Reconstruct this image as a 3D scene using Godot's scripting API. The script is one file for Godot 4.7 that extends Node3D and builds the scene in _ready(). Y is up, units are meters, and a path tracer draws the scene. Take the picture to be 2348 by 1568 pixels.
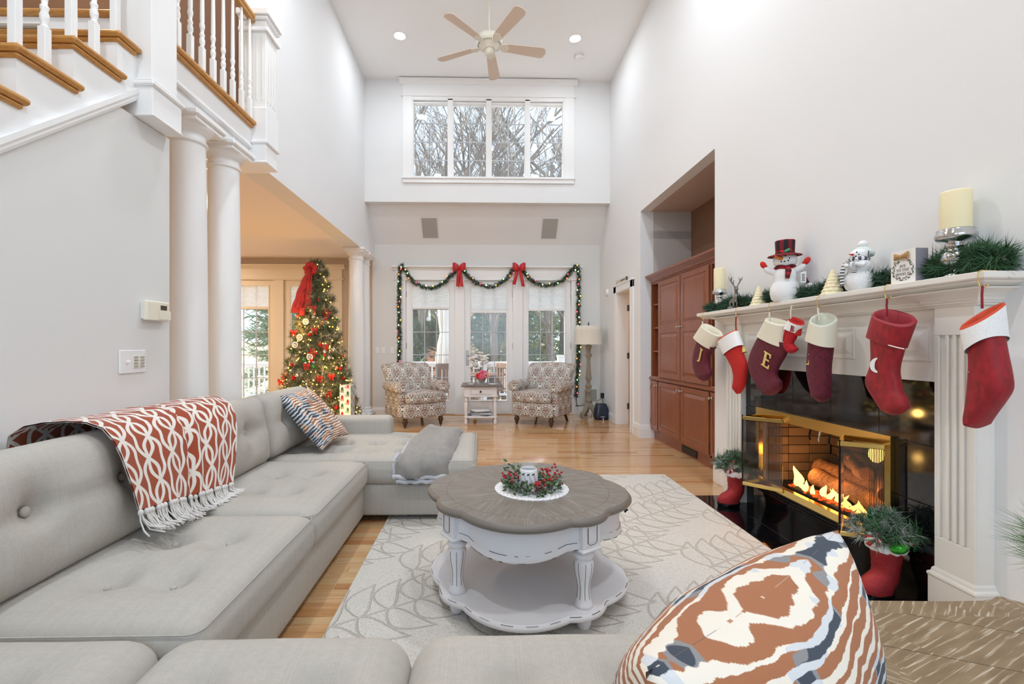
extends Node3D
# Great room with a fireplace dressed for Christmas. X right, Y up, depth D runs along -Z from the camera.
const F := 1043.5
const EYE := 1.2
const YAW := 0.022689
var rng := RandomNumberGenerator.new()
var M := {}
var used := {}
var pine_sprig: ArrayMesh

# ---------- geometry collector ----------
class G:
	var v := PackedVector3Array()
	var n := PackedVector3Array()
	var t := PackedVector2Array()
	var ix := PackedInt32Array()
	var xf := Transform3D()
	func tri(a: Vector3, b: Vector3, c: Vector3) -> void:
		quad(a, b, c, c)
	func quad(a: Vector3, b: Vector3, c: Vector3, d: Vector3, u0 := Vector2(0, 0), u1 := Vector2(1, 1)) -> void:
		a = xf * a; b = xf * b; c = xf * c; d = xf * d
		var nn := (b - a).cross(c - a)
		if nn.length_squared() < 1e-18: nn = (c - a).cross(d - a)
		if nn.length_squared() < 1e-18: return
		nn = nn.normalized()
		var k := v.size()
		v.append(a); v.append(b); v.append(c); v.append(d)
		for i in 4: n.append(nn)
		t.append(Vector2(u0.x, u1.y)); t.append(Vector2(u1.x, u1.y)); t.append(Vector2(u1.x, u0.y)); t.append(u0)
		ix.append(k); ix.append(k + 2); ix.append(k + 1)
		if c != d:
			ix.append(k); ix.append(k + 3); ix.append(k + 2)
	# box between two corners (x, y, depth), edges chamfered by b
	func box(x0: float, y0: float, d0: float, x1: float, y1: float, d1: float, b := 0.0) -> void:
		cub(Vector3((x0 + x1) / 2, (y0 + y1) / 2, -(d0 + d1) / 2), Vector3(absf(x1 - x0), absf(y1 - y0), absf(d1 - d0)), b)
	func cub(c: Vector3, s: Vector3, b := 0.0) -> void:
		var h := s / 2
		b = minf(b, minf(h.x, minf(h.y, h.z)) * 0.98)
		var ax := [Vector3(1, 0, 0), Vector3(0, 1, 0), Vector3(0, 0, 1)]
		for i in 3:
			var u: Vector3 = ax[(i + 1) % 3]; var w: Vector3 = ax[(i + 2) % 3]
			var hu: float = h[(i + 1) % 3] - b; var hw: float = h[(i + 2) % 3] - b
			for sg in [1.0, -1.0]:
				var o: Vector3 = c + ax[i] * h[i] * sg
				var uu: Vector3 = u * sg
				quad(o - uu * hu - w * hw, o + uu * hu - w * hw, o + uu * hu + w * hw, o - uu * hu + w * hw, Vector2.ZERO, Vector2(hu * 2, hw * 2))
		if b <= 0.0: return
		for i in 3:
			var a: Vector3 = ax[i]; var u: Vector3 = ax[(i + 1) % 3]; var w: Vector3 = ax[(i + 2) % 3]
			var la: float = h[i] - b; var hu: float = h[(i + 1) % 3]; var hw: float = h[(i + 2) % 3]
			for su in [1.0, -1.0]:
				for sw in [1.0, -1.0]:
					var p: Vector3 = c + u * su * hu + w * sw * (hw - b)
					var q: Vector3 = c + u * su * (hu - b) + w * sw * hw
					_e(p, q, a * la, c)
		for sx in [1.0, -1.0]:
			for sy in [1.0, -1.0]:
				for sz in [1.0, -1.0]:
					var p := c + Vector3(sx * h.x, sy * (h.y - b), sz * (h.z - b))
					var q := c + Vector3(sx * (h.x - b), sy * h.y, sz * (h.z - b))
					var r := c + Vector3(sx * (h.x - b), sy * (h.y - b), sz * h.z)
					if sx * sy * sz > 0: tri(p, q, r)
					else: tri(p, r, q)
	func _e(p: Vector3, q: Vector3, a: Vector3, c: Vector3) -> void:
		var nn := (2 * a).cross(q - p)
		if nn.dot((p + q) / 2 - c) > 0: quad(p - a, p + a, q + a, q - a)
		else: quad(q - a, q + a, p + a, p - a)
	# smooth grid of points rows[i][j]; equal rows in a row make a crease
	func grid(rows: Array, closed := true, us := 1.0, vs := 1.0, flip := false) -> void:
		var nu: int = rows[0].size(); var nr := rows.size()
		var cols := nu + (1 if closed else 0)
		var acc := PackedVector3Array(); acc.resize(nr * nu)
		var P := PackedVector3Array(); P.resize(nr * nu)
		for i in nr:
			var row: PackedVector3Array = rows[i]
			for j in nu: P[i * nu + j] = xf * row[j]
		var qs := nu if closed else nu - 1
		var ok := PackedByteArray(); ok.resize(nr * nu)
		for i in nr - 1:
			for j in qs:
				var j2 := (j + 1) % nu
				var a := i * nu + j; var b := i * nu + j2; var c := (i + 1) * nu + j2; var d := (i + 1) * nu + j
				var nn := (P[c] - P[a]).cross(P[d] - P[b])
				if nn.length_squared() < 1e-20: continue
				if flip: nn = -nn
				ok[a] = 1
				nn = nn.normalized()
				acc[a] += nn; acc[b] += nn; acc[c] += nn; acc[d] += nn
		var k := v.size()
		for i in nr:
			for j in cols:
				var q := i * nu + j % nu
				v.append(P[q])
				n.append(acc[q].normalized() if acc[q].length_squared() > 1e-12 else Vector3.UP)
				t.append(Vector2(us * j / float(cols - 1), vs * i / float(nr - 1)))
		for i in nr - 1:
			for j in qs:
				if ok[i * nu + j] == 0: continue
				var a := k + i * cols + j; var b := a + 1; var c := b + cols; var d := a + cols
				if flip:
					ix.append_array(PackedInt32Array([a, b, c, a, c, d]))
				else:
					ix.append_array(PackedInt32Array([a, c, b, a, d, c]))
	func cap(ring: PackedVector3Array, flip := false, us := 1.0) -> void:
		var c := Vector3.ZERO
		for p in ring: c += p
		c = xf * (c / ring.size())
		var P := PackedVector3Array()
		var nn := Vector3.ZERO
		for p in ring: P.append(xf * p)
		for j in P.size(): nn += (P[j] - c).cross(P[(j + 1) % P.size()] - c)
		nn = nn.normalized()
		if flip: nn = -nn
		var k := v.size()
		v.append(c); n.append(nn); t.append(Vector2(c.x, c.z) * us)
		for p in P:
			v.append(p); n.append(nn); t.append(Vector2(p.x, p.z) * us)
		for j in P.size():
			var a := k + 1 + j; var b := k + 1 + (j + 1) % P.size()
			if flip: ix.append_array(PackedInt32Array([k, a, b]))
			else: ix.append_array(PackedInt32Array([k, b, a]))
	# rings from bottom to top, counterclockwise seen from above
	func loft(rings: Array, c0 := true, c1 := true, us := 1.0, vs := 1.0, flip := false) -> void:
		grid(rings, true, us, vs, flip)
		if c0: cap(rings[0], not flip)
		if c1: cap(rings[-1], flip)
	func lathe(prof: Array, seg := 24, at := Vector3.ZERO, basis := Basis(), c0 := true, c1 := true) -> void:
		var rings := []
		for p in prof:
			var r := PackedVector3Array()
			for j in seg:
				var a := -TAU * j / seg
				r.append(at + basis * Vector3(cos(a) * p.x, p.y, sin(a) * p.x))
			rings.append(r)
		loft(rings, c0, c1)
	func tube(path: Array, rad, seg := 8, c0 := true, c1 := true, flat := 1.0) -> void:
		var rings := []
		var up := Vector3(0.13, 0.97, 0.21)
		var prev := Vector3.ZERO
		var side := Vector3.ZERO
		for i in path.size():
			var d: Vector3 = (path[mini(i + 1, path.size() - 1)] - path[maxi(i - 1, 0)]).normalized()
			if i == 0:
				side = d.cross(up)
				if side.length() < 0.1: side = d.cross(Vector3.RIGHT)
			side = (side - d * side.dot(d)).normalized()
			var o := d.cross(side).normalized()
			var rr: float = rad if rad is float else rad[i]
			var r := PackedVector3Array()
			for j in seg:
				var a := TAU * j / seg
				r.append(path[i] + side * cos(a) * rr + o * sin(a) * rr * flat)
			rings.append(r)
		loft(rings, c0, c1)
	# polygon in local xy extruded along local z; counterclockwise polygon
	func prism(poly: PackedVector2Array, len: float, at := Transform3D(), smooth := false) -> void:
		var keep := xf
		xf = keep * at
		if Geometry2D.is_polygon_clockwise(poly):
			poly = poly.duplicate(); poly.reverse()
		var m := poly.size()
		var tr := Geometry2D.triangulate_polygon(poly)
		for i in range(0, tr.size(), 3):
			var a := poly[tr[i]]; var b := poly[tr[i + 1]]; var c := poly[tr[i + 2]]
			if (b - a).cross(c - a) < 0:
				var s := b; b = c; c = s
			tri(Vector3(a.x, a.y, len), Vector3(b.x, b.y, len), Vector3(c.x, c.y, len))
			tri(Vector3(a.x, a.y, 0), Vector3(c.x, c.y, 0), Vector3(b.x, b.y, 0))
		if smooth:
			var r0 := PackedVector3Array(); var r1 := PackedVector3Array()
			for p in poly:
				r0.append(Vector3(p.x, p.y, 0)); r1.append(Vector3(p.x, p.y, len))
			grid([r0, r1], true)
		else:
			for i in m:
				var a := poly[i]; var b := poly[(i + 1) % m]
				quad(Vector3(a.x, a.y, 0), Vector3(b.x, b.y, 0), Vector3(b.x, b.y, len), Vector3(a.x, a.y, len), Vector2.ZERO, Vector2(a.distance_to(b), len))
		xf = keep
	# framed panel of nested rectangles: o corner, u and w unit vectors, steps [inset, height]; outward is u x w
	func panel(o: Vector3, u: Vector3, w: Vector3, wu: float, hw: float, steps: Array) -> void:
		var nn := u.cross(w)
		var last := []
		for s in steps:
			var c := []
			for k in [[0, 0], [1, 0], [1, 1], [0, 1]]:
				c.append(o + u * (s[0] if k[0] == 0 else wu - s[0]) + w * (s[0] if k[1] == 0 else hw - s[0]) + nn * s[1])
			if last:
				for k in 4: quad(last[k], last[(k + 1) % 4], c[(k + 1) % 4], c[k])
			last = c
		quad(last[0], last[1], last[2], last[3], Vector2.ZERO, Vector2(wu, hw))
	func ball(c: Vector3, r: Vector3, seg := 14, rows := 8, b := Basis()) -> void:
		var rs := []
		for i in rows + 1:
			var e := -PI / 2 + PI * i / rows
			var q := PackedVector3Array()
			for j in seg:
				var a := -TAU * j / seg
				q.append(c + b * Vector3(cos(a) * cos(e) * r.x, sin(e) * r.y, sin(a) * cos(e) * r.z))
			rs.append(q)
		grid(rs, true)
	func mesh() -> ArrayMesh:
		var m := ArrayMesh.new()
		if v.is_empty(): return m
		var a := []; a.resize(Mesh.ARRAY_MAX)
		a[Mesh.ARRAY_VERTEX] = v; a[Mesh.ARRAY_NORMAL] = n; a[Mesh.ARRAY_TEX_UV] = t; a[Mesh.ARRAY_INDEX] = ix
		m.add_surface_from_arrays(Mesh.PRIMITIVE_TRIANGLES, a)
		return m

# ---------- placing ----------
func P3(x: float, y: float, d: float) -> Vector3: return Vector3(x, y, -d)
func ray(px: float, py: float) -> Vector3:      # direction of a point of the photograph: x, y, depth
	var a := (px - 1105.0) / F - tan(YAW)
	var b := -(py - 793.0) / F
	return Vector3(a * cos(YAW) + sin(YAW), b, -a * sin(YAW) + cos(YAW))
func onD(px: float, py: float, d: float) -> Vector3:
	var r := ray(px, py); return P3(r.x * d / r.z, EYE + r.y * d / r.z, d)
func onX(px: float, py: float, x: float) -> Vector3:
	var r := ray(px, py); return P3(x, EYE + r.y * x / r.x, r.z * x / r.x)
func onY(px: float, py: float, y: float) -> Vector3:
	var r := ray(px, py); var s := (y - EYE) / r.y; return P3(r.x * s, y, r.z * s)
func numbered(s: String) -> String:
	if not used.has(s):
		used[s] = 0
		return s
	used[s] += 1
	return "%s_%03d" % [s, used[s]]
func tag(o: Node3D, label: String, category: String, group := "", kind := "") -> Node3D:
	if label: o.set_meta("label", label)
	if category: o.set_meta("category", category)
	if group: o.set_meta("group", group)
	if kind: o.set_meta("kind", kind)
	return o
func mi(nm: String, m: Mesh, mat: Material, parent: Node) -> MeshInstance3D:
	var o := MeshInstance3D.new()
	o.mesh = m; o.material_override = mat
	o.name = numbered(nm) if parent == self else nm
	parent.add_child(o, true)
	return o
func thing(nm: String, label: String, cat: String, at := Vector3.ZERO, group := "", turn := 0.0) -> Node3D:
	var o := Node3D.new(); o.name = numbered(nm); add_child(o)
	o.position = at; o.rotation.y = turn
	tag(o, label, cat, group)
	return o
# part drawn in the thing's own axes
func part(nm: String, g: G, mat: Material, parent: Node3D, label := "") -> MeshInstance3D:
	var o := mi(nm, g.mesh(), mat, parent)
	if label: o.set_meta("label", label)
	return o
# part drawn in world axes
func wpart(nm: String, g: G, mat: Material, parent: Node3D, label := "") -> MeshInstance3D:
	var o := part(nm, g, mat, parent, label)
	var q: Node3D = parent
	var off := Transform3D()
	while q != self:
		off = q.transform * off
		q = q.get_parent()
	o.transform = off.affine_inverse()
	return o
func one(nm: String, g: G, mat: Material, label: String, cat: String, group := "") -> MeshInstance3D:
	var o := mi(nm, g.mesh(), mat, self)
	tag(o, label, cat, group)
	return o
func setting(nm: String, g: G, mat: Material) -> MeshInstance3D:
	var o := mi(nm, g.mesh(), mat, self)
	o.set_meta("kind", "structure")
	return o
func swarm(nm: String, m: Mesh, mat: Material, places: Array, parent: Node3D) -> MultiMeshInstance3D:
	var mm := MultiMesh.new()
	mm.transform_format = MultiMesh.TRANSFORM_3D
	mm.mesh = m
	mm.instance_count = places.size()
	for i in places.size(): mm.set_instance_transform(i, places[i])
	var o := MultiMeshInstance3D.new()
	o.multimesh = mm; o.material_override = mat
	o.name = numbered(nm) if parent == self else nm
	o.set_meta("kind", "stuff")
	parent.add_child(o, true)
	return o
func copy(o: Node3D, at: Vector3, label := "", turn := INF) -> Node3D:
	var c: Node3D = o.duplicate()
	c.name = numbered(str(o.name).rstrip("0123456789").trim_suffix("_")); add_child(c)
	c.position = at
	if turn != INF: c.rotation.y = turn
	if label: c.set_meta("label", label)
	return c
func aim(dir: Vector3, roll := 0.0) -> Basis:   # basis whose y runs along dir
	var y := dir.normalized()
	var x := y.cross(Vector3(0.3, 0.2, 0.93))
	if x.length() < 0.05: x = y.cross(Vector3.RIGHT)
	x = x.normalized()
	return Basis(x, y, x.cross(y)) * Basis(Vector3.UP, roll)
const ORD := ["first", "second", "third", "fourth", "fifth", "sixth", "seventh", "eighth", "ninth", "tenth", "eleventh", "twelfth", "thirteenth", "fourteenth", "fifteenth", "sixteenth", "seventeenth"]
func rnd(a: float, b: float) -> float: return rng.randf_range(a, b)

# ---------- materials ----------
func c8(r: int, g: int, b: int) -> Color: return Color8(r, g, b)
func mk(nm: String, c: Color, rough := 0.6, metal := 0.0) -> StandardMaterial3D:
	var m := StandardMaterial3D.new()
	m.resource_name = nm; m.albedo_color = c; m.roughness = rough; m.metallic = metal
	M[nm] = m
	return m
func tex(im: Image) -> ImageTexture: return ImageTexture.create_from_image(im)
func tri_map(m: StandardMaterial3D, sc: Vector3, world := true) -> void:
	m.uv1_triplanar = true; m.uv1_world_triplanar = world; m.uv1_scale = sc
func paint(w: int, h: int, f: Callable) -> Image:
	var b := PackedByteArray(); b.resize(w * h * 3)
	var k := 0
	for y in h:
		for x in w:
			var c: Color = f.call(x, y)
			b[k] = clampi(int(c.r * 255), 0, 255); b[k + 1] = clampi(int(c.g * 255), 0, 255); b[k + 2] = clampi(int(c.b * 255), 0, 255)
			k += 3
	return Image.create_from_data(w, h, false, Image.FORMAT_RGB8, b)
func noise(seed_: int, freq: float, oct := 3) -> FastNoiseLite:
	var q := FastNoiseLite.new()
	q.seed = seed_; q.frequency = freq; q.fractal_octaves = oct
	q.noise_type = FastNoiseLite.TYPE_SIMPLEX_SMOOTH
	return q
func bump_of(im: Image, k: float) -> ImageTexture:
	var b := im.duplicate() as Image
	b.convert(Image.FORMAT_RGBA8)
	b.bump_map_to_normal_map(k)
	return tex(b)
func weave(nm: String, a: Color, b: Color, sc: float, rough := 0.95, sz := 256) -> StandardMaterial3D:
	var r := RandomNumberGenerator.new(); r.seed = hash(nm)
	var hx := PackedFloat32Array(); var hy := PackedFloat32Array()
	for i in sz:
		hx.append(r.randf()); hy.append(r.randf())
	var nz := noise(hash(nm) % 999, 0.03)
	var im := paint(sz, sz, func(x: int, y: int) -> Color:
		var s := 0.22 * hx[x] + 0.22 * hy[y] + 0.56 * r.randf()
		s += 0.12 * nz.get_noise_2d(x, y)
		if (x + y) % 2 == 0: s -= 0.07
		return a.lerp(b, clampf(s, 0, 1)))
	var m := mk(nm, Color.WHITE, rough)
	m.albedo_texture = tex(im)
	m.normal_enabled = true
	m.normal_texture = bump_of(im, 2.0)
	m.normal_scale = 0.6
	tri_map(m, Vector3.ONE * sc)
	return m
func grain(nm: String, a: Color, b: Color, c: Color, rough: float, sz := 512, stretch := 14.0, seed_ := 3, upright := false) -> StandardMaterial3D:
	var n1 := noise(seed_, 0.012, 4); var n2 := noise(seed_ + 7, 0.25, 2)
	var im := paint(sz, sz, func(x0: int, y0: int) -> Color:
		var x := y0 if upright else x0
		var y := x0 if upright else y0
		var w := n1.get_noise_2d(x / stretch * 3.0, y)
		var rings := 0.5 + 0.5 * sin((y * 0.06 + w * 9.0) * 2.0)
		var fine := n2.get_noise_2d(x / stretch, y * 1.4)
		var s := clampf(0.45 * rings + 0.3 * w + 0.2 + 0.5 * fine, 0, 1)
		return a.lerp(b, s).lerp(c, clampf(-fine * 1.3 - 0.15, 0, 0.6)))
	var m := mk(nm, Color.WHITE, rough)
	m.albedo_texture = tex(im)
	return m

func _ready() -> void:
	rng.seed = 20241
	view_and_light()
	materials()
	shell()
	floor_boards()
	windows()
	trims()
	stairs()
	outdoors()
	fixtures()
	fireplace()
	cabinet()
	seating()
	rug_and_tables()
	back_of_room()
	tree_corner()
	mantel_things()
	stockings()
	small_things()

func view_and_light() -> void:
	var cam := Camera3D.new(); cam.name = "camera"
	var near := 0.05
	cam.projection = Camera3D.PROJECTION_FRUSTUM
	cam.size = 1568.0 / F * near
	cam.frustum_offset = Vector2((1174.0 - 1105.0) / F - tan(YAW), 9.0 / F) * near
	cam.near = near; cam.far = 200.0
	cam.position = Vector3(0, EYE, 0); cam.rotation.y = -YAW
	add_child(cam); cam.current = true
	var we := WorldEnvironment.new(); we.name = "daylight"
	var e := Environment.new()
	e.background_mode = Environment.BG_SKY
	var sk := Sky.new(); var sm := ProceduralSkyMaterial.new()
	sm.sky_top_color = Color(0.74, 0.87, 1.0); sm.sky_horizon_color = Color(0.87, 0.94, 1.0)
	sm.ground_bottom_color = Color(0.72, 0.74, 0.75); sm.ground_horizon_color = Color(0.8, 0.82, 0.84)
	sm.sky_curve = 0.25
	sk.sky_material = sm
	e.sky = sk
	e.background_energy_multiplier = 2.6
	e.tonemap_mode = Environment.TONE_MAPPER_LINEAR
	e.tonemap_exposure = 1.08
	e.sdfgi_enabled = true; e.ssao_enabled = true; e.ssil_enabled = true
	we.environment = e; add_child(we)
	var sun := DirectionalLight3D.new(); sun.name = "sun"
	sun.light_color = Color(1, 0.95, 0.86); sun.light_energy = 3.6; sun.light_angular_distance = 1.5
	sun.shadow_enabled = true
	sun.rotation = Vector3(deg_to_rad(-38), deg_to_rad(-97), 0)
	add_child(sun)

func materials() -> void:
	mk("wall", c8(238, 239, 240), 0.85)
	mk("wall_grey", c8(228, 228, 226), 0.85)
	mk("wall_peach", c8(208, 188, 164), 0.85)
	mk("ceil", c8(250, 250, 250), 0.9)
	mk("ceil_peach", c8(250, 245, 242), 0.9)
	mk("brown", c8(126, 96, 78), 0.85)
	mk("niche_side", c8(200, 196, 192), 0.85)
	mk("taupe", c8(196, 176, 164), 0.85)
	mk("trim", c8(246, 246, 246), 0.35)
	mk("trim2", c8(236, 234, 230), 0.4)
	mk("dark", c8(28, 26, 26), 0.6)
	mk("black_metal", c8(24, 24, 26), 0.35, 0.6)
	mk("bronze", c8(96, 88, 78), 0.4, 0.7)
	mk("nickel", c8(180, 176, 170), 0.28, 0.9)
	mk("silver", c8(205, 205, 206), 0.12, 1.0)
	mk("brass", c8(226, 196, 120), 0.16, 1.0)
	mk("white_plastic", c8(242, 242, 242), 0.4)
	mk("cream", c8(238, 232, 214), 0.6)
	var gl := mk("glass", Color(0.96, 0.98, 0.98, 0.06), 0.02)
	gl.transparency = BaseMaterial3D.TRANSPARENCY_ALPHA
	var oak := grain("oak", c8(214, 160, 92), c8(190, 132, 66), c8(150, 98, 46), 0.35)
	tri_map(oak, Vector3(1.2, 1.2, 1.2))
	var nz := noise(5, 0.6, 2)
	var im := paint(256, 256, func(x: int, y: int) -> Color:
		var s := 0.5 + 0.6 * nz.get_noise_2d(x, y)
		return c8(150, 140, 128).lerp(c8(206, 198, 186), clampf(s, 0, 1)))
	var carpet := mk("carpet", Color.WHITE, 1.0)
	carpet.albedo_texture = tex(im); tri_map(carpet, Vector3.ONE * 3.0)
	# floor boards: one grain, eight stains
	var gm := grain("board", c8(228, 194, 152), c8(206, 166, 120), c8(160, 114, 74), 0.2, 512, 22.0, 11)
	for i in 8:
		var b: StandardMaterial3D = gm.duplicate()
		b.resource_name = "board_%d" % i
		b.albedo_color = [c8(255, 248, 240), c8(246, 226, 206), c8(255, 255, 250), c8(232, 206, 180), c8(250, 236, 220), c8(255, 240, 216), c8(222, 190, 164), c8(252, 246, 236)][i]
		b.roughness = 0.17
		b.clearcoat_enabled = true; b.clearcoat = 0.5; b.clearcoat_roughness = 0.08
		M["board_%d" % i] = b

# wall across x (plane of constant x) with holes [d0, d1, y0, y1]
func holed(g: G, a0: float, a1: float, y0: float, y1: float, t0: float, t1: float, holes: Array, along_d: bool) -> void:
	var As := [a0, a1]; var Ys := [y0, y1]
	for h in holes:
		As += [h[0], h[1]]; Ys += [h[2], h[3]]
	As.sort(); Ys.sort()
	for i in As.size() - 1:
		if As[i + 1] - As[i] < 0.0005: continue
		var start = null
		for j in Ys.size() - 1:
			if Ys[j + 1] - Ys[j] < 0.0005: continue
			var ca: float = (As[i] + As[i + 1]) / 2; var cy: float = (Ys[j] + Ys[j + 1]) / 2
			var open := false
			for h in holes:
				if ca > h[0] and ca < h[1] and cy > h[2] and cy < h[3]: open = true
			if not open and start == null: start = Ys[j]
			if open and start != null:
				_slab(g, As[i], As[i + 1], start, Ys[j], t0, t1, along_d); start = null
		if start != null: _slab(g, As[i], As[i + 1], start, y1, t0, t1, along_d)
func _slab(g: G, a0: float, a1: float, y0: float, y1: float, t0: float, t1: float, along_d: bool) -> void:
	if along_d: g.box(t0, y0, a0, t1, y1, a1)
	else: g.box(a0, y0, t0, a1, y1, t1)

func shell() -> void:
	var g := G.new()
	g.box(-6.2, 5.46, -4.3, 2.4, 5.7, 7.6)
	setting("ceiling", g, M.ceil)
	# right wall with doorway, cabinet niche and firebox opening
	g = G.new()
	holed(g, -4.3, 8.1, 0, 5.5, 2.07, 2.24, [[6.26, 6.93, -1, 2.01], [4.0, 5.9, -1, 2.956], [2.12, 3.36, -1, 0.85]], true)
	setting("wall_right", g, M.wall)
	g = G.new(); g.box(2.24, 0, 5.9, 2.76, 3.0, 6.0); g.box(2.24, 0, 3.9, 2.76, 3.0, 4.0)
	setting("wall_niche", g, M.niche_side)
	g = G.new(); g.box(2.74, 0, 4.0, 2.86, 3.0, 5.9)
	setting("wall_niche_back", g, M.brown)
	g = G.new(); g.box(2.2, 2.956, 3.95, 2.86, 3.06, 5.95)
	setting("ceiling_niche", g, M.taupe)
	# hallway behind the doorway
	g = G.new(); g.box(3.6, 0, 5.9, 3.7, 2.6, 8.1); g.box(2.24, 0, 8.0, 3.7, 2.6, 8.1); g.box(2.76, 0, 5.9, 3.7, 2.6, 6.0)
	setting("wall_hall", g, M.wall_peach)
	g = G.new(); g.box(2.2, 2.6, 5.9, 3.7, 2.7, 8.1)
	setting("ceiling_hall", g, M.ceil_peach)
	# back wall: garden doors below, high window above
	g = G.new()
	holed(g, -1.90, 2.24, 0, 2.98, 7.95, 8.1, [[-1.345, 1.585, -1, 2.36]], false)
	setting("wall_back", g, M.wall_grey)
	g = G.new()
	var l0 := onD(945, 235, 7.3); var l1 := onD(1291, 408, 7.3)
	holed(g, -2.1, 2.24, 3.5, 5.5, 7.3, 7.44, [[l0.x - 0.05, l1.x + 0.05, l1.y - 0.02, l0.y + 0.07]], false)
	setting("wall_back_upper", g, M.wall)
	g = G.new()
	g.prism(PackedVector2Array([Vector2(-7.44, 3.53), Vector2(-7.95, 2.965), Vector2(-8.1, 2.965), Vector2(-8.1, 3.15), Vector2(-7.44, 3.85)]), 4.34, Transform3D(Basis(Vector3(0, 0, 1), Vector3(0, 1, 0), Vector3(-1, 0, 0)), Vector3(2.24, 0, 0)))
	setting("wall_back_slope", g, M.wall)
	# left upper wall above the sun room
	g = G.new(); g.box(-2.10, 2.72, 3.98, -1.87, 5.5, 8.1)
	setting("wall_left", g, M.wall)
	# grey wall under the stairs
	g = G.new()
	var px := Transform3D(Basis(Vector3(0, 0, -1), Vector3(0, 1, 0), Vector3(1, 0, 0)), Vector3(-1.98, 0, 0))   # polygon x = depth, extruded towards +x
	g.prism(PackedVector2Array([Vector2(-0.55, 0), Vector2(2.664, 0), Vector2(2.664, 2.39), Vector2(2.30, 2.388)]), 0.18, px)
	setting("wall_stair", g, M.wall_grey)
	# sun room and entry
	g = G.new(); g.box(-6.2, 2.72, 2.68, -2.10, 2.80, 8.1)
	setting("ceiling_sunroom", g, M.ceil_peach)
	g = G.new()
	var s0 := onD(511, 641, 7.95).x; var s1 := onD(768, 641, 7.95).x
	holed(g, -6.2, -1.90, 0, 2.76, 7.95, 8.1, [[s0, s1, -1, 2.36]], false)
	setting("wall_sunroom", g, M.wall_peach)
	g = G.new(); g.box(-6.35, 0, -4.3, -6.2, 5.6, 8.1)
	setting("wall_far_left", g, M.wall_peach)
	# upstairs: landing floor and brown end wall
	g = G.new(); g.box(-6.2, 2.80, 2.45, -1.86, 2.955, 4.0)
	setting("floor_landing", g, M.carpet)
	g = G.new(); g.box(-6.2, 2.926, 2.41, -1.90, 2.958, 2.6, 0.012)
	setting("trim_7", g, M.oak)
	g = G.new(); g.box(-6.2, 2.70, 2.44, -1.90, 2.925, 2.455)
	setting("trim_8", g, M.trim)
	g = G.new(); g.box(-6.2, 2.80, 4.0, -2.10, 5.5, 4.14)
	setting("wall_landing", g, M.brown)
	# wall behind the camera, with tall windows
	g = G.new()
	holed(g, -6.3, 2.3, 0, 5.6, -4.3, -4.15, [[-1.7, 1.8, 0.3, 5.0], [-5.4, -2.6, 0.5, 5.0]], false)
	setting("wall_front", g, M.wall)

func floor_boards() -> void:
	var g := G.new(); g.box(-6.2, -0.2, -4.3, 2.76, -0.012, 8.1); g.box(2.76, -0.2, 5.9, 3.7, -0.012, 8.1)
	var fl := setting("floor", g, M.board_2)
	var wd := 0.0565
	var lens := [0.62, 0.9, 1.18, 1.46]
	var shapes := []
	for L in lens:
		for k in 3:
			var q := G.new()
			var h: float = L / 2 - 0.0008
			q.cub(Vector3(0, -0.006, 0), Vector3(h * 2, 0.012, wd - 0.0012), 0.0012)
			# grain runs along the board
			for i in q.t.size(): q.t[i] = Vector2(q.v[i].x * 0.55 + k * 0.37, q.v[i].z * 2.2 + k * 0.23 + L)
			shapes.append(q.mesh())
	var rest := {}
	var count := 0
	var row := 0
	var d := 1.3
	while d < 7.95:
		var x0 := -0.95; var x1 := -0.6
		if d > 4.1: x0 = -0.85; x1 = 2.3
		elif d > 3.55: x0 = 1.55; x1 = 2.3
		elif d > 3.15: x0 = 9.0
		if d > 6.2: x0 = -1.95; x1 = 2.6
		var x := x0 - rng.randf() * 0.5
		while x < x1:
			var li := rng.randi() % 4
			var mat: int = [0, 1, 2, 4, 5, 7, 0, 2, 4, 3, 1, 6][rng.randi() % 12]
			var sh: Mesh = shapes[li * 3 + rng.randi() % 3]
			var at := P3(x + lens[li] / 2, 0, d + wd / 2)
			x += lens[li]
			if x < x0: continue
			if count < 296:
				var o := mi("plank", sh, M["board_%d" % mat], fl)
				o.position = at
				count += 1
			else:
				var key := "%d" % mat
				if not rest.has(key): rest[key] = {}
				if not rest[key].has(sh): rest[key][sh] = []
				rest[key][sh].append(at)
		d += wd; row += 1
	for key in rest:
		var q := G.new()
		for sh in rest[key]:
			var a: Array = sh.surface_get_arrays(0)
			for at in rest[key][sh]:
				var k := q.v.size()
				for i in a[Mesh.ARRAY_VERTEX].size():
					q.v.append(a[Mesh.ARRAY_VERTEX][i] + at); q.n.append(a[Mesh.ARRAY_NORMAL][i]); q.t.append(a[Mesh.ARRAY_TEX_UV][i] + Vector2(at.x * 0.3, at.z * 3.1))
				for i in a[Mesh.ARRAY_INDEX]: q.ix.append(k + i)
		part("plank_rows", q, M["board_" + key], fl).set_meta("kind", "stuff")

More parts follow.
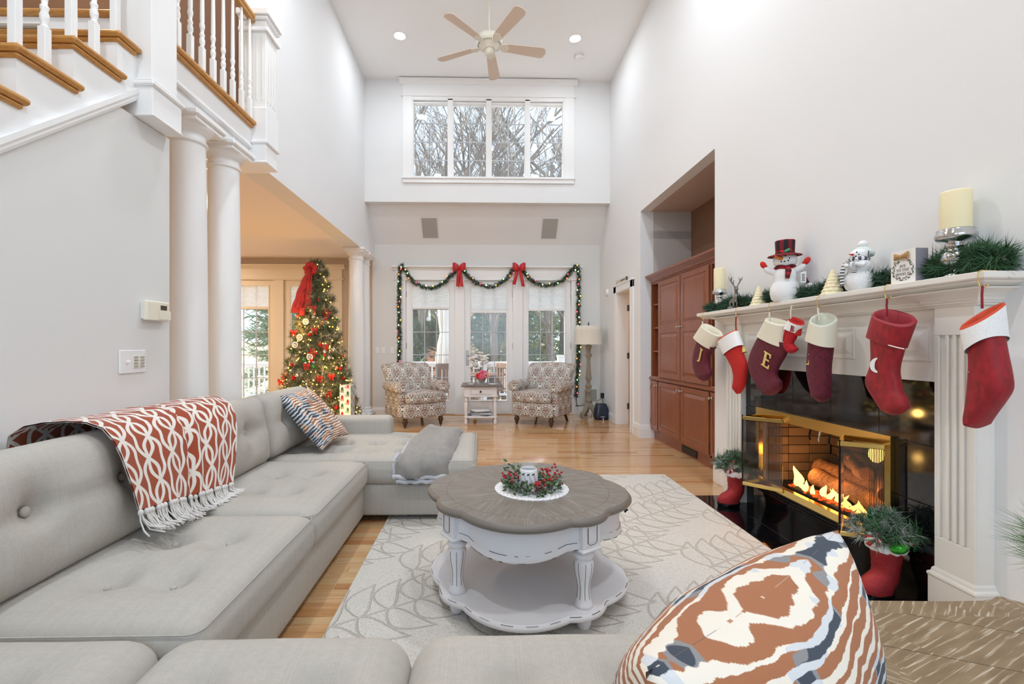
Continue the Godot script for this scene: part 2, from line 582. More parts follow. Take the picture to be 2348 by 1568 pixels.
# one glazed garden door in the back wall: px edges of the leaf, glass inset
func garden_door(nm: String, x0: float, x1: float, hinge: int, mat: StandardMaterial3D, blind: float, lever: int) -> void:
	var y1 := 2.345; var d0 := 7.965; var d1 := 8.01
	var gx0 := x0 + 0.108; var gx1 := x1 - 0.108; var gy0 := 0.25; var gy1 := 2.235
	var g := G.new()
	holed(g, x0 + 0.004, x1 - 0.004, 0.012, y1, d0, d1, [[gx0, gx1, gy0, gy1]], false)
	var o := setting(nm, g, mat)
	g = G.new()   # glazing bead
	for s in [[gx0 - 0.022, gx0, gy0 - 0.022, gy1 + 0.022], [gx1, gx1 + 0.022, gy0 - 0.022, gy1 + 0.022]]: g.box(s[0], s[2], d0 - 0.008, s[1], s[3], d0, 0.003)
	for s in [[gy0 - 0.022, gy0], [gy1, gy1 + 0.022]]: g.box(gx0, s[0], d0 - 0.008, gx1, s[1], d0, 0.003)
	part("glazing_bead", g, mat, o)
	var nx := 3; var ny := 5
	for i in nx:
		for j in ny:
			g = G.new()
			var w := (gx1 - gx0) / nx; var h := (gy1 - gy0) / ny
			g.box(gx0 + w * i + 0.006, gy0 + h * j + 0.006, 7.985, gx0 + w * (i + 1) - 0.006, gy0 + h * (j + 1) - 0.006, 7.989)
			part("pane", g, M.glass, o)
	g = G.new()
	for i in range(1, nx):
		var x := gx0 + (gx1 - gx0) * i / nx
		g.box(x - 0.007, gy0, 7.976, x + 0.007, gy1, 7.996, 0.003)
	for j in range(1, ny):
		var y := gy0 + (gy1 - gy0) * j / ny
		g.box(gx0, y - 0.007, 7.976, gx1, y + 0.007, 7.996, 0.003)
	part("muntin_grid", g, M.muntin, o)
	g = G.new()
	var ys := []; var pleats := 18
	var yb := gy1 - blind
	for k in pleats * 2 + 1:
		var y := gy1 - (blind - 0.03) * k / (pleats * 2)
		var dd := 7.972 if k % 2 == 0 else 7.966
		ys.append(PackedVector3Array([P3(gx0 + 0.004, y, dd), P3(gx1 - 0.004, y, dd)]))
		ys.append(ys[-1])
	g.grid(ys, false)
	part("pleated_blind", g, M.blind, o)
	g = G.new(); g.box(gx0 + 0.002, yb, 7.958, gx1 - 0.002, yb + 0.045, 7.976, 0.004)
	part("blind_rail", g, mat, o)
	for y in [0.3, 1.2, 2.1]:
		g = G.new()
		var hx := x0 if hinge < 0 else x1
		g.lathe([Vector2(0.009, y - 0.05), Vector2(0.009, y + 0.05)], 8, P3(hx, 0, 7.958))
		part("hinge", g, M.nickel, o)
	if lever:
		g = G.new()
		var lx := x0 + 0.05
		g.box(lx - 0.02, 0.86, 7.952, lx + 0.02, 1.12, 7.966, 0.006)
		var pl := part("handle_plate", g, M.nickel, o)
		g = G.new(); g.tube([P3(lx, 1.03, 7.955), P3(lx, 1.03, 7.91), P3(lx + 0.02, 1.03, 7.905), P3(lx + 0.10, 1.03, 7.905)], 0.008)
		part("lever", g, M.nickel, pl)

func windows() -> void:
	var mn := mk("muntin", c8(196, 200, 206), 0.5)
	var bl := mk("blind", c8(252, 252, 251), 0.9)
	bl.backlight_enabled = true; bl.backlight = Color(1.0, 1.0, 0.99)
	var peach := mk("trim_peach", c8(238, 224, 200), 0.4)
	var xs := [[931, 1043], [1065, 1176], [1198, 1309]]
	for i in 3:
		var a := onD(xs[i][0], 641, 7.95).x; var b := onD(xs[i][1], 641, 7.95).x
		garden_door("door_%d" % (i + 1), a, b, [-1, 1, 1][i], M.trim, [0.39, 0.46, 0.42][i], 1 if i == 1 else 0)
	xs = [[513, 629], [651, 766]]
	for i in 2:
		var a := onD(xs[i][0], 641, 7.95).x; var b := onD(xs[i][1], 641, 7.95).x
		garden_door("door_%d" % (i + 4), a, b, 1, peach, 0.40, 0)
	# high window: four sashes of two by four panes
	var fr := [[948, 1026], [1040, 1114], [1128, 1203], [1216, 1290]]
	var y0 := onD(1120, 407, 7.3).y; var y1 := onD(1120, 238, 7.3).y
	for i in 4:
		var a := onD(fr[i][0], 300, 7.33).x; var b := onD(fr[i][1], 300, 7.33).x
		var g := G.new()
		holed(g, a - 0.045, b + 0.045, y0 - 0.03, y1 + 0.06, 7.34, 7.40, [[a, b, y0, y1]], false)
		holed(g, a - 0.03, b + 0.03, y0 - 0.02, y1 + 0.035, 7.325, 7.34, [[a - 0.012, b + 0.012, y0 - 0.012, y1 + 0.012]], false)
		var o := setting("window_%d" % (i + 1), g, M.trim)
		for u in 2:
			for w in 4:
				g = G.new()
				g.box(a + (b - a) * u / 2 + 0.006, y0 + (y1 - y0) * w / 4 + 0.006, 7.365, a + (b - a) * (u + 1) / 2 - 0.006, y0 + (y1 - y0) * (w + 1) / 4 - 0.006, 7.369)
				part("pane", g, M.glass, o)
		g = G.new()
		g.box((a + b) / 2 - 0.007, y0, 7.356, (a + b) / 2 + 0.007, y1, 7.376, 0.003)
		for w in [1, 2, 3]: g.box(a, y0 + (y1 - y0) * w / 4 - 0.007, 7.356, b, y0 + (y1 - y0) * w / 4 + 0.007, 7.376, 0.003)
		part("muntin_grid", g, M.muntin, o)

# header with a cap over a run of doors or windows
func header(g: G, x0: float, x1: float, y0: float, y1: float, d: float, bead := true) -> void:
	g.box(x0, y0, d - 0.022, x1, y1 - 0.06, d, 0.002)
	if bead: g.box(x0 - 0.03, y0 - 0.02, d - 0.034, x1 + 0.03, y0 + 0.004, d, 0.006)
	var pr := PackedVector2Array([Vector2(0, 0), Vector2(0.03, 0), Vector2(0.034, 0.012), Vector2(0.05, 0.03), Vector2(0.075, 0.045), Vector2(0.082, 0.048), Vector2(0.082, 0.07), Vector2(0, 0.07)])
	# profile x = out of the wall, y = up
	g.prism(pr, x1 - x0 + 0.1, Transform3D(Basis(Vector3(0, 0, 1), Vector3(0, 1, 0), Vector3(-1, 0, 0)), P3(x1 + 0.05, y1 - 0.07, d)))

func base_run(g: G, a: Vector3, b: Vector3, out: Vector3, h := 0.13) -> void:
	var pr := PackedVector2Array([Vector2(0, 0), Vector2(0.016, 0), Vector2(0.016, h * 0.72), Vector2(0.012, h * 0.8), Vector2(0.012, h * 0.88), Vector2(0.006, h), Vector2(0, h)])
	var dir := (b - a).normalized()
	var bs := Basis(out, Vector3.UP, out.cross(Vector3.UP))
	if bs.z.dot(dir) < 0: g.prism(pr, a.distance_to(b), Transform3D(bs, b))
	else: g.prism(pr, a.distance_to(b), Transform3D(bs, a))

func trims() -> void:
	var n := 1
	var g := G.new()
	header(g, -1.50, 1.70, 2.36, 2.585, 7.95)
	for s in [[-1.50, -1.325], [-0.471, -0.304], [0.541, 0.71], [1.565, 1.70]]: g.box(s[0], 0, 7.93, s[1], 2.36, 8.05, 0.002)
	g.box(-1.50, 2.346, 7.94, 1.70, 2.37, 8.05)
	setting("trim_1", g, M.trim)
	g = G.new(); g.box(-1.345, -0.011, 7.90, 1.585, 0.006, 8.08)
	setting("trim_2", g, M.oak)
	g = G.new()
	var l := onD(924, 217, 7.3).x; var r := onD(1316, 217, 7.3).x
	var yt := onD(1120, 221, 7.3).y; var yb := onD(1120, 408, 7.3).y
	var gl := onD(944, 300, 7.3).x; var gr := onD(1294, 300, 7.3).x
	header(g, l, r, yt, 5.445, 7.3)
	g.box(l, yb, 7.278, gl, yt, 7.3, 0.002); g.box(gr, yb, 7.278, r, yt, 7.3, 0.002)
	for m in [[1026, 1040], [1114, 1128], [1203, 1216]]: g.box(onD(m[0] - 1, 300, 7.3).x + 0.012, yb, 7.285, onD(m[1] + 1, 300, 7.3).x - 0.012, yt - 0.05, 7.36, 0.004)
	g.box(gl - 0.01, yt - 0.075, 7.285, gr + 0.01, yt, 7.36, 0.004)
	g.box(gl - 0.01, yb, 7.29, gl + 0.025, yt, 7.36, 0.004); g.box(gr - 0.025, yb, 7.29, gr + 0.01, yt, 7.36, 0.004)
	g.box(l - 0.015, yb - 0.03, 7.25, r + 0.015, yb + 0.005, 7.40, 0.006)
	g.box(l, yb - 0.09, 7.27, r, yb - 0.03, 7.3, 0.004)
	setting("trim_3", g, M.trim)
	# sun room door surround
	g = G.new()
	var a := onD(500, 641, 7.95).x; var b := onD(785, 641, 7.95).x
	header(g, a, b, 2.36, 2.60, 7.95)
	for s in [[500, 514], [629, 651], [766, 785]]: g.box(onD(s[0], 641, 7.95).x, 0, 7.93, onD(s[1], 641, 7.95).x, 2.36, 8.05, 0.002)
	g.box(a, 2.346, 7.94, b, 2.37, 8.05)
	setting("trim_4", g, M.trim_peach)
	# doorway casing in the right wall
	g = G.new()
	for s in [[6.145, 6.26], [6.93, 7.05]]:
		g.box(2.05, 0, s[0], 2.07, 2.125, s[1], 0.003); g.box(2.044, 0, s[0] if s[0] > 6.5 else s[1] - 0.02, 2.05, 2.0, s[0] + 0.02 if s[0] > 6.5 else s[1], 0.002)
	g.box(2.05, 2.01, 6.145, 2.07, 2.125, 7.05, 0.003)
	g.box(2.04, 2.105, 6.13, 2.07, 2.13, 7.065, 0.004)
	g.box(2.06, 0, 6.245, 2.25, 2.01, 6.262); g.box(2.06, 0, 6.928, 2.25, 2.01, 6.945); g.box(2.06, 2.0, 6.25, 2.25, 2.02, 6.94)
	setting("trim_5", g, M.trim)
	# the inner door stands open into the hall
	g = G.new(); g.box(2.26, 0.01, 6.875, 2.95, 1.995, 6.915, 0.002)
	for s in [[0.12, 0.9], [1.05, 1.9]]:
		g.panel(P3(2.36, s[0], 6.875), Vector3.RIGHT, Vector3.UP, 0.5, s[1] - s[0], [[0, 0.001], [0.03, -0.004], [0.05, 0.004]])
	var dr := setting("door_6", g, M.trim_peach)
	for y in [0.28, 1.05, 1.78]:
		g = G.new(); g.box(2.225, y - 0.045, 6.90, 2.275, y + 0.045, 6.93, 0.004)
		part("hinge", g, M.bronze, dr)
	# baseboards
	g = G.new()
	base_run(g, P3(-1.9, 0, 7.95), P3(-1.50, 0, 7.95), Vector3(0, 0, 1)); base_run(g, P3(1.70, 0, 7.95), P3(2.07, 0, 7.95), Vector3(0, 0, 1))
	setting("baseboard_back", g, M.trim)
	g = G.new()
	base_run(g, P3(2.07, 0, 7.05), P3(2.07, 0, 7.95), Vector3(-1, 0, 0)); base_run(g, P3(2.07, 0, 5.9), P3(2.07, 0, 6.145), Vector3(-1, 0, 0), 0.17)
	base_run(g, P3(2.054, 0, 5.9), P3(2.25, 0, 5.9), Vector3(0, 0, 1), 0.17)
	base_run(g, P3(2.07, 0, -2.0), P3(2.07, 0, 1.79), Vector3(-1, 0, 0)); base_run(g, P3(2.07, 0, 3.68), P3(2.07, 0, 4.0), Vector3(-1, 0, 0), 0.17)
	setting("baseboard_right", g, M.trim)
	g = G.new()
	base_run(g, P3(-1.8, 0, 0.0), P3(-1.8, 0, 2.66), Vector3(1, 0, 0))
	setting("baseboard_left", g, M.trim)

func dy_prism(g: G, poly: PackedVector2Array, x0: float, x1: float) -> void:   # polygon of (depth, y) extruded along x
	g.prism(poly, x1 - x0, Transform3D(Basis(Vector3(0, 0, -1), Vector3(0, 1, 0), Vector3(1, 0, 0)), Vector3(x0, 0, 0)))

func baluster(g: G, x: float, d: float, y0: float, h: float, b0: float) -> void:
	var s := 0.016
	g.box(x - s, y0, d - s, x + s, y0 + b0, d + s, 0.002)
	var p := []
	for q in [[0.0, 0.016], [0.012, 0.011], [0.03, 0.0165], [0.05, 0.017], [0.068, 0.012], [0.078, 0.0155], [0.088, 0.0155], [0.095, 0.010], [0.115, 0.0115], [0.135, 0.016], [0.15, 0.016], [0.165, 0.012], [0.18, 0.0135], [0.2, 0.0135], [0.4, 0.0115], [h - b0, 0.009]]:
		p.append(Vector2(q[1], y0 + b0 + q[0]))
	g.lathe(p, 10, P3(x, 0, d))

func stairs() -> void:
	var st := thing("staircase", "white open staircase with oak treads climbing along the left wall", "staircase", P3(-1.9, 0, 1.0))
	var f1 := 2.252; var y1 := 2.744; var run := 0.243; var rise := 0.193
	var poly := PackedVector2Array([Vector2(2.66, 2.69)])
	poly.append(Vector2(2.66, y1 - 0.03))
	for k in 10:
		poly.append(Vector2(f1 + 0.03 - run * k, y1 - 0.03 - rise * k))
		poly.append(Vector2(f1 + 0.03 - run * k, y1 - 0.03 - rise * (k + 1)))
	var dl := f1 + 0.03 - run * 9
	poly.append(Vector2(dl, 1.922 + 0.837 * (dl - 1.742)))
	var g := G.new(); dy_prism(g, poly, -1.86, -1.795)
	wpart("stringer", g, M.trim, st)
	g = G.new()
	var pa := P3(-1.795, 1.922 + 0.837 * (0.1 - 1.742), 0.1); var pb := P3(-1.795, 2.51, 2.445)
	var dir := (pb - pa).normalized()
	var pr := PackedVector2Array([Vector2(-0.03, 0), Vector2(0.008, 0), Vector2(0.014, 0.012), Vector2(0.014, 0.02), Vector2(0.02, 0.03), Vector2(0.02, 0.05), Vector2(-0.03, 0.05)])
	g.prism(pr, pa.distance_to(pb), Transform3D(Basis(Vector3.RIGHT, Vector3.RIGHT.cross(-dir).normalized() if Vector3.RIGHT.cross(-dir).y > 0 else Vector3.RIGHT.cross(dir).normalized(), dir), pa))
	wpart("stringer_moulding", g, M.trim, st)
	for k in 8:
		var f := f1 - run * k; var y := y1 - rise * k
		var e := minf(f + 0.305, 2.41)
		g = G.new(); g.box(-3.0, y - 0.03, f, -1.762, y, e, 0.011)
		g.box(-3.0, y - 0.048, f + 0.016, -1.778, y - 0.029, e - 0.016, 0.007)
		wpart("tread", g, M.oak, st)
		g = G.new(); g.box(-3.0, y - rise, f + 0.032, -1.80, y - 0.03, f + 0.05)
		wpart("riser", g, M.trim, st)
		g = G.new(); g.box(-2.75, y - 0.01, f - 0.012, -2.12, y + 0.012, f + 0.25, 0.006); g.box(-2.75, y - rise, f + 0.012, -2.12, y, f + 0.034, 0.006)
		wpart("carpet_runner", g, M.carpet, st)
		for q in [0.055, 0.175]:
			g = G.new(); baluster(g, -1.825, f + q, y, 0.95 + rise * q / run, 0.22 if q < 0.1 else 0.17)
			wpart("baluster", g, M.trim, st)
	g = G.new(); g.tube([P3(-1.825, y1 + 1.0, f1 + 0.1), P3(-1.825, y1 + 1.0 - rise * 8, f1 + 0.1 - run * 8)], 0.028, 10)
	wpart("handrail", g, M.oak, st)
	# landing edge: square posts, rail and spindles
	var po := thing("square_post", "tall square white post hanging at the head of the stairs", "post", P3(-1.82, 2.4, 2.5))
	g = G.new(); g.box(-1.93, 2.56, 2.411, -1.72, 5.46, 2.608, 0.003)
	wpart("shaft", g, M.trim, po)
	g = G.new(); g.box(-1.95, 2.40, 2.40, -1.708, 2.56, 2.63, 0.003)
	wpart("drop_block", g, M.trim, po)
	for q in [[0.015, 2.548, 2.575, 0.008], [0.005, 2.575, 2.588, 0.005], [0.008, 2.392, 2.404, 0.004]]:
		g = G.new(); g.box(-1.95 - q[0], q[1], 2.40 - q[0], -1.708 + q[0], q[2], 2.63 + q[0], q[3])
		wpart("moulding", g, M.trim, po)
	var ra := thing("landing_railing", "white spindle railing with oak rails on the upstairs landing", "railing", P3(-1.83, 2.95, 3.2))
	g = G.new(); g.box(-1.865, 2.955, 2.6, -1.795, 2.99, 3.68, 0.01); g.box(-1.85, 2.935, 2.6, -1.815, 2.957, 3.68, 0.004)
	wpart("shoe_rail", g, M.oak, ra)
	g = G.new(); g.box(-1.86, 3.79, 2.6, -1.80, 3.845, 3.675, 0.018); g.box(-1.85, 3.775, 2.6, -1.81, 3.80, 3.675, 0.004)
	wpart("handrail", g, M.oak, ra)
	for i in 9:
		g = G.new(); baluster(g, -1.83, 2.655 + 0.1217 * i, 2.985, 0.80, 0.165)
		wpart("spindle", g, M.trim, ra)
	var nw := thing("newel_post", "square white newel post with fluted sides at the landing corner", "post", P3(-1.82, 2.66, 3.77))
	g = G.new(); g.box(-1.915, 2.67, 3.675, -1.725, 3.80, 3.87, 0.003); g.box(-1.925, 2.83, 3.665, -1.715, 3.10, 3.88, 0.004)
	wpart("shaft", g, M.trim, nw)
	for b in [[2.815, 2.84, 0.018], [3.10, 3.11, 0.003], [3.705, 3.74, 0.022], [3.80, 3.83, 0.02], [3.83, 3.88, 0.034], [3.88, 3.895, 0.02], [2.66, 2.68, 0.008]]:
		g = G.new(); g.box(-1.915 - b[2], b[0], 3.675 - b[2], -1.725 + b[2], b[1], 3.87 + b[2], 0.006)
		wpart("moulding", g, M.trim, nw)
	for i in 4:
		g = G.new()
		var dd := 3.708 + 0.0435 * i
		g.box(-1.728, 3.16, dd - 0.010, -1.7215, 3.68, dd + 0.010, 0.004)
		g.box(-1.90 + 0.045 * i - 0.01 + 0.01, 3.16, 3.6715, -1.90 + 0.045 * i + 0.02, 3.68, 3.678, 0.004)
		wpart("flute", g, M.trim2, nw)
	g = G.new()
	g.box(-1.90, 2.81, 2.6, -1.84, 2.955, 3.98); g.box(-1.92, 2.69, 2.6, -1.865, 2.82, 3.98)
	g.box(-1.865, 2.775, 2.6, -1.828, 2.80, 3.69, 0.006); g.box(-1.865, 2.798, 2.6, -1.838, 2.812, 3.69, 0.004); g.box(-2.12, 2.70, 2.6, -1.86, 2.82, 4.0)
	setting("trim_6", g, M.trim)
	# columns below
	var labels := ["round white column nearest the stairs, beside the grey wall", "round white column second from the stairs, behind the sofa", "round white column beside the Christmas tree", "round white column against the garden wall, half hidden behind another"]
	var ds := [3.10, 3.53, 7.2, 7.6]
	for i in 4:
		var r := 0.109
		var at := P3(-1.975, 0, ds[i])
		var c := thing("column", labels[i], "column", at)
		g = G.new(); g.cub(Vector3(0, 0.05, 0), Vector3(0.34, 0.10, 0.34), 0.004)
		part("plinth", g, M.trim, c)
		g = G.new()
		var p := []
		for q in [[0.158, 0.10], [0.165, 0.115], [0.165, 0.135], [0.155, 0.15], [0.138, 0.155], [0.138, 0.165], [0.142, 0.172], [0.142, 0.182], [0.134, 0.19], [0.128, 0.2]]: p.append(Vector2(q[0], q[1]))
		g.lathe(p, 32)
		part("base_ring", g, M.trim, c)
		g = G.new(); p = []
		for k in 11:
			var y := 0.19 + 2.36 * k / 10.0
			p.append(Vector2(0.124 - 0.018 * pow(k / 10.0, 1.6), y))
		g.lathe(p, 36)
		part("shaft", g, M.trim, c)
		g = G.new(); p = []
		for q in [[0.106, 2.54], [0.118, 2.545], [0.121, 2.553], [0.118, 2.561], [0.108, 2.566], [0.107, 2.61], [0.118, 2.615], [0.122, 2.622], [0.135, 2.63], [0.15, 2.648], [0.153, 2.655]]: p.append(Vector2(q[0], q[1]))
		g.lathe(p, 36)
		g.cub(Vector3(0, 2.668, 0), Vector3(0.30, 0.03, 0.30), 0.003); g.cub(Vector3(0, 2.70, 0), Vector3(0.338, 0.04, 0.338), 0.008)
		part("capital", g, M.trim, c)

func branch(g: G, a: Vector3, dir: Vector3, len: float, r: float, lvl: int, rr: RandomNumberGenerator) -> void:
	var steps := 3
	var pts := [a]; var rad := [r]
	var p := a; var dv := dir
	for i in steps:
		dv = (dv + Vector3(rr.randf_range(-1, 1), rr.randf_range(-0.5, 0.7), rr.randf_range(-1, 1)) * 0.16).normalized()
		p += dv * len / steps
		pts.append(p); rad.append(r * (1.0 - 0.5 * (i + 1) / steps))
	g.tube(pts, rad, 5 if lvl < 2 else 3, false, false)
	if lvl >= 4: return
	var kids := [4, 4, 4, 3][lvl] as int
	for k in kids:
		var at: float = rr.randf_range(0.35, 1.0)
		var i0 := mini(int(at * steps), steps - 1)
		var q: Vector3 = pts[i0].lerp(pts[i0 + 1], at * steps - i0)
		var nd := (dv + Vector3(rr.randf_range(-1, 1), rr.randf_range(-0.2, 0.8), rr.randf_range(-1, 1)) * 0.85).normalized()
		branch(g, q, nd, len * rr.randf_range(0.5, 0.8), r * (1.0 - 0.5 * at) * 0.68, lvl + 1, rr)

func outdoors() -> void:
	mk("bark", c8(128, 118, 110), 0.95); mk("bark_pale", c8(176, 168, 158), 0.95)
	mk("fir", c8(116, 146, 124), 0.8); mk("fir_light", c8(172, 184, 134), 0.8); mk("beech", c8(214, 178, 152), 0.8)
	mk("deckwood", c8(150, 140, 132), 0.8); mk("rail_white", c8(244, 244, 244), 0.5); mk("teak", c8(116, 92, 82), 0.7); mk("canvas", c8(240, 238, 232), 0.9)
	var nz := noise(77, 0.05, 4)
	var im := paint(256, 256, func(x: int, y: int) -> Color: return c8(120, 112, 84).lerp(c8(226, 208, 178), clampf(0.5 + nz.get_noise_2d(x, y), 0, 1)))
	var gr := mk("leaf_litter", Color.WHITE, 1.0); gr.albedo_texture = tex(im); tri_map(gr, Vector3.ONE * 0.3)
	var g := G.new(); var rows := []
	for i in 14:
		var r := PackedVector3Array()
		for j in 26: r.append(P3(-30 + j * 2.4, -1.2 + maxf(0, i - 3) * 0.28 + 0.3 * nz.get_noise_2d(i * 9, j * 9), 8.1 + i * 3.4))
		rows.append(r)
	g.grid(rows, false); setting("ground_yard", g, M.leaf_litter)
	g = G.new(); g.box(-8, -0.35, 8.1, 4, -0.16, 11.2)
	var deck := setting("floor_deck", g, M.deckwood)
	for i in 22:
		g = G.new(); g.box(-8, -0.16, 8.12 + i * 0.14, 4, -0.13, 8.25 + i * 0.14, 0.004)
		part("deck_board", g, M.deckwood, deck)
	var fe := thing("deck_railing", "white slatted railing along the edge of the deck outside", "railing", P3(-2, -0.13, 11))
	g = G.new(); g.box(-8, 0.76, 10.96, 4, 0.82, 11.06, 0.008); g.box(-8, 0.0, 10.98, 4, 0.05, 11.04, 0.004); g.box(-8, 0.70, 10.99, 4, 0.76, 11.03)
	wpart("rail", g, M.rail_white, fe)
	var sl := G.new(); sl.cub(Vector3(0, 0.36, 0), Vector3(0.04, 0.72, 0.03), 0.003)
	var slm := sl.mesh()
	for i in 96:
		var o := mi("slat", slm, M.rail_white, fe)
		o.position = P3(-7.95 + i * 0.125, 0.0, 11.01) - fe.position
	for x in [-7.9, -6.1, -4.45, -2.5, -0.6, 0.05, 1.9, 3.9]:
		g = G.new(); g.box(x - 0.07, -0.13, 10.9, x + 0.07, 0.93, 11.06, 0.006); g.box(x - 0.085, 0.93, 10.885, x + 0.085, 0.97, 11.075, 0.01)
		wpart("railing_post", g, M.rail_white, fe)
	var um := thing("garden_umbrella", "closed cream garden umbrella standing on the deck outside the left garden door", "umbrella", P3(-0.80, -0.13, 9.7))
	g = G.new(); g.lathe([Vector2(0.22, 0), Vector2(0.22, 0.05), Vector2(0.03, 0.07)], 16)
	part("base", g, M.dark, um)
	g = G.new(); g.lathe([Vector2(0.022, 0.05), Vector2(0.022, 2.75)], 8)
	part("pole", g, M.teak, um)
	g = G.new(); rows = []
	for k in 9:
		var y := 0.95 + 1.75 * k / 8.0
		var rr: float = [0.15, 0.14, 0.11, 0.075, 0.095, 0.11, 0.10, 0.07, 0.03][k]
		var r := PackedVector3Array()
		for j in 32:
			var a := -TAU * j / 32
			r.append(Vector3(cos(a), 0, sin(a)) * rr * (1.0 + 0.28 * cos(a * 8.0)) + Vector3(0, y, 0))
		rows.append(r)
	g.loft(rows); part("canopy", g, M.canvas, um)
	# patio furniture
	var tb := thing("patio_table", "brown round patio table out on the deck", "table", P3(-0.05, -0.13, 9.75))
	g = G.new(); g.lathe([Vector2(0.55, 0.70), Vector2(0.57, 0.715), Vector2(0.57, 0.73), Vector2(0.55, 0.74)], 28)
	part("tabletop", g, M.teak, tb)
	for a in 4:
		g = G.new(); g.cub(Vector3(cos(a * PI / 2 + 0.7) * 0.36, 0.35, sin(a * PI / 2 + 0.7) * 0.36), Vector3(0.06, 0.7, 0.06), 0.006)
		part("leg", g, M.teak, tb)
	var ch := thing("patio_chair", "brown slatted patio chair seen through the left garden door", "chair", P3(-0.78, -0.13, 9.15), "patio chairs", 0.5)
	g = G.new(); g.cub(Vector3(0, 0.43, 0), Vector3(0.5, 0.04, 0.48), 0.01); part("seat", g, M.teak, ch)
	for x in [-0.22, 0.22]:
		for z in [-0.2, 0.2]:
			g = G.new()
			var hh := 0.95 if z > 0 else 0.43
			g.cub(Vector3(x, hh / 2, z), Vector3(0.05, hh, 0.05), 0.006); part("leg", g, M.teak, ch)
	g = G.new(); g.cub(Vector3(0, 0.93, 0.2), Vector3(0.5, 0.12, 0.045), 0.015); part("top_rail", g, M.teak, ch)
	for i in 5:
		g = G.new(); g.cub(Vector3(-0.16 + 0.08 * i, 0.68, 0.2), Vector3(0.045, 0.42, 0.02), 0.004); part("back_slat", g, M.teak, ch)
	copy(ch, P3(0.62, -0.13, 9.3), "brown slatted patio chair seen through the middle garden door", -0.7)
	# woods
	var sp := G.new()
	for i in 26:
		var a := rnd(0, TAU); var b := Vector3(cos(a) * 0.5, rnd(0.35, 0.9), sin(a) * 0.5).normalized()
		var o := Vector3(0, rnd(0, 0.3), 0); var s := b.cross(Vector3(rnd(-1, 1), rnd(-1, 1), rnd(-1, 1))).normalized() * 0.012
		sp.tri(o - s, o + s, o + b * rnd(0.12, 0.24))
	var spm := sp.mesh()
	var kinds := [["fir", "dark green evergreen"], ["fir_light", "pale olive evergreen"], ["beech", "russet leaved beech"]]
	var places := [[-5.2, 15.5, 6.0, 0], [-3.3, 17.5, 6.5, 0], [-1.7, 15.0, 3.2, 0], [-0.9, 14.2, 2.3, 2], [0.5, 16.5, 6.5, 0], [1.5, 19.0, 7.0, 1], [3.4, 14.8, 3.0, 0], [4.3, 18.0, 9.5, 1], [-7.5, 18.0, 7.0, 0], [-2.4, 22.0, 8.0, 1], [2.3, 23.5, 9.0, 0], [-6.5, 24.0, 9.0, 1], [6.5, 22.0, 9.0, 0], [0.0, 27.0, 9.5, 1], [-4.6, 13.2, 2.2, 0]]
	places.sort_custom(func(a: Array, b: Array) -> bool: return a[0] / a[1] < b[0] / b[1])
	var seen := {}
	for p in places:
		var kd: Array = kinds[p[3]]
		var gy := -1.2 + maxf(0, (p[1] - 8.1) / 3.4 - 3) * 0.28
		seen[p[3]] = seen.get(p[3], -1) + 1
		var lab: String = kd[1] + " in the woods beyond the deck, %s from the left" % ORD[seen[p[3]]]
		var t := thing("evergreen_tree" if p[3] < 2 else "beech_sapling", lab, "tree", P3(p[0], gy, p[1]), kd[1] + " trees in the woods")
		g = G.new(); g.tube([Vector3.ZERO, Vector3(0.05, p[2] * 0.5, 0), Vector3(0, p[2] * 0.97, 0)], [p[2] * 0.022, p[2] * 0.014, 0.01], 7)
		part("trunk", g, M.bark, t)
		var ins := []
		var n := int(120 + p[2] * 70)
		for i in n:
			var h := pow(rng.randf(), 0.8); var a := rnd(0, TAU)
			var rr: float = p[2] * 0.24 * (1.05 - h) * sqrt(rng.randf()) + 0.05
			var dir := Vector3(cos(a), rnd(-0.35, 0.3), sin(a))
			ins.append(Transform3D(aim(dir, rnd(0, TAU)) * Basis.from_scale(Vector3.ONE * rnd(1.0, 2.2)), Vector3(cos(a) * rr, p[2] * (0.06 + 0.92 * h), sin(a) * rr)))
		swarm("foliage", spm, M[kd[0]], ins, t)
	var bare := [[-3.6, 14.5, 5], [-2.0, 15.0, 8], [-0.5, 16.0, 13], [0.75, 15.2, 21], [1.3, 14.4, 34], [2.7, 15.6, 55], [3.9, 16.5, 61], [-5.6, 16.0, 67], [1.9, 12.9, 71], [-1.1, 13.3, 83], [-2.6, 12.6, 91], [0.3, 13.0, 97], [2.9, 13.4, 101]]
	bare.sort_custom(func(a: Array, b: Array) -> bool: return a[0] / a[1] < b[0] / b[1])
	var bi := 0
	for p in bare:
		var r := RandomNumberGenerator.new(); r.seed = p[2]
		var gy := -1.2 + maxf(0, (p[1] - 8.1) / 3.4 - 3) * 0.28
		var t := thing("bare_tree", "leafless grey tree in the woods beyond the deck, %s from the left" % ORD[bi], "tree", P3(p[0], gy, p[1]), "leafless trees in the woods")
		g = G.new()
		bi += 1
		g.tube([Vector3(0, -0.2, 0), Vector3(0.06, 2.0, 0), Vector3(r.randf_range(-0.2, 0.2), 4.5, 0.1), Vector3(r.randf_range(-0.4, 0.4), 7.5, 0.1)], [0.15, 0.12, 0.09, 0.05], 8)
		part("trunk", g, M.bark_pale if p[2] % 2 == 0 else M.bark, t)
		g = G.new()
		for k in 11:
			var y := 2.4 + 5.2 * k / 11.0
			var a := r.randf_range(0, TAU)
			branch(g, Vector3(0.03, y, 0.05), Vector3(cos(a) * 0.7, 0.75, sin(a) * 0.55), r.randf_range(2.0, 3.4), 0.055, 1, r)
		part("branches", g, M.bark_pale if p[2] % 2 == 0 else M.bark, t).set_meta("kind", "stuff")

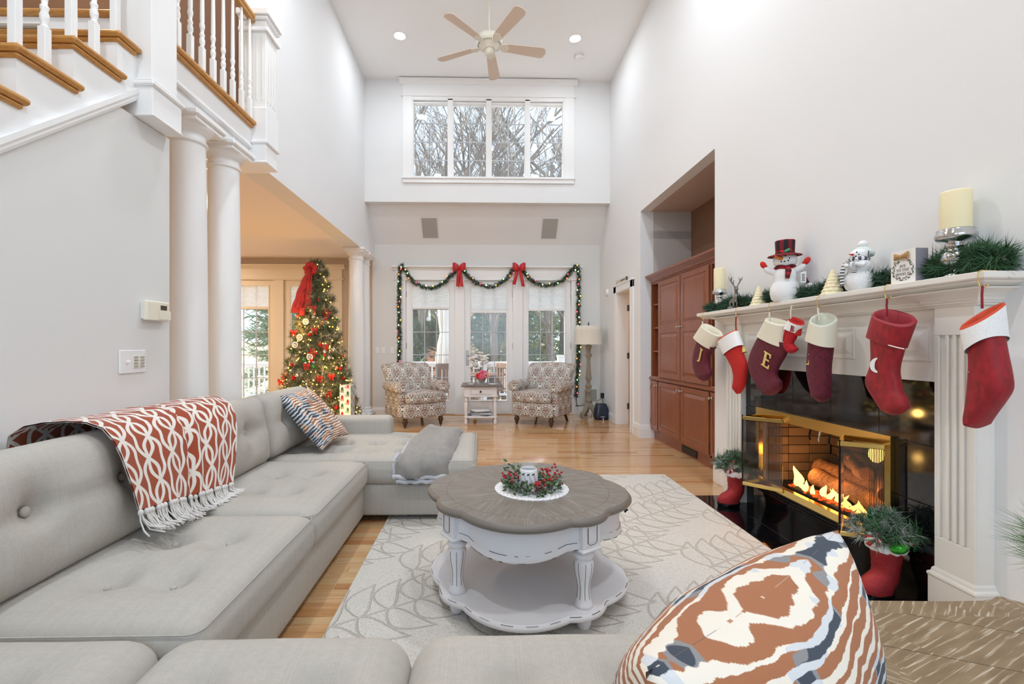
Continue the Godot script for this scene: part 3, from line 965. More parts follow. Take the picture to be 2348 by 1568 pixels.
func downlight(x: float, d: float, label: String, col: Color, energy: float, ceil_y: float) -> void:
	var t := thing("recessed_light", label, "ceiling light", P3(x, ceil_y, d), "round recessed ceiling lights")
	var g := G.new(); g.lathe([Vector2(0.075, 0.0), Vector2(0.078, -0.006), Vector2(0.095, -0.008), Vector2(0.098, -0.003), Vector2(0.098, 0.0)], 28)
	part("trim_ring", g, M.trim, t)
	g = G.new(); g.lathe([Vector2(0.0, -0.003), Vector2(0.074, -0.003), Vector2(0.074, 0.0)], 24)
	part("lens", g, M.lamp_glow, t)
	var l := AreaLight3D.new(); l.name = "downlight_beam"
	l.area_size = Vector2(0.14, 0.14); l.light_energy = energy; l.light_color = col
	l.shadow_enabled = true
	l.position = Vector3(0, -0.03, 0); l.rotation.x = -PI / 2
	t.add_child(l)

func plate_switch(nm: String, label: String, at: Vector3, gangs: int) -> void:
	var t := thing(nm, label, "light switch", at)
	var w := 0.045 * gangs + 0.025
	var g := G.new(); g.cub(Vector3(0, 0, 0.003), Vector3(w, 0.115, 0.006), 0.003)
	part("plate", g, M.white_plastic, t)
	for i in gangs:
		g = G.new(); g.cub(Vector3((i - (gangs - 1) / 2.0) * 0.045, 0, 0.010), Vector3(0.01, 0.024, 0.012), 0.002)
		part("toggle", g, M.white_plastic, t)

func fixtures() -> void:
	var lg := mk("lamp_glow", Color(1, 0.98, 0.92), 0.5)
	lg.emission_enabled = true; lg.emission = Color(1, 0.97, 0.9); lg.emission_energy_multiplier = 6.0
	var warm := Color(0.94, 0.97, 1.0)
	downlight(-1.128, 6.28, "round recessed ceiling light, lit, left of the ceiling fan", warm, 1.0, 5.46)
	downlight(1.293, 6.28, "round recessed ceiling light, lit, right of the ceiling fan", warm, 1.0, 5.46)
	for q in [[-1.1, 3.4, "over the sofa chaise"], [1.3, 3.4, "over the hearth rug"], [-1.1, 0.4, "over the sofa corner"], [1.3, 0.4, "over the end table"]]:
		downlight(q[0], q[1], "round recessed ceiling light in the high ceiling " + q[2], warm, 3.6, 5.46)
	for q in [[-3.1, 4.6, "near the columns"], [-4.8, 6.6, "by its garden doors"]]:
		downlight(q[0], q[1], "round recessed ceiling light in the sun room ceiling " + q[2], Color(1, 0.91, 0.80), 3.4, 2.72)
	downlight(2.9, 7.0, "round recessed ceiling light in the hall ceiling", Color(1, 0.8, 0.55), 1.2, 2.6)
	downlight(-3.4, 3.2, "round recessed ceiling light over the upstairs landing", Color(1, 0.88, 0.72), 2.5, 5.46)
	# ceiling fan
	mk("fan_body", c8(236, 232, 218), 0.4); mk("fan_blade", c8(226, 208, 192), 0.45)
	var c := onD(1122, 105, 5.42)
	var t := thing("ceiling_fan", "cream five bladed ceiling fan hanging on a long rod", "ceiling fan", c)
	var g := G.new(); g.lathe([Vector2(0.013, 0.1), Vector2(0.013, 5.46 - c.y)], 10); g.lathe([Vector2(0.02, 5.36 - c.y), Vector2(0.05, 5.40 - c.y), Vector2(0.065, 5.46 - c.y)], 20)
	part("downrod", g, M.fan_body, t)
	g = G.new()
	var p := []
	for q in [[0.03, 0.13], [0.10, 0.12], [0.145, 0.09], [0.155, 0.05], [0.15, 0.02], [0.12, -0.01], [0.08, -0.03], [0.07, -0.05]]: p.append(Vector2(q[0], q[1]))
	p.reverse()
	g.lathe(p, 36); part("motor_housing", g, M.fan_body, t)
	for k in 40:
		if k % 8 > 5: continue
		g = G.new()
		var a := TAU * k / 40.0 + 0.3
		g.xf = Transform3D(Basis(Vector3.UP, a) * Basis(Vector3(0, 0, 1), 0.42), Vector3.ZERO)
		g.cub(Vector3(0.105, -0.053, 0), Vector3(0.045, 0.006, 0.006), 0.001)
		part("vent_slot", g, M.dark, t)
	g = G.new(); g.lathe([Vector2(0.0, -0.125), Vector2(0.03, -0.12), Vector2(0.052, -0.1), Vector2(0.058, -0.07), Vector2(0.055, -0.05), Vector2(0.05, -0.04)], 24)
	part("switch_cap", g, M.fan_body, t)
	for k in 5:
		# blade headings measured in the plane of the fan (x right, depth away)
		var ang: float = [0.0, 72.0, 144.0, 216.0, 288.0][k] + 11.0
		var b := Basis(Vector3.UP, deg_to_rad(ang)) * Basis(Vector3.RIGHT, deg_to_rad(-13))
		g = G.new(); g.xf = Transform3D(b, Vector3.ZERO)
		var o := PackedVector2Array()
		for q in [[0.20, -0.055], [0.65, -0.075], [0.685, -0.055], [0.702, 0.0], [0.685, 0.055], [0.65, 0.075], [0.20, 0.055], [0.185, 0.03], [0.19, 0.0], [0.185, -0.03]]: o.append(Vector2(q[0], q[1]))
		g.prism(o, 0.006, Transform3D(Basis(Vector3.RIGHT, Vector3(0, 0, -1), Vector3.UP), Vector3(0, 0.0, 0)))
		var bl := part("blade", g, M.fan_blade, t)
		g = G.new(); g.xf = Transform3D(b, Vector3.ZERO)
		var q2 := PackedVector2Array([Vector2(0.11, -0.015), Vector2(0.17, -0.05), Vector2(0.215, -0.058), Vector2(0.225, -0.03), Vector2(0.245, 0.0), Vector2(0.225, 0.03), Vector2(0.215, 0.058), Vector2(0.17, 0.05), Vector2(0.11, 0.015)])
		g.prism(q2, 0.008, Transform3D(Basis(Vector3.RIGHT, Vector3(0, 0, -1), Vector3.UP), Vector3(0, -0.008, 0)))
		part("blade_bracket", g, M.fan_body, bl)
	t = thing("smoke_detector", "round white smoke detector on the ceiling beside the right light", "smoke detector", P3(1.43, 5.46, 6.65))
	g = G.new(); g.lathe([Vector2(0.045, -0.045), Vector2(0.06, -0.04), Vector2(0.066, -0.02), Vector2(0.06, -0.018), Vector2(0.07, -0.012), Vector2(0.07, 0)], 28)
	part("body", g, M.white_plastic, t)
	g = G.new(); g.lathe([Vector2(0.0, -0.05), Vector2(0.012, -0.049), Vector2(0.014, -0.044)], 12, Vector3(0.02, 0, 0.02))
	part("test_button", g, M.trim2, t)
	# speakers in the slope
	mk("grille", c8(176, 174, 170), 0.8)
	for i in 2:
		var px: Array = [[967, 1003, 1005], [1243, 1278, 1239]][i]
		var up := (P3(0, 3.50, 7.44) - P3(0, 2.965, 7.95)).normalized()
		var yb := 3.055; var dd := 7.95 - (yb - 2.965) / 0.565 * 0.51
		var x0 := onD(px[2] - (36 if i == 0 else 0), 537, 7.87).x
		t = thing("wall_speaker", ["flush grey speaker in the sloped wall above the left garden door", "flush grey speaker in the sloped wall above the right garden door"][i], "speaker", P3(x0, yb, dd))
		g = G.new(); g.xf = Transform3D(Basis(Vector3.RIGHT, up, Vector3.RIGHT.cross(up)), Vector3.ZERO)
		g.cub(Vector3(0.14, 0.2, 0.003), Vector3(0.28, 0.40, 0.01), 0.003); part("frame", g, M.trim2, t)
		g = G.new(); g.xf = Transform3D(Basis(Vector3.RIGHT, up, Vector3.RIGHT.cross(up)), Vector3.ZERO)
		g.cub(Vector3(0.14, 0.2, 0.007), Vector3(0.255, 0.375, 0.006), 0.002); part("mesh_cover", g, M.grille, t)
	plate_switch("light_switch", "white switch plate on the back wall, leftmost of three beside the garden doors", onD(866, 803, 7.95), 1)
	plate_switch("light_switch", "white switch plate on the back wall, middle one of three beside the garden doors", onD(879, 803, 7.95), 1)
	plate_switch("light_switch", "white switch plate on the back wall, closest of three to the garden door", onD(900, 803, 7.95), 1)
	# grey wall on the left: thermostat and dimmers
	var a := onX(318, 690, -1.8); var b := onX(375, 735, -1.8)
	t = thing("thermostat", "cream rectangular thermostat with a small screen on the grey wall", "thermostat", P3(-1.8, (a.y + b.y) / 2, -(a.z + b.z) / 2))
	var w := absf(b.z - a.z) * 0.93; var h := 0.105
	g = G.new(); g.cub(Vector3(0.008, 0, 0), Vector3(0.016, h * 0.86, w * 0.94), 0.002); part("back_plate", g, M.trim2, t)
	g = G.new(); g.cub(Vector3(0.026, 0, 0), Vector3(0.024, h, w), 0.005); part("body", g, M.cream, t)
	g = G.new(); g.cub(Vector3(0.0385, 0.02, -0.04), Vector3(0.002, 0.026, 0.05), 0.001); part("screen", g, M.bronze, t)
	g = G.new(); g.cub(Vector3(0.039, -0.005, 0.036), Vector3(0.003, 0.09, 0.064), 0.001); part("flap", g, M.cream, t)
	g = G.new(); g.cub(Vector3(0.039, -0.02, -0.05), Vector3(0.003, 0.05, 0.09), 0.001); part("lower_flap", g, M.cream, t)
	a = onX(271, 803, -1.8); b = onX(331, 853, -1.8)
	t = thing("dimmer_plate", "white wall plate with a toggle and two rows of dimmer sliders", "light switch", P3(-1.8, (a.y + b.y) / 2, -(a.z + b.z) / 2))
	w = absf(b.z - a.z)
	g = G.new(); g.cub(Vector3(0.004, 0, 0), Vector3(0.008, 0.118, w), 0.003); part("plate", g, M.white_plastic, t)
	g = G.new(); g.cub(Vector3(0.016, 0, w * 0.24), Vector3(0.02, 0.014, 0.01), 0.003); part("toggle", g, M.white_plastic, t)
	for s in [-0.08, -0.33]:
		g = G.new(); g.cub(Vector3(0.009, 0, w * s), Vector3(0.004, 0.068, 0.034), 0.001); part("slider_frame", g, M.cream, t)
		for k in 4:
			g = G.new(); g.cub(Vector3(0.013, -0.024 + 0.016 * k, w * s), Vector3(0.008, 0.008, 0.024), 0.002); part("slider", g, M.grille, t)
	t = thing("door_sensor", "round white sensor on the right wall left of the hall doorway", "sensor", onX(1393, 671, 2.07))
	g = G.new(); g.lathe([Vector2(0.03, 0), Vector2(0.055, 0.002), Vector2(0.06, 0.012), Vector2(0.06, 0.03)], 24, Vector3(-0.03, 0, 0), aim(Vector3(1, 0, 0))); part("body", g, M.white_plastic, t)
	g = G.new(); g.cub(Vector3(-0.012, 0, -0.05), Vector3(0.024, 0.10, 0.012), 0.003); part("bracket", g, M.trim2, t)
	t = thing("door_sign", "narrow wooden sign resting on the casing over the hall doorway", "sign", P3(2.055, 2.13, 6.66))
	mk("sign_wood", c8(212, 202, 188), 0.7)
	g = G.new(); g.cub(Vector3(0, 0.03, 0), Vector3(0.02, 0.06, 0.50), 0.003); part("board", g, M.sign_wood, t)
	g = G.new(); g.cub(Vector3(-0.011, 0.03, 0.09), Vector3(0.002, 0.012, 0.20), 0.0); part("lettering", g, M.dark, t)
	g = G.new(); g.cub(Vector3(0, 0.03, 0.24), Vector3(0.022, 0.055, 0.024), 0.002); part("end_cap", g, M.bronze, t)

# stacked rectangular rings open at the wall side (x1): steps [y, out]
func rect_stack(g: G, xf_: float, x1: float, d0: float, d1: float, steps: Array, caps := true) -> void:
	var last := []
	for s in steps:
		var o: float = s[1]
		var c := [P3(xf_ - o, s[0], d0 - o), P3(x1, s[0], d0 - o), P3(x1, s[0], d1 + o), P3(xf_ - o, s[0], d1 + o)]
		if last:
			for k in 4: g.quad(last[k], last[(k + 1) % 4], c[(k + 1) % 4], c[k])
		elif caps: g.quad(c[3], c[2], c[1], c[0])
		last = c
	if caps: g.quad(last[0], last[1], last[2], last[3])

func tileset(g_mat: Material, parent: Node3D, nm: String, x0: float, x1: float, y0: float, y1: float, d0: float, d1: float, r := 0.0015) -> void:
	var g := G.new(); g.box(x0 , y0, d0, x1, y1, d1, r)
	wpart(nm, g, g_mat, parent)

func knob(parent: Node3D, at: Vector3, out: Vector3, mat: Material, r := 0.014) -> void:
	var g := G.new()
	g.lathe([Vector2(r * 0.9, 0), Vector2(r * 0.9, 0.003), Vector2(r * 0.4, 0.006), Vector2(r * 0.4, 0.014), Vector2(r * 0.95, 0.019), Vector2(r, 0.025), Vector2(r * 0.7, 0.031), Vector2(0.0, 0.033)], 14, at, aim(out))
	wpart("knob", g, mat, parent)

func fireplace() -> void:
	var tl := mk("black_tile", c8(14, 14, 17), 0.05); tl.metallic_specular = 0.62
	mk("grout", c8(150, 148, 146), 0.9)
	mk("mantel", c8(238, 234, 227), 0.38)
	mk("firebrick", c8(126, 110, 92), 0.95); mk("firebrick_b", c8(108, 94, 78), 0.95); mk("soot", c8(22, 20, 19), 0.9)
	var smoked := mk("smoked_glass", Color(0.16, 0.15, 0.15, 0.22), 0.02)
	smoked.transparency = BaseMaterial3D.TRANSPARENCY_ALPHA
	# painted surround
	var t := thing("fireplace_mantel", "cream painted fireplace surround with fluted pilasters and panelled frieze", "mantelpiece", P3(2.03, 0, 2.7))
	var g := G.new()
	var ends := [1.85, 3.79]
	rect_stack(g, 2.07, 2.075, ends[0], ends[1], [[1.428, 0.09], [1.434, 0.135], [1.446, 0.155], [1.452, 0.160], [1.456, 0.174], [1.461, 0.178], [1.482, 0.178], [1.484, 0.176]])
	wpart("shelf", g, M.mantel, t)
	g = G.new()
	rect_stack(g, 2.01, 2.075, 1.80, 3.66, [[1.365, 0.012], [1.372, 0.016], [1.376, 0.026], [1.382, 0.026], [1.384, 0.03], [1.395, 0.036], [1.408, 0.05], [1.418, 0.07], [1.424, 0.085], [1.430, 0.088]])
	for q in [[1.785, 1.96], [3.445, 3.665]]: rect_stack(g, 1.99, 2.075, q[0], q[1], [[1.365, 0.010], [1.372, 0.014], [1.376, 0.022], [1.382, 0.022], [1.384, 0.028], [1.395, 0.034], [1.408, 0.048], [1.418, 0.066], [1.424, 0.08], [1.430, 0.084]])
	wpart("crown_moulding", g, M.mantel, t)
	g = G.new(); g.box(2.012, 1.04, 1.95, 2.07, 1.37, 3.46, 0.001)
	wpart("frieze", g, M.mantel, t)
	for q in [[3.41, 3.09], [2.99, 2.41], [2.31, 1.99]]:
		g = G.new(); g.panel(P3(2.012, 1.13, q[0]), Vector3(0, 0, 1), Vector3.UP, q[0] - q[1], 0.165, [[0, 0.001], [0.002, 0.006], [0.012, 0.003], [0.018, -0.004 + 0.005], [0.026, 0.0012], [0.05, 0.009]])
		wpart("raised_panel", g, M.mantel, t)
	for q in [[1.79, 1.955], [3.45, 3.66]]:
		g = G.new()
		var w: float = q[1] - q[0]
		g.box(1.998, 0.2, q[0], 2.07, 1.37, q[1], 0.001)
		var x0 := 1.986
		g.box(x0, 1.245, q[0], 2.0, 1.37, q[1], 0.002); g.box(x0, 0.2, q[0], 2.0, 0.37, q[1], 0.002)
		var m := w * 0.13; var fw := (w - 2 * m) / 4.0
		g.box(x0, 0.37, q[0], 2.0, 1.245, q[0] + m, 0.002); g.box(x0, 0.37, q[1] - m, 2.0, 1.245, q[1], 0.002)
		for k in 3: g.box(x0, 0.37, q[0] + m + fw * (k + 1) - fw * 0.25, 2.0, 1.245, q[0] + m + fw * (k + 1) + fw * 0.25, 0.003)
		wpart("fluted_pilaster", g, M.mantel, t)
		g = G.new()
		rect_stack(g, 1.986, 2.07, q[0], q[1], [[0.0, 0.014], [0.19, 0.014], [0.194, 0.016], [0.20, 0.018], [0.208, 0.016], [0.214, 0.008], [0.226, 0.006], [0.234, 0.001]])
		wpart("plinth", g, M.mantel, t)
	# tiles round the opening and in front of it
	t = thing("tile_surround", "polished black tile surround and hearth around the firebox", "hearth", P3(2.03, 0, 2.7))
	g = G.new(); holed(g, 1.955, 3.45, 0, 1.04, 2.036, 2.068, [[2.23, 3.25, 0.155, 0.71]], true); g.box(1.705, -0.011, 1.80, 2.036, 0.0005, 3.605)
	wpart("grout_bed", g, M.grout, t)
	var ed := [1.956, 2.278, 2.60, 2.922, 3.244, 3.449]
	for i in 5: tileset(tl, t, "tile", 2.026, 2.04, 0.748, 1.039, ed[i] + 0.0012, ed[i + 1] - 0.0012)
	for q in [[1.956, 2.188], [3.288, 3.449]]:
		for y in [[0.001, 0.208], [0.211, 0.474], [0.477, 0.745]]: tileset(tl, t, "tile", 2.026, 2.04, y[0], y[1], q[0], q[1])
	for q in [[2.191, 2.598], [2.601, 2.92], [2.923, 3.285]]: tileset(tl, t, "tile", 2.026, 2.04, 0.001, 0.15, q[0], q[1])
	for i in 6:
		var a := 1.80 + 0.3008 * i
		tileset(tl, t, "hearth_tile", 1.706, 1.884, -0.008, 0.004, a + 0.001, a + 0.2995, 0.001)
		tileset(tl, t, "hearth_tile", 1.8865, 2.026, -0.008, 0.004, a + 0.001, a + 0.2995, 0.001)
	# firebox
	t = thing("firebox", "brick lined firebox behind a polished brass frame with folding glass doors", "fireplace", P3(2.1, 0.2, 2.72))
	g = G.new()
	g.box(2.07, 0.15, 2.19, 2.6, 0.225, 3.29); g.box(2.07, 0.80, 2.19, 2.6, 0.84, 3.29); g.box(2.56, 0.2, 2.19, 2.62, 0.82, 3.29)
	g.box(2.07, 0.2, 2.16, 2.6, 0.84, 2.20); g.box(2.07, 0.2, 3.28, 2.6, 0.84, 3.32)
	wpart("shell", g, M.soot, t)
	for r in 9:
		for c in 6:
			var y := 0.226 + r * 0.064
			var d := 2.20 + c * 0.19 - (0.095 if r % 2 else 0.0)
			var a := maxf(d, 2.205); var b := minf(d + 0.186, 3.275)
			if b - a < 0.02: continue
			g = G.new(); g.box(2.53 + rnd(0, 0.004), y, a, 2.565, y + 0.060, b, 0.004)
			wpart("brick", g, M.firebrick if rng.randf() > 0.5 else M.firebrick_b, t)
		for c in 3:
			for s in [2.205, 3.262]:
				var x := 2.08 + c * 0.155
				g = G.new(); g.box(x, 0.226 + r * 0.064, s, x + 0.151, 0.286 + r * 0.064, s + 0.014, 0.003)
				wpart("brick", g, M.firebrick_b if (r + c) % 2 else M.firebrick, t)
	g = G.new()
	holed(g, 2.188, 3.286, 0.205, 0.756, 2.004, 2.04, [[2.222, 3.252, 0.248, 0.692]], true)
	wpart("brass_frame", g, M.brass, t)
	for k in 3:
		g = G.new(); g.box(2.012, 0.152 + k * 0.018, 2.19, 2.03, 0.164 + k * 0.018, 3.285, 0.002)
		wpart("vent_louver", g, M.black_metal, t)
	# folding doors: knuckle K, jamb J, track end T
	for q in [[[2.02, 3.255], [1.84, 3.172], [2.005, 2.985]], [[2.02, 2.222], [1.85, 2.313], [2.012, 2.49]]]:
		for s in [[q[0], q[1]], [q[1], q[2]]]:
			var a := P3(s[0][0], 0.215, s[0][1]); var b := P3(s[1][0], 0.215, s[1][1])
			var dir := (b - a).normalized(); var L := a.distance_to(b)
			var bs := Basis(dir, Vector3.UP, dir.cross(Vector3.UP))
			g = G.new(); g.xf = Transform3D(bs, a)
			g.cub(Vector3(L / 2, 0.26, 0), Vector3(L - 0.006, 0.465, 0.004))
			var dn := wpart("glass_door", g, smoked, t)
			g = G.new(); g.xf = Transform3D(bs, a)
			g.cub(Vector3(L / 2, 0.48, 0), Vector3(L, 0.026, 0.014), 0.003)
			wpart("door_rail", g, M.brass, dn)
			g = G.new(); g.xf = Transform3D(bs, a)
			g.cub(Vector3(L / 2, 0.018, 0), Vector3(L, 0.026, 0.014), 0.003)
			wpart("door_rail", g, M.brass, dn)
		g = G.new(); g.lathe([Vector2(0.005, 0.21), Vector2(0.005, 0.715)], 8, P3(q[1][0], 0, q[1][1]))
		wpart("door_hinge", g, M.black_metal, t)
	# gathered wire curtain at both sides
	for q in [[2.235, 2.36, 30], [3.10, 3.24, 26]]:
		g = G.new()
		for k in q[2]:
			var d: float = q[0] + (q[1] - q[0]) * k / q[2]
			var pts := []
			for m in 15: pts.append(P3(2.05 + 0.012 * sin(k * 1.1) + 0.002 * (m % 2), 0.25 + 0.44 * m / 14.0, d + 0.0018 * (1 if m % 2 else -1)))
			g.tube(pts, 0.0011, 3, false, false)
		wpart("mesh_curtain", g, M.bronze, t).set_meta("kind", "stuff")
	g = G.new(); g.tube([P3(2.05, 0.685, 2.22), P3(2.05, 0.685, 3.26)], 0.004, 6)
	wpart("curtain_rod", g, M.black_metal, t)
	for d in [2.62, 2.70, 2.78]:
		g = G.new(); g.tube([P3(2.045, 0.70, d), P3(2.035, 0.66, d), P3(2.032, 0.63, d), P3(2.04, 0.62, d)], 0.006, 6)
		wpart("damper_handle", g, M.silver if d == 2.70 else M.black_metal, t)
	# burner, logs, flames
	var nz := noise(9, 0.09, 3)
	var im := paint(128, 128, func(x: int, y: int) -> Color: return c8(66, 48, 38).lerp(c8(168, 128, 96), clampf(0.45 + 0.9 * nz.get_noise_2d(x * 0.6, y * 3.0), 0, 1)))
	var lm := mk("log", Color.WHITE, 0.95); lm.albedo_texture = tex(im); tri_map(lm, Vector3(3, 9, 3))
	var labs := ["split log lying at the back of the gas fire", "long log lying along the front of the gas fire", "log crossing on top of the others in the fire", "short log leaning on the right of the fire"]
	var lp := [[P3(2.38, 0.33, 2.42), P3(2.36, 0.35, 3.12), 0.07], [P3(2.24, 0.30, 2.38), P3(2.26, 0.31, 3.02), 0.058], [P3(2.26, 0.44, 2.62), P3(2.42, 0.47, 2.98), 0.042], [P3(2.22, 0.38, 2.44), P3(2.40, 0.46, 2.66), 0.045]]
	for i in 4:
		var a: Vector3 = lp[i][0]; var b: Vector3 = lp[i][1]
		t = thing("fire_log", labs[i], "log", a.lerp(b, 0.5) - Vector3(0, lp[i][2], 0), "logs in the fire")
		g = G.new()
		var pts := []; var rad := []
		for k in 9:
			pts.append(a.lerp(b, k / 8.0) + Vector3(0, 0.008 * sin(k * 1.7 + i), 0)); rad.append(lp[i][2] * (1.0 + 0.1 * sin(k * 2.3 + i * 2)))
		g.tube(pts, rad, 12)
		wpart("bark", g, lm, t)
		if i == 2:
			g = G.new(); g.tube([pts[5], pts[5] + Vector3(-0.05, 0.06, 0.02)], [0.02, 0.012], 8); wpart("branch_stub", g, lm, t)
	t = thing("gas_burner", "dark burner tray with a bed of embers along the front of the firebox", "burner", P3(2.15, 0.225, 2.72))
	g = G.new(); g.box(2.08, 0.226, 2.36, 2.22, 0.25, 3.08, 0.006); wpart("tray", g, M.soot, t)
	mk("ember", c8(120, 70, 40), 0.9)
	var em: StandardMaterial3D = M.ember
	em.emission_enabled = true; em.emission = Color(1.0, 0.32, 0.06); em.emission_energy_multiplier = 0.8
	g = G.new()
	for i in 150: g.ball(P3(rnd(2.085, 2.21), 0.252, rnd(2.37, 3.07)), Vector3(rnd(0.006, 0.014), 0.007, rnd(0.006, 0.014)), 6, 4)
	wpart("ember_bed", g, em, t).set_meta("kind", "stuff")
	var fm := mk("flame_glow", Color(1, 0.8, 0.4), 0.6)
	fm.emission_enabled = true; fm.emission = Color(1.0, 0.82, 0.46); fm.emission_energy_multiplier = 2.4
	for i in 15:
		var d := 3.06 - 0.05 * i + rnd(-0.01, 0.01)
		var hgt := rnd(0.05, 0.09)
		var at := P3(2.13 + rnd(-0.02, 0.03), 0.25, d)
		if i == 14:
			d = 2.79; hgt = 0.17; at = P3(2.46, 0.47, d)
		if i == 13:
			d = 2.56; hgt = 0.09; at = P3(2.42, 0.46, d)
		var lab := "small yellow flame along the gas burner, %s from the left" % ORD[i]
		if i == 14: lab = "tallest yellow flame rising behind the crossed logs"
		if i == 13: lab = "small yellow flame above the logs on the right"
		if i == 0: lab = "yellow flame at the left end of the gas burner"
		if i == 0: hgt = 0.13
		t = thing("flame", lab, "flame", at, "flames in the fireplace")
		g = G.new()
		var rings := []
		for k in 8:
			var f := k / 7.0
			var rr := hgt * 0.3 * sin(PI * pow(f * 0.97 + 0.03, 0.6)) + 0.0012
			var r := PackedVector3Array()
			for j in 9:
				var a := -TAU * j / 9
				r.append(Vector3(cos(a) * rr * 0.6 + 0.012 * sin(f * 4 + i), f * hgt, sin(a) * rr + 0.014 * sin(f * 5.0 + i * 1.7)))
			rings.append(r)
		g.loft(rings); part("tongue", g, fm, t)
	for d in [2.5, 2.75, 3.0]:
		var l := OmniLight3D.new(); l.name = "fire_light"; l.light_color = Color(1.0, 0.66, 0.32); l.light_energy = 0.05; l.light_size = 0.04
		l.omni_attenuation = 2.0; l.omni_range = 8.0; l.shadow_enabled = true
		l.position = P3(2.16, 0.40, d); add_child(l)

func cabinet() -> void:
	var w := grain("cherry", c8(156, 92, 60), c8(132, 72, 44), c8(104, 54, 32), 0.3, 512, 26.0, 21, true)
	tri_map(w, Vector3(1.3, 1.3, 1.3)); w.uv1_triplanar_sharpness = 8.0
	w.uv1_scale = Vector3(1.2, 1.0, 1.2)
	w.clearcoat_enabled = true; w.clearcoat = 0.3; w.clearcoat_roughness = 0.15
	# turn the grain upright
	var t := thing("built_in_cabinet", "tall cherry wood built-in cabinet with panelled doors in the wall niche", "cabinet", P3(2.45, 0, 4.95))
	var X := 2.205
	var g := G.new()
	g.box(2.70, 0.12, 4.02, 2.735, 2.02, 5.885); g.box(X, 1.99, 4.02, 2.7, 2.03, 5.885)
	for d in [[4.02, 4.05], [4.315, 4.345], [5.61, 5.64], [5.862, 5.885]]: g.box(X, 0.12, d[0], 2.7, 2.0, d[1], 0.001)
	g.box(X, 0.76, 4.03, 2.7, 0.80, 5.88); g.box(X, 0.12, 4.03, 2.7, 0.145, 5.88); g.box(X + 0.02, 0.76, 4.03, X + 0.03, 0.76, 5.88)
	wpart("carcass", g, w, t)
	g = G.new(); rect_stack(g, X + 0.012, 2.7, 4.04, 5.88, [[0.765, 0.012], [0.772, 0.03], [0.780, 0.034], [0.792, 0.034], [0.80, 0.02], [0.812, 0.014]])
	wpart("waist_moulding", g, w, t)
	g = G.new(); rect_stack(g, X + 0.01, 2.7, 4.11, 5.78, [[1.985, 0.008], [2.0, 0.014], [2.004, 0.02], [2.018, 0.02], [2.024, 0.03], [2.045, 0.045], [2.065, 0.075], [2.075, 0.085], [2.079, 0.092], [2.10, 0.096], [2.102, 0.094]])
	wpart("crown_moulding", g, w, t)
	g = G.new()
	for i in 66: g.box(X - 0.012, 2.004, 4.06 + i * 0.0272, X + 0.0, 2.018, 4.075 + i * 0.0272)
	wpart("dentil_row", g, w, t).set_meta("kind", "stuff")
	g = G.new(); g.box(2.25, 0, 4.02, 2.27, 0.125, 5.885); wpart("toe_kick", g, w, t)
	for q in [[5.638, 5.865], [4.048, 4.317]]:
		for y in [1.12, 1.42, 1.72]:
			g = G.new(); g.box(X + 0.02, y, q[0], 2.70, y + 0.018, q[1], 0.002); wpart("shelf", g, w, t)
	var st := [[0.0, 0.0], [0.05, 0.0], [0.054, -0.007], [0.066, -0.007], [0.072, -0.004], [0.098, 0.004]]
	for q in [[5.61, 4.985], [4.975, 4.345]]:
		g = G.new(); g.box(X - 0.006, 0.815, q[1] + 0.003, X + 0.004, 1.985, q[0] - 0.003, 0.001)
		g.panel(P3(X - 0.016, 0.815, q[0] - 0.003), Vector3(0, 0, 1), Vector3.UP, q[0] - q[1] - 0.006, 0.59, st)
		g.panel(P3(X - 0.016, 1.405, q[0] - 0.003), Vector3(0, 0, 1), Vector3.UP, q[0] - q[1] - 0.006, 0.58, st)
		for e in [q[0] - 0.003, q[1] + 0.003]: g.box(X - 0.016, 0.815, e - 0.0005, X - 0.005, 1.985, e + 0.0005)
		var dr := wpart("upper_door", g, w, t)
		knob(dr, P3(X - 0.016, 1.41, 5.02 if q[0] > 5 else 4.945), Vector3.LEFT, M.nickel)
	for q in [[5.61, 4.985], [4.975, 4.345], [5.868, 5.638], [4.317, 4.045]]:
		g = G.new(); g.box(X - 0.006, 0.15, q[1] + 0.003, X + 0.004, 0.755, q[0] - 0.003, 0.001)
		var s2 := st if q[0] - q[1] > 0.4 else [[0.0, 0.0], [0.04, 0.0], [0.043, -0.007], [0.05, -0.007], [0.055, -0.004], [0.07, 0.004]]
		g.panel(P3(X - 0.016, 0.15, q[0] - 0.003), Vector3(0, 0, 1), Vector3.UP, q[0] - q[1] - 0.006, 0.605, s2)
		for e in [q[0] - 0.003, q[1] + 0.003]: g.box(X - 0.016, 0.15, e - 0.0005, X - 0.005, 0.755, e + 0.0005)
		var dr := wpart("lower_door", g, w, t)
		var kd: float = 5.015 if q[0] == 5.61 else (4.95 if q[0] == 4.975 else (5.66 if q[0] > 5.8 else 4.29))
		knob(dr, P3(X - 0.016, 0.70, kd), Vector3.LEFT, M.nickel)
		for y in [0.24, 0.66]:
			g = G.new(); g.lathe([Vector2(0.005, y - 0.03), Vector2(0.005, y + 0.03)], 6, P3(X - 0.014, 0, q[0] - 0.001 if q[0] > 5.5 else q[1] + 0.001))
			wpart("hinge", g, M.bronze, dr)
	t = thing("floor_register", "dark slotted heating vent in the base of the cherry cabinet", "vent", P3(2.245, 0.02, 4.9))
	g = G.new(); g.box(2.242, 0.018, 4.70, 2.25, 0.10, 5.06, 0.003); wpart("plate", g, M.dark, t)
	for i in 14:
		g = G.new(); g.box(2.239, 0.032, 4.725 + i * 0.0232, 2.243, 0.086, 4.735 + i * 0.0232, 0.001); wpart("louver", g, M.bronze, t)
	t = thing("shelf_bowl", "small glass bowl on the lowest open shelf of the cabinet", "bowl", P3(2.40, 0.80, 5.75))
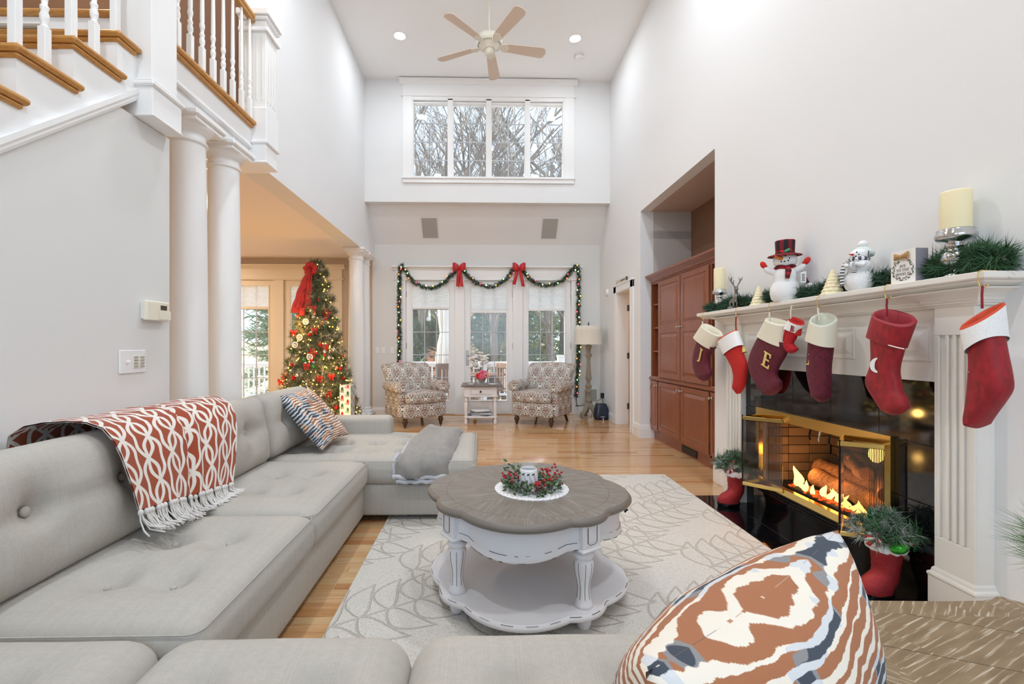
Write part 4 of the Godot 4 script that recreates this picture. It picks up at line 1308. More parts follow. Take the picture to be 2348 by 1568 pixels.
	g = G.new(); g.lathe([Vector2(0.03, 0.001), Vector2(0.05, 0.02), Vector2(0.06, 0.06), Vector2(0.056, 0.06), Vector2(0.045, 0.02)], 18, Vector3.ZERO, Basis(), true, true)
	part("body", g, M.white_plastic, t)

func spaced(h: float, r: float, n: int) -> Array:   # positions -h..h, denser in the rounded rims
	var a := []
	for k in [0.0, 0.12, 0.3, 0.55, 1.0]: a.append(-h + r * k)
	for i in range(1, n): a.append(-h + r + (2 * h - 2 * r) * i / n)
	for k in [1.0, 0.55, 0.3, 0.12, 0.0]: a.append(h - r * k)
	return a

# soft box: rounded box of size s, radius r, pushed about by disp(point) -> offset
func soft_box(s: Vector3, r: float, cell: float, disp: Callable, xf_: Transform3D) -> G:
	var g := G.new(); var h := s / 2
	var ax := [Vector3(1, 0, 0), Vector3(0, 1, 0), Vector3(0, 0, 1)]
	for i in 3:
		var iu := (i + 1) % 3; var iw := (i + 2) % 3
		var us := spaced(h[iu], r, maxi(2, int((2 * h[iu]) / cell))); var ws := spaced(h[iw], r, maxi(2, int((2 * h[iw]) / cell)))
		for sg in [1.0, -1.0]:
			var rows := []
			for w in ws:
				var row := PackedVector3Array()
				for u in us:
					var p: Vector3 = ax[i] * h[i] * sg + ax[iu] * u * sg + ax[iw] * w
					var q := p.clamp(-(h - Vector3.ONE * r), h - Vector3.ONE * r)
					var o := q + (p - q).normalized() * r
					row.append(xf_ * (o + disp.call(o)))
				rows.append(row)
			g.grid(rows, false, 1.0, 1.0)
	weld(g)
	return g

func weld(g: G) -> void:
	var acc := {}
	for i in g.v.size():
		var k := Vector3i((g.v[i] * 20000.0).round())
		acc[k] = acc.get(k, Vector3.ZERO) + g.n[i]
	for i in g.v.size(): g.n[i] = (acc[Vector3i((g.v[i] * 20000.0).round())] as Vector3).normalized()

func dent(p: Vector2, c: Vector2, r: float) -> float: return exp(-p.distance_squared_to(c) / (r * r))

func seat_cushion(parent: Node3D, x0: float, x1: float, d0: float, d1: float, y0: float, y1: float, tufts: Array, mat: Material, r := 0.05, welt := true) -> void:
	var s := Vector3(x1 - x0, y1 - y0, d1 - d0)
	var c := P3((x0 + x1) / 2, (y0 + y1) / 2, (d0 + d1) / 2)
	var lx := s.x; var lz := s.z
	var g := soft_box(s, r, 0.035, func(p: Vector3) -> Vector3:
		var up := clampf((p.y + s.y * 0.1) / (s.y * 0.6), 0, 1)
		var ex := 1.0 - pow(absf(p.x) / (lx / 2), 4.0); var ez := 1.0 - pow(absf(p.z) / (lz / 2), 4.0)
		var o := 0.034 * ex * ez
		var q := Vector2(p.x + c.x, -(p.z + c.z))
		for t in tufts: o -= 0.042 * dent(q, t, 0.05) + 0.030 * dent(q, t, 0.14)
		for i in tufts.size():
			for j in i:
				var a: Vector2 = tufts[i]; var b: Vector2 = tufts[j]
				if a.distance_to(b) > 0.42: continue
				var m := Geometry2D.get_closest_point_to_segment(q, a, b)
				o -= 0.012 * exp(-q.distance_squared_to(m) / 0.0012)
		var bul := 0.012 * (1.0 - pow(absf(p.y) / (s.y / 2), 2.0))
		var n := Vector3(signf(p.x) * pow(absf(p.x) / (lx / 2), 8.0), 0, signf(p.z) * pow(absf(p.z) / (lz / 2), 8.0))
		return Vector3(0, o * up, 0) + n * bul, Transform3D(Basis(), c))
	var o := wpart("seat_cushion", g, mat, parent)
	# welt round the top rim
	g = G.new()
	var yy := y1 - 0.012; var i2 := 0.004
	var pts := []
	var rr := r * 0.8
	for k in 41:
		var a := TAU * k / 40.0 + PI / 40
		var px := (lx / 2 - rr) * signf(cos(a)) + rr * cos(a); var pz := (lz / 2 - rr) * signf(sin(a)) + rr * sin(a)
		pts.append(Vector3(c.x + px, yy, c.z + pz))
	g.tube(pts, 0.003, 5, false, false)
	if welt: wpart("welt", g, mat, o)
	for t in tufts:
		g = G.new(); g.lathe([Vector2(0.011, 0), Vector2(0.012, 0.004), Vector2(0.006, 0.008), Vector2(0, 0.009)], 12, P3(t.x, y1 - 0.028, t.y)); wpart("button", g, mat, o)

func back_cushion(parent: Node3D, at: Vector3, s: Vector3, tilt: Basis, tufts: Array, mat: Material) -> void:
	# local x is out of the back, y up, z along; tufts in (z, y)
	var xf_ := Transform3D(tilt, at)
	var g := soft_box(s, 0.075, 0.032, func(p: Vector3) -> Vector3:
		var f := clampf((p.x + s.x * 0.1) / (s.x * 0.5), 0, 1)
		var o := 0.04 * (1.0 - pow(absf(p.y) / (s.y / 2), 2.0)) * (1.0 - pow(absf(p.z) / (s.z / 2), 4.0))
		var q := Vector2(p.z, p.y)
		for t in tufts:
			o -= 0.05 * dent(q, t, 0.05) + 0.02 * dent(q, t, 0.13)
			# creases running out of the button
			o -= 0.012 * exp(-pow(q.y - t.y, 2) / 0.0008) * dent(q, t, 0.2)
			o -= 0.010 * exp(-pow((q.x - t.x) - (q.y - t.y) * 0.3, 2) / 0.0008) * dent(q, t, 0.18)
		o += 0.006 * sin(p.z * 21.0 + p.y * 13.0) * sin(p.y * 17.0)
		return Vector3(o * f, 0, 0), xf_)
	var o := wpart("back_cushion", g, mat, parent)
	for t in tufts:
		g = G.new(); g.lathe([Vector2(0.016, 0), Vector2(0.017, 0.005), Vector2(0.01, 0.01), Vector2(0, 0.011)], 14, xf_ * Vector3(s.x / 2 - 0.036, t.y, t.x), tilt * aim(Vector3.RIGHT))
		wpart("button", g, mat, o)

func throw_pillow(label: String, corners: Array, thick: float, mat: Material) -> void:
	# corners: top near, top far, bottom far, bottom near
	var c := Vector3.ZERO
	for q in corners: c += q / 4.0
	var t := thing("throw_pillow", label, "pillow", c)
	var U: Vector3 = (corners[1] - corners[0] + corners[2] - corners[3]) / 4.0
	var W: Vector3 = (corners[0] - corners[3] + corners[1] - corners[2]) / 4.0
	var N := U.cross(W).normalized()
	var g := G.new()
	for sg in [1.0, -1.0]:
		var rows := []
		var n := 26
		for i in n + 1:
			var row := PackedVector3Array()
			for j in n + 1:
				var u := -1.0 + 2.0 * j / n; var w := -1.0 + 2.0 * i / n
				u = sin(u * PI / 2) * 0.4 + u * 0.6; w = sin(w * PI / 2) * 0.4 + w * 0.6
				var h := pow(maxf(0, (1 - u * u) * (1 - w * w)), 0.42) * thick
				h += thick * 0.05 * sin(u * 9 + w * 4) * (1 - u * u) * (1 - w * w)
				var pu := u * (1 - 0.085 * (1 - w * w) * u * u); var pw := w * (1 - 0.085 * (1 - u * u) * w * w)
				row.append(U * pu + W * pw + N * h * sg)
			rows.append(row)
		g.grid(rows, false, 1.0, 1.0, sg < 0)
	weld(g)
	part("cover", g, mat, t)

func stripe_tex(seed_: int, bias: float) -> StandardMaterial3D:
	var n1 := noise(seed_, 0.006, 3); var n2 := noise(seed_ + 1, 0.02, 2); var n3 := noise(seed_ + 2, 0.004, 2)
	var S := 640
	var im := paint(S, S, func(x: int, y: int) -> Color:
		var s := y / 640.0 * 25.0 + 1.1 * n1.get_noise_2d(x * 0.45, y * 0.2) + 0.16 * n2.get_noise_2d(x * 1.3, y * 0.25)
		var f := s - floorf(s)
		var reg := n3.get_noise_2d(x * 1.6, y * 0.5 + floorf(s) * 47.0) + bias * (x / 640.0 - 0.5)
		var wd := 0.60 + 0.42 * n2.get_noise_2d(x * 0.35 + 300, floorf(s) * 61.0)
		if f < wd:
			if reg > 0.30: return c8(62, 70, 82)
			if reg > 0.22: return c8(140, 138, 138)
			return c8(168, 108, 72)
		if reg > 0.15: return c8(212, 214, 216)
		return c8(238, 229, 214))
	var m := mk("stripe_%d" % seed_, Color.WHITE, 0.9)
	m.albedo_texture = tex(im); m.rim_enabled = true; m.rim = 0.2
	return m

func seating() -> void:
	var lin := weave("sofa_linen", c8(168, 163, 154), c8(208, 203, 195), 5.5)
	var s := thing("sectional_sofa", "large light grey tufted sectional sofa with a chaise end", "sofa", P3(-1.2, 0, 2.2))
	# bases
	for q in [[-1.74, -0.80, 1.0, 3.10], [-1.74, -0.10, 3.11, 4.08], [-1.74, 0.60, 0.12, 1.24]]:
		wpart("base", soft_box(Vector3(q[1] - q[0], 0.215, q[3] - q[2]), 0.018, 0.3, func(p: Vector3) -> Vector3: return Vector3.ZERO, Transform3D(Basis(), P3((q[0] + q[1]) / 2, 0.152, (q[2] + q[3]) / 2))), lin, s)
	var g: G
	for q in [[-0.86, 1.3], [-0.86, 3.0], [-1.68, 4.0], [-0.17, 3.18], [-0.17, 4.0], [0.52, 0.2], [0.52, 1.16], [-1.68, 0.2]]:
		g = G.new(); g.lathe([Vector2(0.026, 0), Vector2(0.034, 0.05)], 12, P3(q[0], 0, q[1])); wpart("foot", g, M.dark, s)
	# back frames and arm
	var flat := func(p: Vector3) -> Vector3: return Vector3.ZERO
	wpart("backrest", soft_box(Vector3(0.16, 0.77, 4.06), 0.05, 0.2, flat, Transform3D(Basis(), P3(-1.705, 0.435, 2.06))), lin, s)
	wpart("backrest", soft_box(Vector3(2.2, 0.70, 0.15), 0.05, 0.2, flat, Transform3D(Basis(), P3(-0.50, 0.40, 0.085))), lin, s)
	wpart("arm", soft_box(Vector3(0.96, 0.56, 0.20), 0.045, 0.12, flat, Transform3D(Basis(), P3(-1.255, 0.315, 3.965))), lin, s)
	# seats
	seat_cushion(s, -1.62, -0.772, 1.255, 2.118, 0.25, 0.425, [Vector2(-1.235, 1.53), Vector2(-1.02, 1.53), Vector2(-1.235, 1.86), Vector2(-1.02, 1.86)], lin)
	seat_cushion(s, -1.62, -0.772, 2.122, 3.09, 0.25, 0.425, [Vector2(-1.235, 2.45), Vector2(-1.02, 2.45), Vector2(-1.235, 2.78), Vector2(-1.02, 2.78)], lin)
	var tf := []
	for d in [3.36, 3.65, 3.92]:
		for x in [-1.35, -1.09, -0.83, -0.57, -0.31]:
			if d < 3.8 or x > -0.7: tf.append(Vector2(x, d))
	seat_cushion(s, -1.62, -0.045, 3.095, 4.10, 0.25, 0.43, tf, lin, 0.06)
	for q in [[-1.62, -0.845], [-0.84, -0.185], [-0.18, 0.60]]:
		var cx: float = (q[0] + q[1]) / 2
		seat_cushion(s, q[0] + 0.004, q[1] - 0.004, 0.20, 1.262, 0.25, 0.432, [Vector2(cx - 0.14, 1.04), Vector2(cx + 0.14, 1.04), Vector2(cx - 0.14, 0.68), Vector2(cx + 0.14, 0.68)], lin, 0.088, false)
	# back cushions along the wall, then behind the near seats
	for q in [[0.30, 1.19], [1.20, 2.115], [2.12, 3.045], [3.05, 3.845]]:
		var L: float = q[1] - q[0]
		var b := Basis(Vector3(0, 0, 1), 0.16)
		back_cushion(s, P3(-1.515, 0.645, (q[0] + q[1]) / 2), Vector3(0.23, 0.44, L), b, [Vector2(-L * 0.21, 0.02), Vector2(L * 0.21, 0.02)], lin)
	for q in [[-0.84, -0.185], [-0.18, 0.58]]:
		var L: float = q[1] - q[0]
		var b := Basis(Vector3.UP, PI / 2) * Basis(Vector3(0, 0, 1), 0.14)
		back_cushion(s, P3((q[0] + q[1]) / 2, 0.60, 0.265), Vector3(0.20, 0.36, L), b, [Vector2(0, 0.0)], lin)
	# pillows
	throw_pillow("big brown and cream striped pillow close to the camera at the end of the sofa", [P3(0.165, 0.865, 0.455), P3(0.60, 0.895, 0.755), P3(0.575, 0.455, 0.80), P3(0.14, 0.45, 0.50)], 0.135, stripe_tex(41, 0.1))
	throw_pillow("grey and brown striped pillow leaning in the far corner of the sofa", [P3(-1.46, 0.85, 3.26), P3(-1.44, 0.855, 3.80), P3(-1.09, 0.475, 3.76), P3(-1.11, 0.47, 3.19)], 0.075, stripe_tex(52, -0.9))
	orange_throw()
	grey_throw(lin)

func orange_throw() -> void:
	var im := paint(512, 512, func(x: int, y: int) -> Color:
		var u := x / 512.0 * 2.0; var w := y / 512.0 * 1.0
		var best := 9.0
		for ph in [0.0, 0.5]:
			var X: float = u - floorf(u) + 0.0
			for k in [-1.0, 0.0, 1.0, 2.0]:
				for sg in [-1.0, 1.0]:
					var cx: float = k * 0.5 + 0.25 * ph * 2.0 * 0.5 + sg * (0.165 * sin(TAU * (w * 2.0 + ph * 0.5)) + 0.035 * sin(TAU * (w * 6.0 + ph * 1.5)))
					var sl: float = 0.165 * TAU * 2.0 * cos(TAU * (w * 2.0 + ph * 0.5)) * 0.5
					best = minf(best, absf(X - cx) / sqrt(1.0 + sl * sl))
		var f := 0.94 + 0.06 * sin(x * 0.9) * sin(y * 1.1)
		if best < 0.028: return c8(238, 232, 224)
		return Color(c8(172, 74, 36) * f))
	var m := mk("trellis_plush", Color.WHITE, 0.85); m.albedo_texture = tex(im); m.rim_enabled = true; m.rim = 0.4
	m.cull_mode = BaseMaterial3D.CULL_DISABLED
	mk("fringe", c8(226, 222, 218), 0.95)
	var t := thing("fringed_throw", "rust orange throw with white trellis pattern draped over the sofa back", "blanket", P3(-1.6, 0.8, 2.2))
	# cross section: x, y, near depth, far depth
	var pr := [[-1.798, 0.52, 1.76, 2.66], [-1.798, 0.66, 1.76, 2.66], [-1.796, 0.80, 1.76, 2.66], [-1.785, 0.86, 1.755, 2.66], [-1.73, 0.893, 1.75, 2.655], [-1.65, 0.907, 1.74, 2.65], [-1.56, 0.912, 1.73, 2.64], [-1.48, 0.908, 1.725, 2.62], [-1.415, 0.888, 1.72, 2.60], [-1.375, 0.842, 1.72, 2.575], [-1.35, 0.785, 1.725, 2.545], [-1.332, 0.715, 1.735, 2.505], [-1.316, 0.645, 1.745, 2.46], [-1.303, 0.575, 1.755, 2.415]]
	var rows := []
	for k in pr.size():
		var q: Array = pr[k]
		var row := PackedVector3Array()
		for j in 41:
			var f := j / 40.0
			var d: float = lerpf(q[2], q[3], f)
			var out := 0.006 * sin(f * 15.0 + k * 0.25) + 0.008 * sin(f * 6.0 + 1.0)
			if f > 0.42 and f < 0.62: out += 0.012 * sin((f - 0.42) / 0.2 * TAU * 1.5)
			out *= clampf(k / 6.0, 0.2, 1.0)
			row.append(P3(q[0] + out, q[1] + out * 0.7 - 0.085 * f * clampf((k - 7) / 6.0, 0, 1), d))
		rows.append(row)
	var g := G.new(); g.grid(rows, false, 1.5, 1.25, true)
	var under := []
	for row in rows:
		var r2 := PackedVector3Array()
		for i in row.size(): r2.append(row[i] + Vector3(-0.006, -0.006, 0))
		under.append(r2)
	g.grid(under, false, 1.5, 1.25, false)
	wpart("cloth", g, m, t)
	var last: PackedVector3Array = rows[-1]
	for k in 30:
		var f := (k + 0.5) / 30.0
		var a: Vector3 = last[int(f * 40)]
		g = G.new()
		g.ball(a + Vector3(0.004, -0.012, 0), Vector3(0.010, 0.013, 0.010), 8, 5)
		for q in 6:
			var z := rnd(-0.014, 0.014); var ln := rnd(0.07, 0.10)
			var pts := [a + Vector3(0.002, 0.0, z * 0.2), a + Vector3(0.01 + rnd(-0.004, 0.006), -ln * 0.45, z * 0.7), a + Vector3(0.02 + rnd(0, 0.02), -minf(ln * 0.85, a.y - 0.45), z * 1.3), a + Vector3(0.045 + rnd(0, 0.035), -minf(ln, a.y - 0.448), z * 2.4)]
			g.tube(pts, 0.0028, 5)
		wpart("tassel", g, M.fringe, t)

func grey_throw(_lin: Material) -> void:
	var n1 := noise(61, 0.03, 3)
	var im := paint(256, 256, func(x: int, y: int) -> Color: return c8(138, 134, 130).lerp(c8(152, 148, 143), clampf(0.5 + n1.get_noise_2d(x, y), 0, 1)))
	var ve := mk("grey_velvet", Color.WHITE, 0.7); ve.albedo_texture = tex(im); ve.rim_enabled = true; ve.rim = 0.5; tri_map(ve, Vector3.ONE * 2.0)
	var n2 := noise(62, 0.35, 2)
	var im2 := paint(256, 256, func(x: int, y: int) -> Color: return c8(150, 152, 160).lerp(c8(236, 236, 240), clampf(0.55 + 0.9 * n2.get_noise_2d(x, y), 0, 1)))
	var sh := mk("sherpa", Color.WHITE, 1.0); sh.albedo_texture = tex(im2); tri_map(sh, Vector3.ONE * 6.0)
	sh.normal_enabled = true; sh.normal_texture = bump_of(im2, 4.0)
	var t := thing("folded_throw", "folded grey velvet throw with fleecy edge lying over the chaise", "blanket", P3(-0.4, 0.45, 3.5))
	var path := [[4.10, 0.455], [4.06, 0.477], [3.95, 0.484], [3.75, 0.487], [3.55, 0.487], [3.35, 0.484], [3.2, 0.476], [3.13, 0.462], [3.085, 0.435], [3.06, 0.40], [3.05, 0.36], [3.048, 0.325]]
	var rows := []
	for k in path.size():
		var row := PackedVector3Array()
		var f := k / float(path.size() - 1)
		var xl := lerpf(-0.53, -0.60, f) + 0.012 * sin(k * 1.3); var xr := lerpf(-0.17, -0.225, f) + 0.008 * sin(k * 1.9)
		for j in 25:
			var u := j / 24.0
			var e := 1.0 - pow(absf(2 * u - 1), 6.0)
			var wr := 0.010 * sin(u * 7.0 + k * 0.5) + 0.006 * sin(u * 15.0 - k * 0.9) + 0.006 * sin(k * 1.3 + u * 3.0)
			var lift := (0.012 + wr) * e - 0.04 * (1 - e)
			var nrm := Vector3.UP if k < 7 else Vector3(0, 0.3, 1).normalized()
			row.append(P3(lerpf(xl, xr, u), path[k][1], path[k][0]) + nrm * lift)
		rows.append(row)
	var g := G.new(); g.grid(rows, false, 1, 1, true)
	var low := []
	for row in rows:
		var r2 := PackedVector3Array()
		for p in row: r2.append(p + Vector3(0, -0.012, -0.004))
		low.append(r2)
	g.grid(low, false)
	wpart("velvet", g, ve, t)
	for q in [[0.322, -0.595, -0.215, 0.016], [0.293, -0.57, -0.30, 0.015]]:
		g = G.new()
		var pts := []
		for k in 22: pts.append(P3(lerpf(q[1], q[2], k / 21.0), q[0] + 0.004 * sin(k * 1.1), 3.052))
		g.tube(pts, q[3], 10, true, true, 1.0); wpart("fleece_edge", g, sh, t)
	g = G.new()
	var pts := []
	for row in rows.slice(4): pts.append(row[0] + Vector3(-0.006, 0.002, 0.0))
	g.tube(pts, 0.013, 8); wpart("fleece_edge", g, sh, t)
	g = G.new(); g.cub(P3(-0.475, 0.322, 3.032), Vector3(0.05, 0.022, 0.003), 0.001); wpart("label_tag", g, mk("tag_blue", c8(72, 88, 104), 0.8), t)

func rug_and_tables() -> void:
	rug()
	coffee_table()
	end_table()

func rug() -> void:
	var W := 700; var Hh := 930
	var buf := PackedFloat32Array(); buf.resize(W * Hh)
	var stamp := func(x: float, y: float, r: float, v: float) -> void:
		var x0 := int(x); var y0 := int(y); var k := int(ceil(r))
		for dy in range(-k, k + 1):
			for dx in range(-k, k + 1):
				if dx * dx + dy * dy > r * r + 0.5: continue
				var xx := x0 + dx; var yy := y0 + dy
				if xx >= 0 and xx < W and yy >= 0 and yy < Hh: buf[yy * W + xx] = maxf(buf[yy * W + xx], v)
	var r := RandomNumberGenerator.new(); r.seed = 5
	# sprays of long leaves: a stem with leaves to both sides
	for sy in range(-1, 7):
		for sx in range(-1, 4):
			var a := Vector2(sx * 240 + (sy % 2) * 120 - 40, sy * 165 + 30)
			var dir := Vector2(0.86, -0.5)
			var nn := Vector2(-dir.y, dir.x)
			for k in 6:
				var b := a + dir * (k * 40 + 6)
				for side in [-1.0, 1.0]:
					var ld: Vector2 = (dir * 0.55 + nn * side * 0.9).normalized(); var ln: Vector2 = Vector2(-ld.y, ld.x)
					var L := 92.0 - k * 5.0
					for m in 90:
						var t := m / 89.0
						var w := 17.0 * sin(PI * pow(t, 0.75))
						var bend = 12.0 * sin(t * PI) * side
						for s2 in [-1.0, 1.0]:
							var p: Vector2 = b + ld * (t * L) + ln * (w * s2 + bend)
							stamp.call(p.x, p.y, 1.1, 0.8)
			for m in 130:
				var p := a + dir * (m * 2.0)
				stamp.call(p.x, p.y, 1.4, 0.8)
	var nz := noise(31, 0.02, 2)
	var im := paint(W, Hh, func(x: int, y: int) -> Color:
		var line: float = buf[y * W + x]
		var dash := 0.5 + 0.5 * nz.get_noise_2d(x * 9.0, y * 46.0)
		var base := c8(206, 201, 192).lerp(c8(232, 228, 221), dash)
		if r.randf() < 0.10: base = base.darkened(0.12)
		return base.lerp(c8(186, 178, 164), line * (0.5 + 0.5 * dash)))
	var m := mk("rug_pile", Color.WHITE, 1.0); m.albedo_texture = tex(im)
	var hm := paint(W, Hh, func(x: int, y: int) -> Color: return Color.WHITE * (0.9 - 0.75 * buf[y * W + x] + 0.1 * nz.get_noise_2d(x * 9.0, y * 46.0)))
	m.normal_enabled = true; m.normal_texture = bump_of(hm, 2.5)
	var t := thing("area_rug", "large cream area rug with a carved pattern of long leaves", "rug", P3(0.52, 0, 2.6))
	var g := G.new()
	g.quad(P3(-0.65, 0.012, 1.05), P3(1.69, 0.012, 1.05), P3(1.69, 0.012, 4.18), P3(-0.65, 0.012, 4.18))
	wpart("pile", g, m, t)
	g = G.new(); g.box(-0.65, 0.001, 1.05, 1.69, 0.0115, 4.18); wpart("backing", g, M.grout, t)

func lobed(phi_deg: float, leg0: float) -> float:
	var f := fposmod(phi_deg - leg0 + 45.0, 90.0) - 45.0
	var a := absf(f)
	if a < 14.0: return 0.452 + 0.026 * cos(a / 14.0 * PI / 2)
	return 0.452 + 0.046 * sin(PI * clampf((a - 14.0) / 62.0, 0, 1))

func coffee_table() -> void:
	var L0 := 212.0
	var ring := func(scale: float, off: float, y: float, yv: float) -> PackedVector3Array:
		var q := PackedVector3Array()
		for k in 180:
			var deg := k * 2.0
			var r: float = lobed(deg, L0) * scale + off
			var f := fposmod(deg - L0, 90.0); var lobe := maxf(0, sin(PI * clampf((f - 10) / 70.0, 0, 1)))
			var a := deg_to_rad(deg)
			q.append(Vector3(cos(a) * r, y + yv * lobe, -sin(a) * r))
		return q
	var n1 := noise(15, 0.02, 3)
	var im := paint(640, 640, func(x: int, y: int) -> Color:
		var p := Vector2(x - 320.0, y - 320.0) / 640.0
		var rr := p.length(); var an := atan2(p.y, p.x)
		var wedge := floorf(an / (TAU / 8.0)); var mid := (wedge + 0.5) * TAU / 8.0
		var q := p.rotated(-mid)
		var ring2 := rr > 0.395
		var u := q.x; var w := q.y + int(wedge + 8) % 3 * 0.31
		if ring2:
			u = rr; w = an * 0.45
		var gr := n1.get_noise_2d(u * 130.0 + wedge * 50.0, w * 9000.0) if not ring2 else n1.get_noise_2d(u * 260.0, w * 9000.0)
		var c := c8(134, 126, 116).lerp(c8(112, 102, 92), 0.5 + 0.5 * n1.get_noise_2d(u * 400.0 + wedge * 90.0, w * 900.0))
		if gr > 0.26: c = c.lerp(c8(206, 204, 200), clampf((gr - 0.26) * 2.2, 0, 0.55))
		if absf(rr - 0.395) < 0.0016: c = c.darkened(0.3)
		return c)
	var wt := mk("washed_top", Color.WHITE, 0.32); wt.albedo_texture = tex(im); wt.uv1_offset = Vector3(0.5, 0.5, 0)
	mk("washed_edge", c8(118, 110, 102), 0.4)
	var ch := mk("chalk_white", c8(236, 234, 236), 0.5)
	mk("worn", c8(70, 58, 50), 0.8)
	var t := thing("coffee_table", "round scalloped coffee table with grey washed top and chalky white legs", "coffee table", P3(0.222, 0.013, 2.25))
	var g := G.new()
	g.loft([ring.call(1, -0.022, 0.452, 0), ring.call(1, -0.006, 0.455, 0), ring.call(1, 0.0, 0.463, 0), ring.call(1, 0.0, 0.470, 0), ring.call(1, -0.004, 0.477, 0), ring.call(1, -0.006, 0.4785, 0), ring.call(1, -0.012, 0.4865, 0), ring.call(1, -0.016, 0.487, 0)], true, false)
	part("top_edge", g, M.washed_edge, t)
	g = G.new(); g.cap(ring.call(1, -0.016, 0.487, 0)); part("tabletop", g, wt, t)
	g = G.new()
	g.loft([ring.call(0.9, -0.012, 0.345, -0.028), ring.call(0.9, 0.0, 0.345, -0.028), ring.call(0.9, 0.004, 0.352, -0.028), ring.call(0.9, 0.0, 0.362, -0.028), ring.call(0.9, 0.0, 0.372, -0.028), ring.call(0.9, -0.006, 0.378, -0.028), ring.call(0.9, -0.006, 0.455, 0)], false, false)
	part("apron", g, ch, t)
	# worn edges: rubbed lines on the apron
	for y in [[0.347, -0.028, 0.0035], [0.374, -0.028, -0.002], [0.446, 0.0, -0.003]]:
		g = G.new()
		var q: PackedVector3Array = ring.call(0.9, y[2], y[0], y[1])
		var seg := []
		for k in 181:
			if seg.size() > 0 and (rng.randf() < 0.3):
				if seg.size() > 1: g.tube(seg, rnd(0.0008, 0.0019), 4)
				seg = []
			elif not (k % 45 in [0, 1, 44]): seg.append(q[k % 180])
		part("worn_edge", g, M.worn, t).set_meta("kind", "stuff")
	for k in 4:
		var a := deg_to_rad(L0 + 90.0 * k)
		var dir := Vector3(cos(a), 0, -sin(a)); var at := dir * 0.405
		g = G.new(); g.xf = Transform3D(Basis(Vector3.UP, a), at)
		g.cub(Vector3(0.003, 0.40, 0), Vector3(0.07, 0.105, 0.10), 0.004)
		g.cub(Vector3(0.003, 0.343, 0), Vector3(0.085, 0.016, 0.115), 0.006)
		g.panel(Vector3(0.0381, 0.362, 0.036), Vector3(0, 0, -1), Vector3.UP, 0.072, 0.082, [[0, 0.0], [0.004, 0.003], [0.010, 0.0005], [0.014, 0.002]])
		var bl := part("corner_block", g, ch, t)
		g = G.new(); g.xf = Transform3D(Basis(Vector3.UP, a), at)
		g.tube([Vector3(0.041, 0.44, 0.026), Vector3(0.041, 0.375, 0.026), Vector3(0.041, 0.366, 0.014), Vector3(0.041, 0.366, -0.014), Vector3(0.041, 0.375, -0.026), Vector3(0.041, 0.44, -0.026)], 0.0013, 4)
		part("panel_line", g, M.worn, bl)
		g = G.new()
		var prof := [[0.036, 0.088], [0.040, 0.094], [0.037, 0.105], [0.034, 0.112], [0.030, 0.125], [0.027, 0.15], [0.026, 0.17], [0.030, 0.20], [0.038, 0.235], [0.042, 0.262], [0.041, 0.28], [0.035, 0.288], [0.031, 0.291], [0.038, 0.296], [0.044, 0.304], [0.044, 0.312], [0.038, 0.318], [0.031, 0.322], [0.033, 0.33], [0.038, 0.337]]
		var rings := []
		for q in prof:
			var r := PackedVector3Array()
			for j in 40:
				var b := -TAU * j / 40
				var fl := 1.0
				if q[1] > 0.11 and q[1] < 0.286: fl = 1.0 - 0.05 * pow(absf(cos(b * 4.0)), 10.0)
				r.append(at * 0.97 + Vector3(cos(b) * q[0] * fl, q[1], sin(b) * q[0] * fl))
			rings.append(r)
		g.loft(rings)
		var lg := part("leg", g, ch, t)
		g = G.new()
		for j in 8:
			var b := TAU * j / 8
			var pts := []
			for q in prof:
				if q[1] > 0.113 and q[1] < 0.285: pts.append(at * 0.97 + Vector3(cos(b) * (q[0] * 0.955 + 0.0004), q[1], sin(b) * (q[0] * 0.955 + 0.0004)))
			g.tube(pts, 0.0011, 4)
		part("flute_lines", g, M.worn, lg).set_meta("kind", "stuff")
		g = G.new(); g.lathe([Vector2(0.026, 0), Vector2(0.030, 0.01), Vector2(0.036, 0.05), Vector2(0.032, 0.058), Vector2(0.034, 0.066)], 20, at * 0.97); part("foot", g, ch, t)
	g = G.new(); g.loft([ring.call(0.97, -0.02, 0.062, 0), ring.call(0.97, 0.0, 0.066, 0), ring.call(0.97, 0.0, 0.08, 0), ring.call(0.97, -0.006, 0.088, 0), ring.call(0.97, -0.012, 0.09, 0)])
	part("lower_shelf", g, ch, t)
	g = G.new()
	var ql: PackedVector3Array = ring.call(0.97, -0.004, 0.087, 0)
	for k in range(0, 180, 6): g.tube([ql[k], ql[k + 1], ql[k + 2], ql[(k + 3) % 180]], rnd(0.0006, 0.0014), 4)
	part("worn_edge", g, M.worn, t).set_meta("kind", "stuff")
	# drawer on the lobe that faces the fire
	var da := deg_to_rad(L0 + 135.0); var dd := Vector3(cos(da), 0, -sin(da))
	g = G.new(); g.lathe([Vector2(0.012, 0), Vector2(0.005, 0.006), Vector2(0.005, 0.016), Vector2(0.014, 0.021), Vector2(0.014, 0.024), Vector2(0.006, 0.030), Vector2(0.003, 0.036)], 12, dd * 0.447 + Vector3(0, 0.41, 0), aim(dd))
	part("drawer_knob", g, M.dark, t)
	# doily, candle glass, berry ring
	var top := 0.5
	var c := onY(1219, 1120, top); c.y = 0
	t = thing("lace_doily", "round white crocheted doily under the berry arrangement", "doily", Vector3(c.x, top, c.z))
	var n3 := noise(99, 0.2, 2)
	var im3 := paint(256, 256, func(x: int, y: int) -> Color:
		var p := Vector2(x - 128, y - 128) / 128.0; var rr := p.length()
		var hole := sin(rr * 46.0) * sin(atan2(p.y, p.x) * 36.0)
		var cc := c8(244, 243, 245)
		if hole > 0.75 and rr > 0.55: cc = c8(150, 142, 136)
		return cc.darkened(0.06 * (0.5 + n3.get_noise_2d(x, y))))
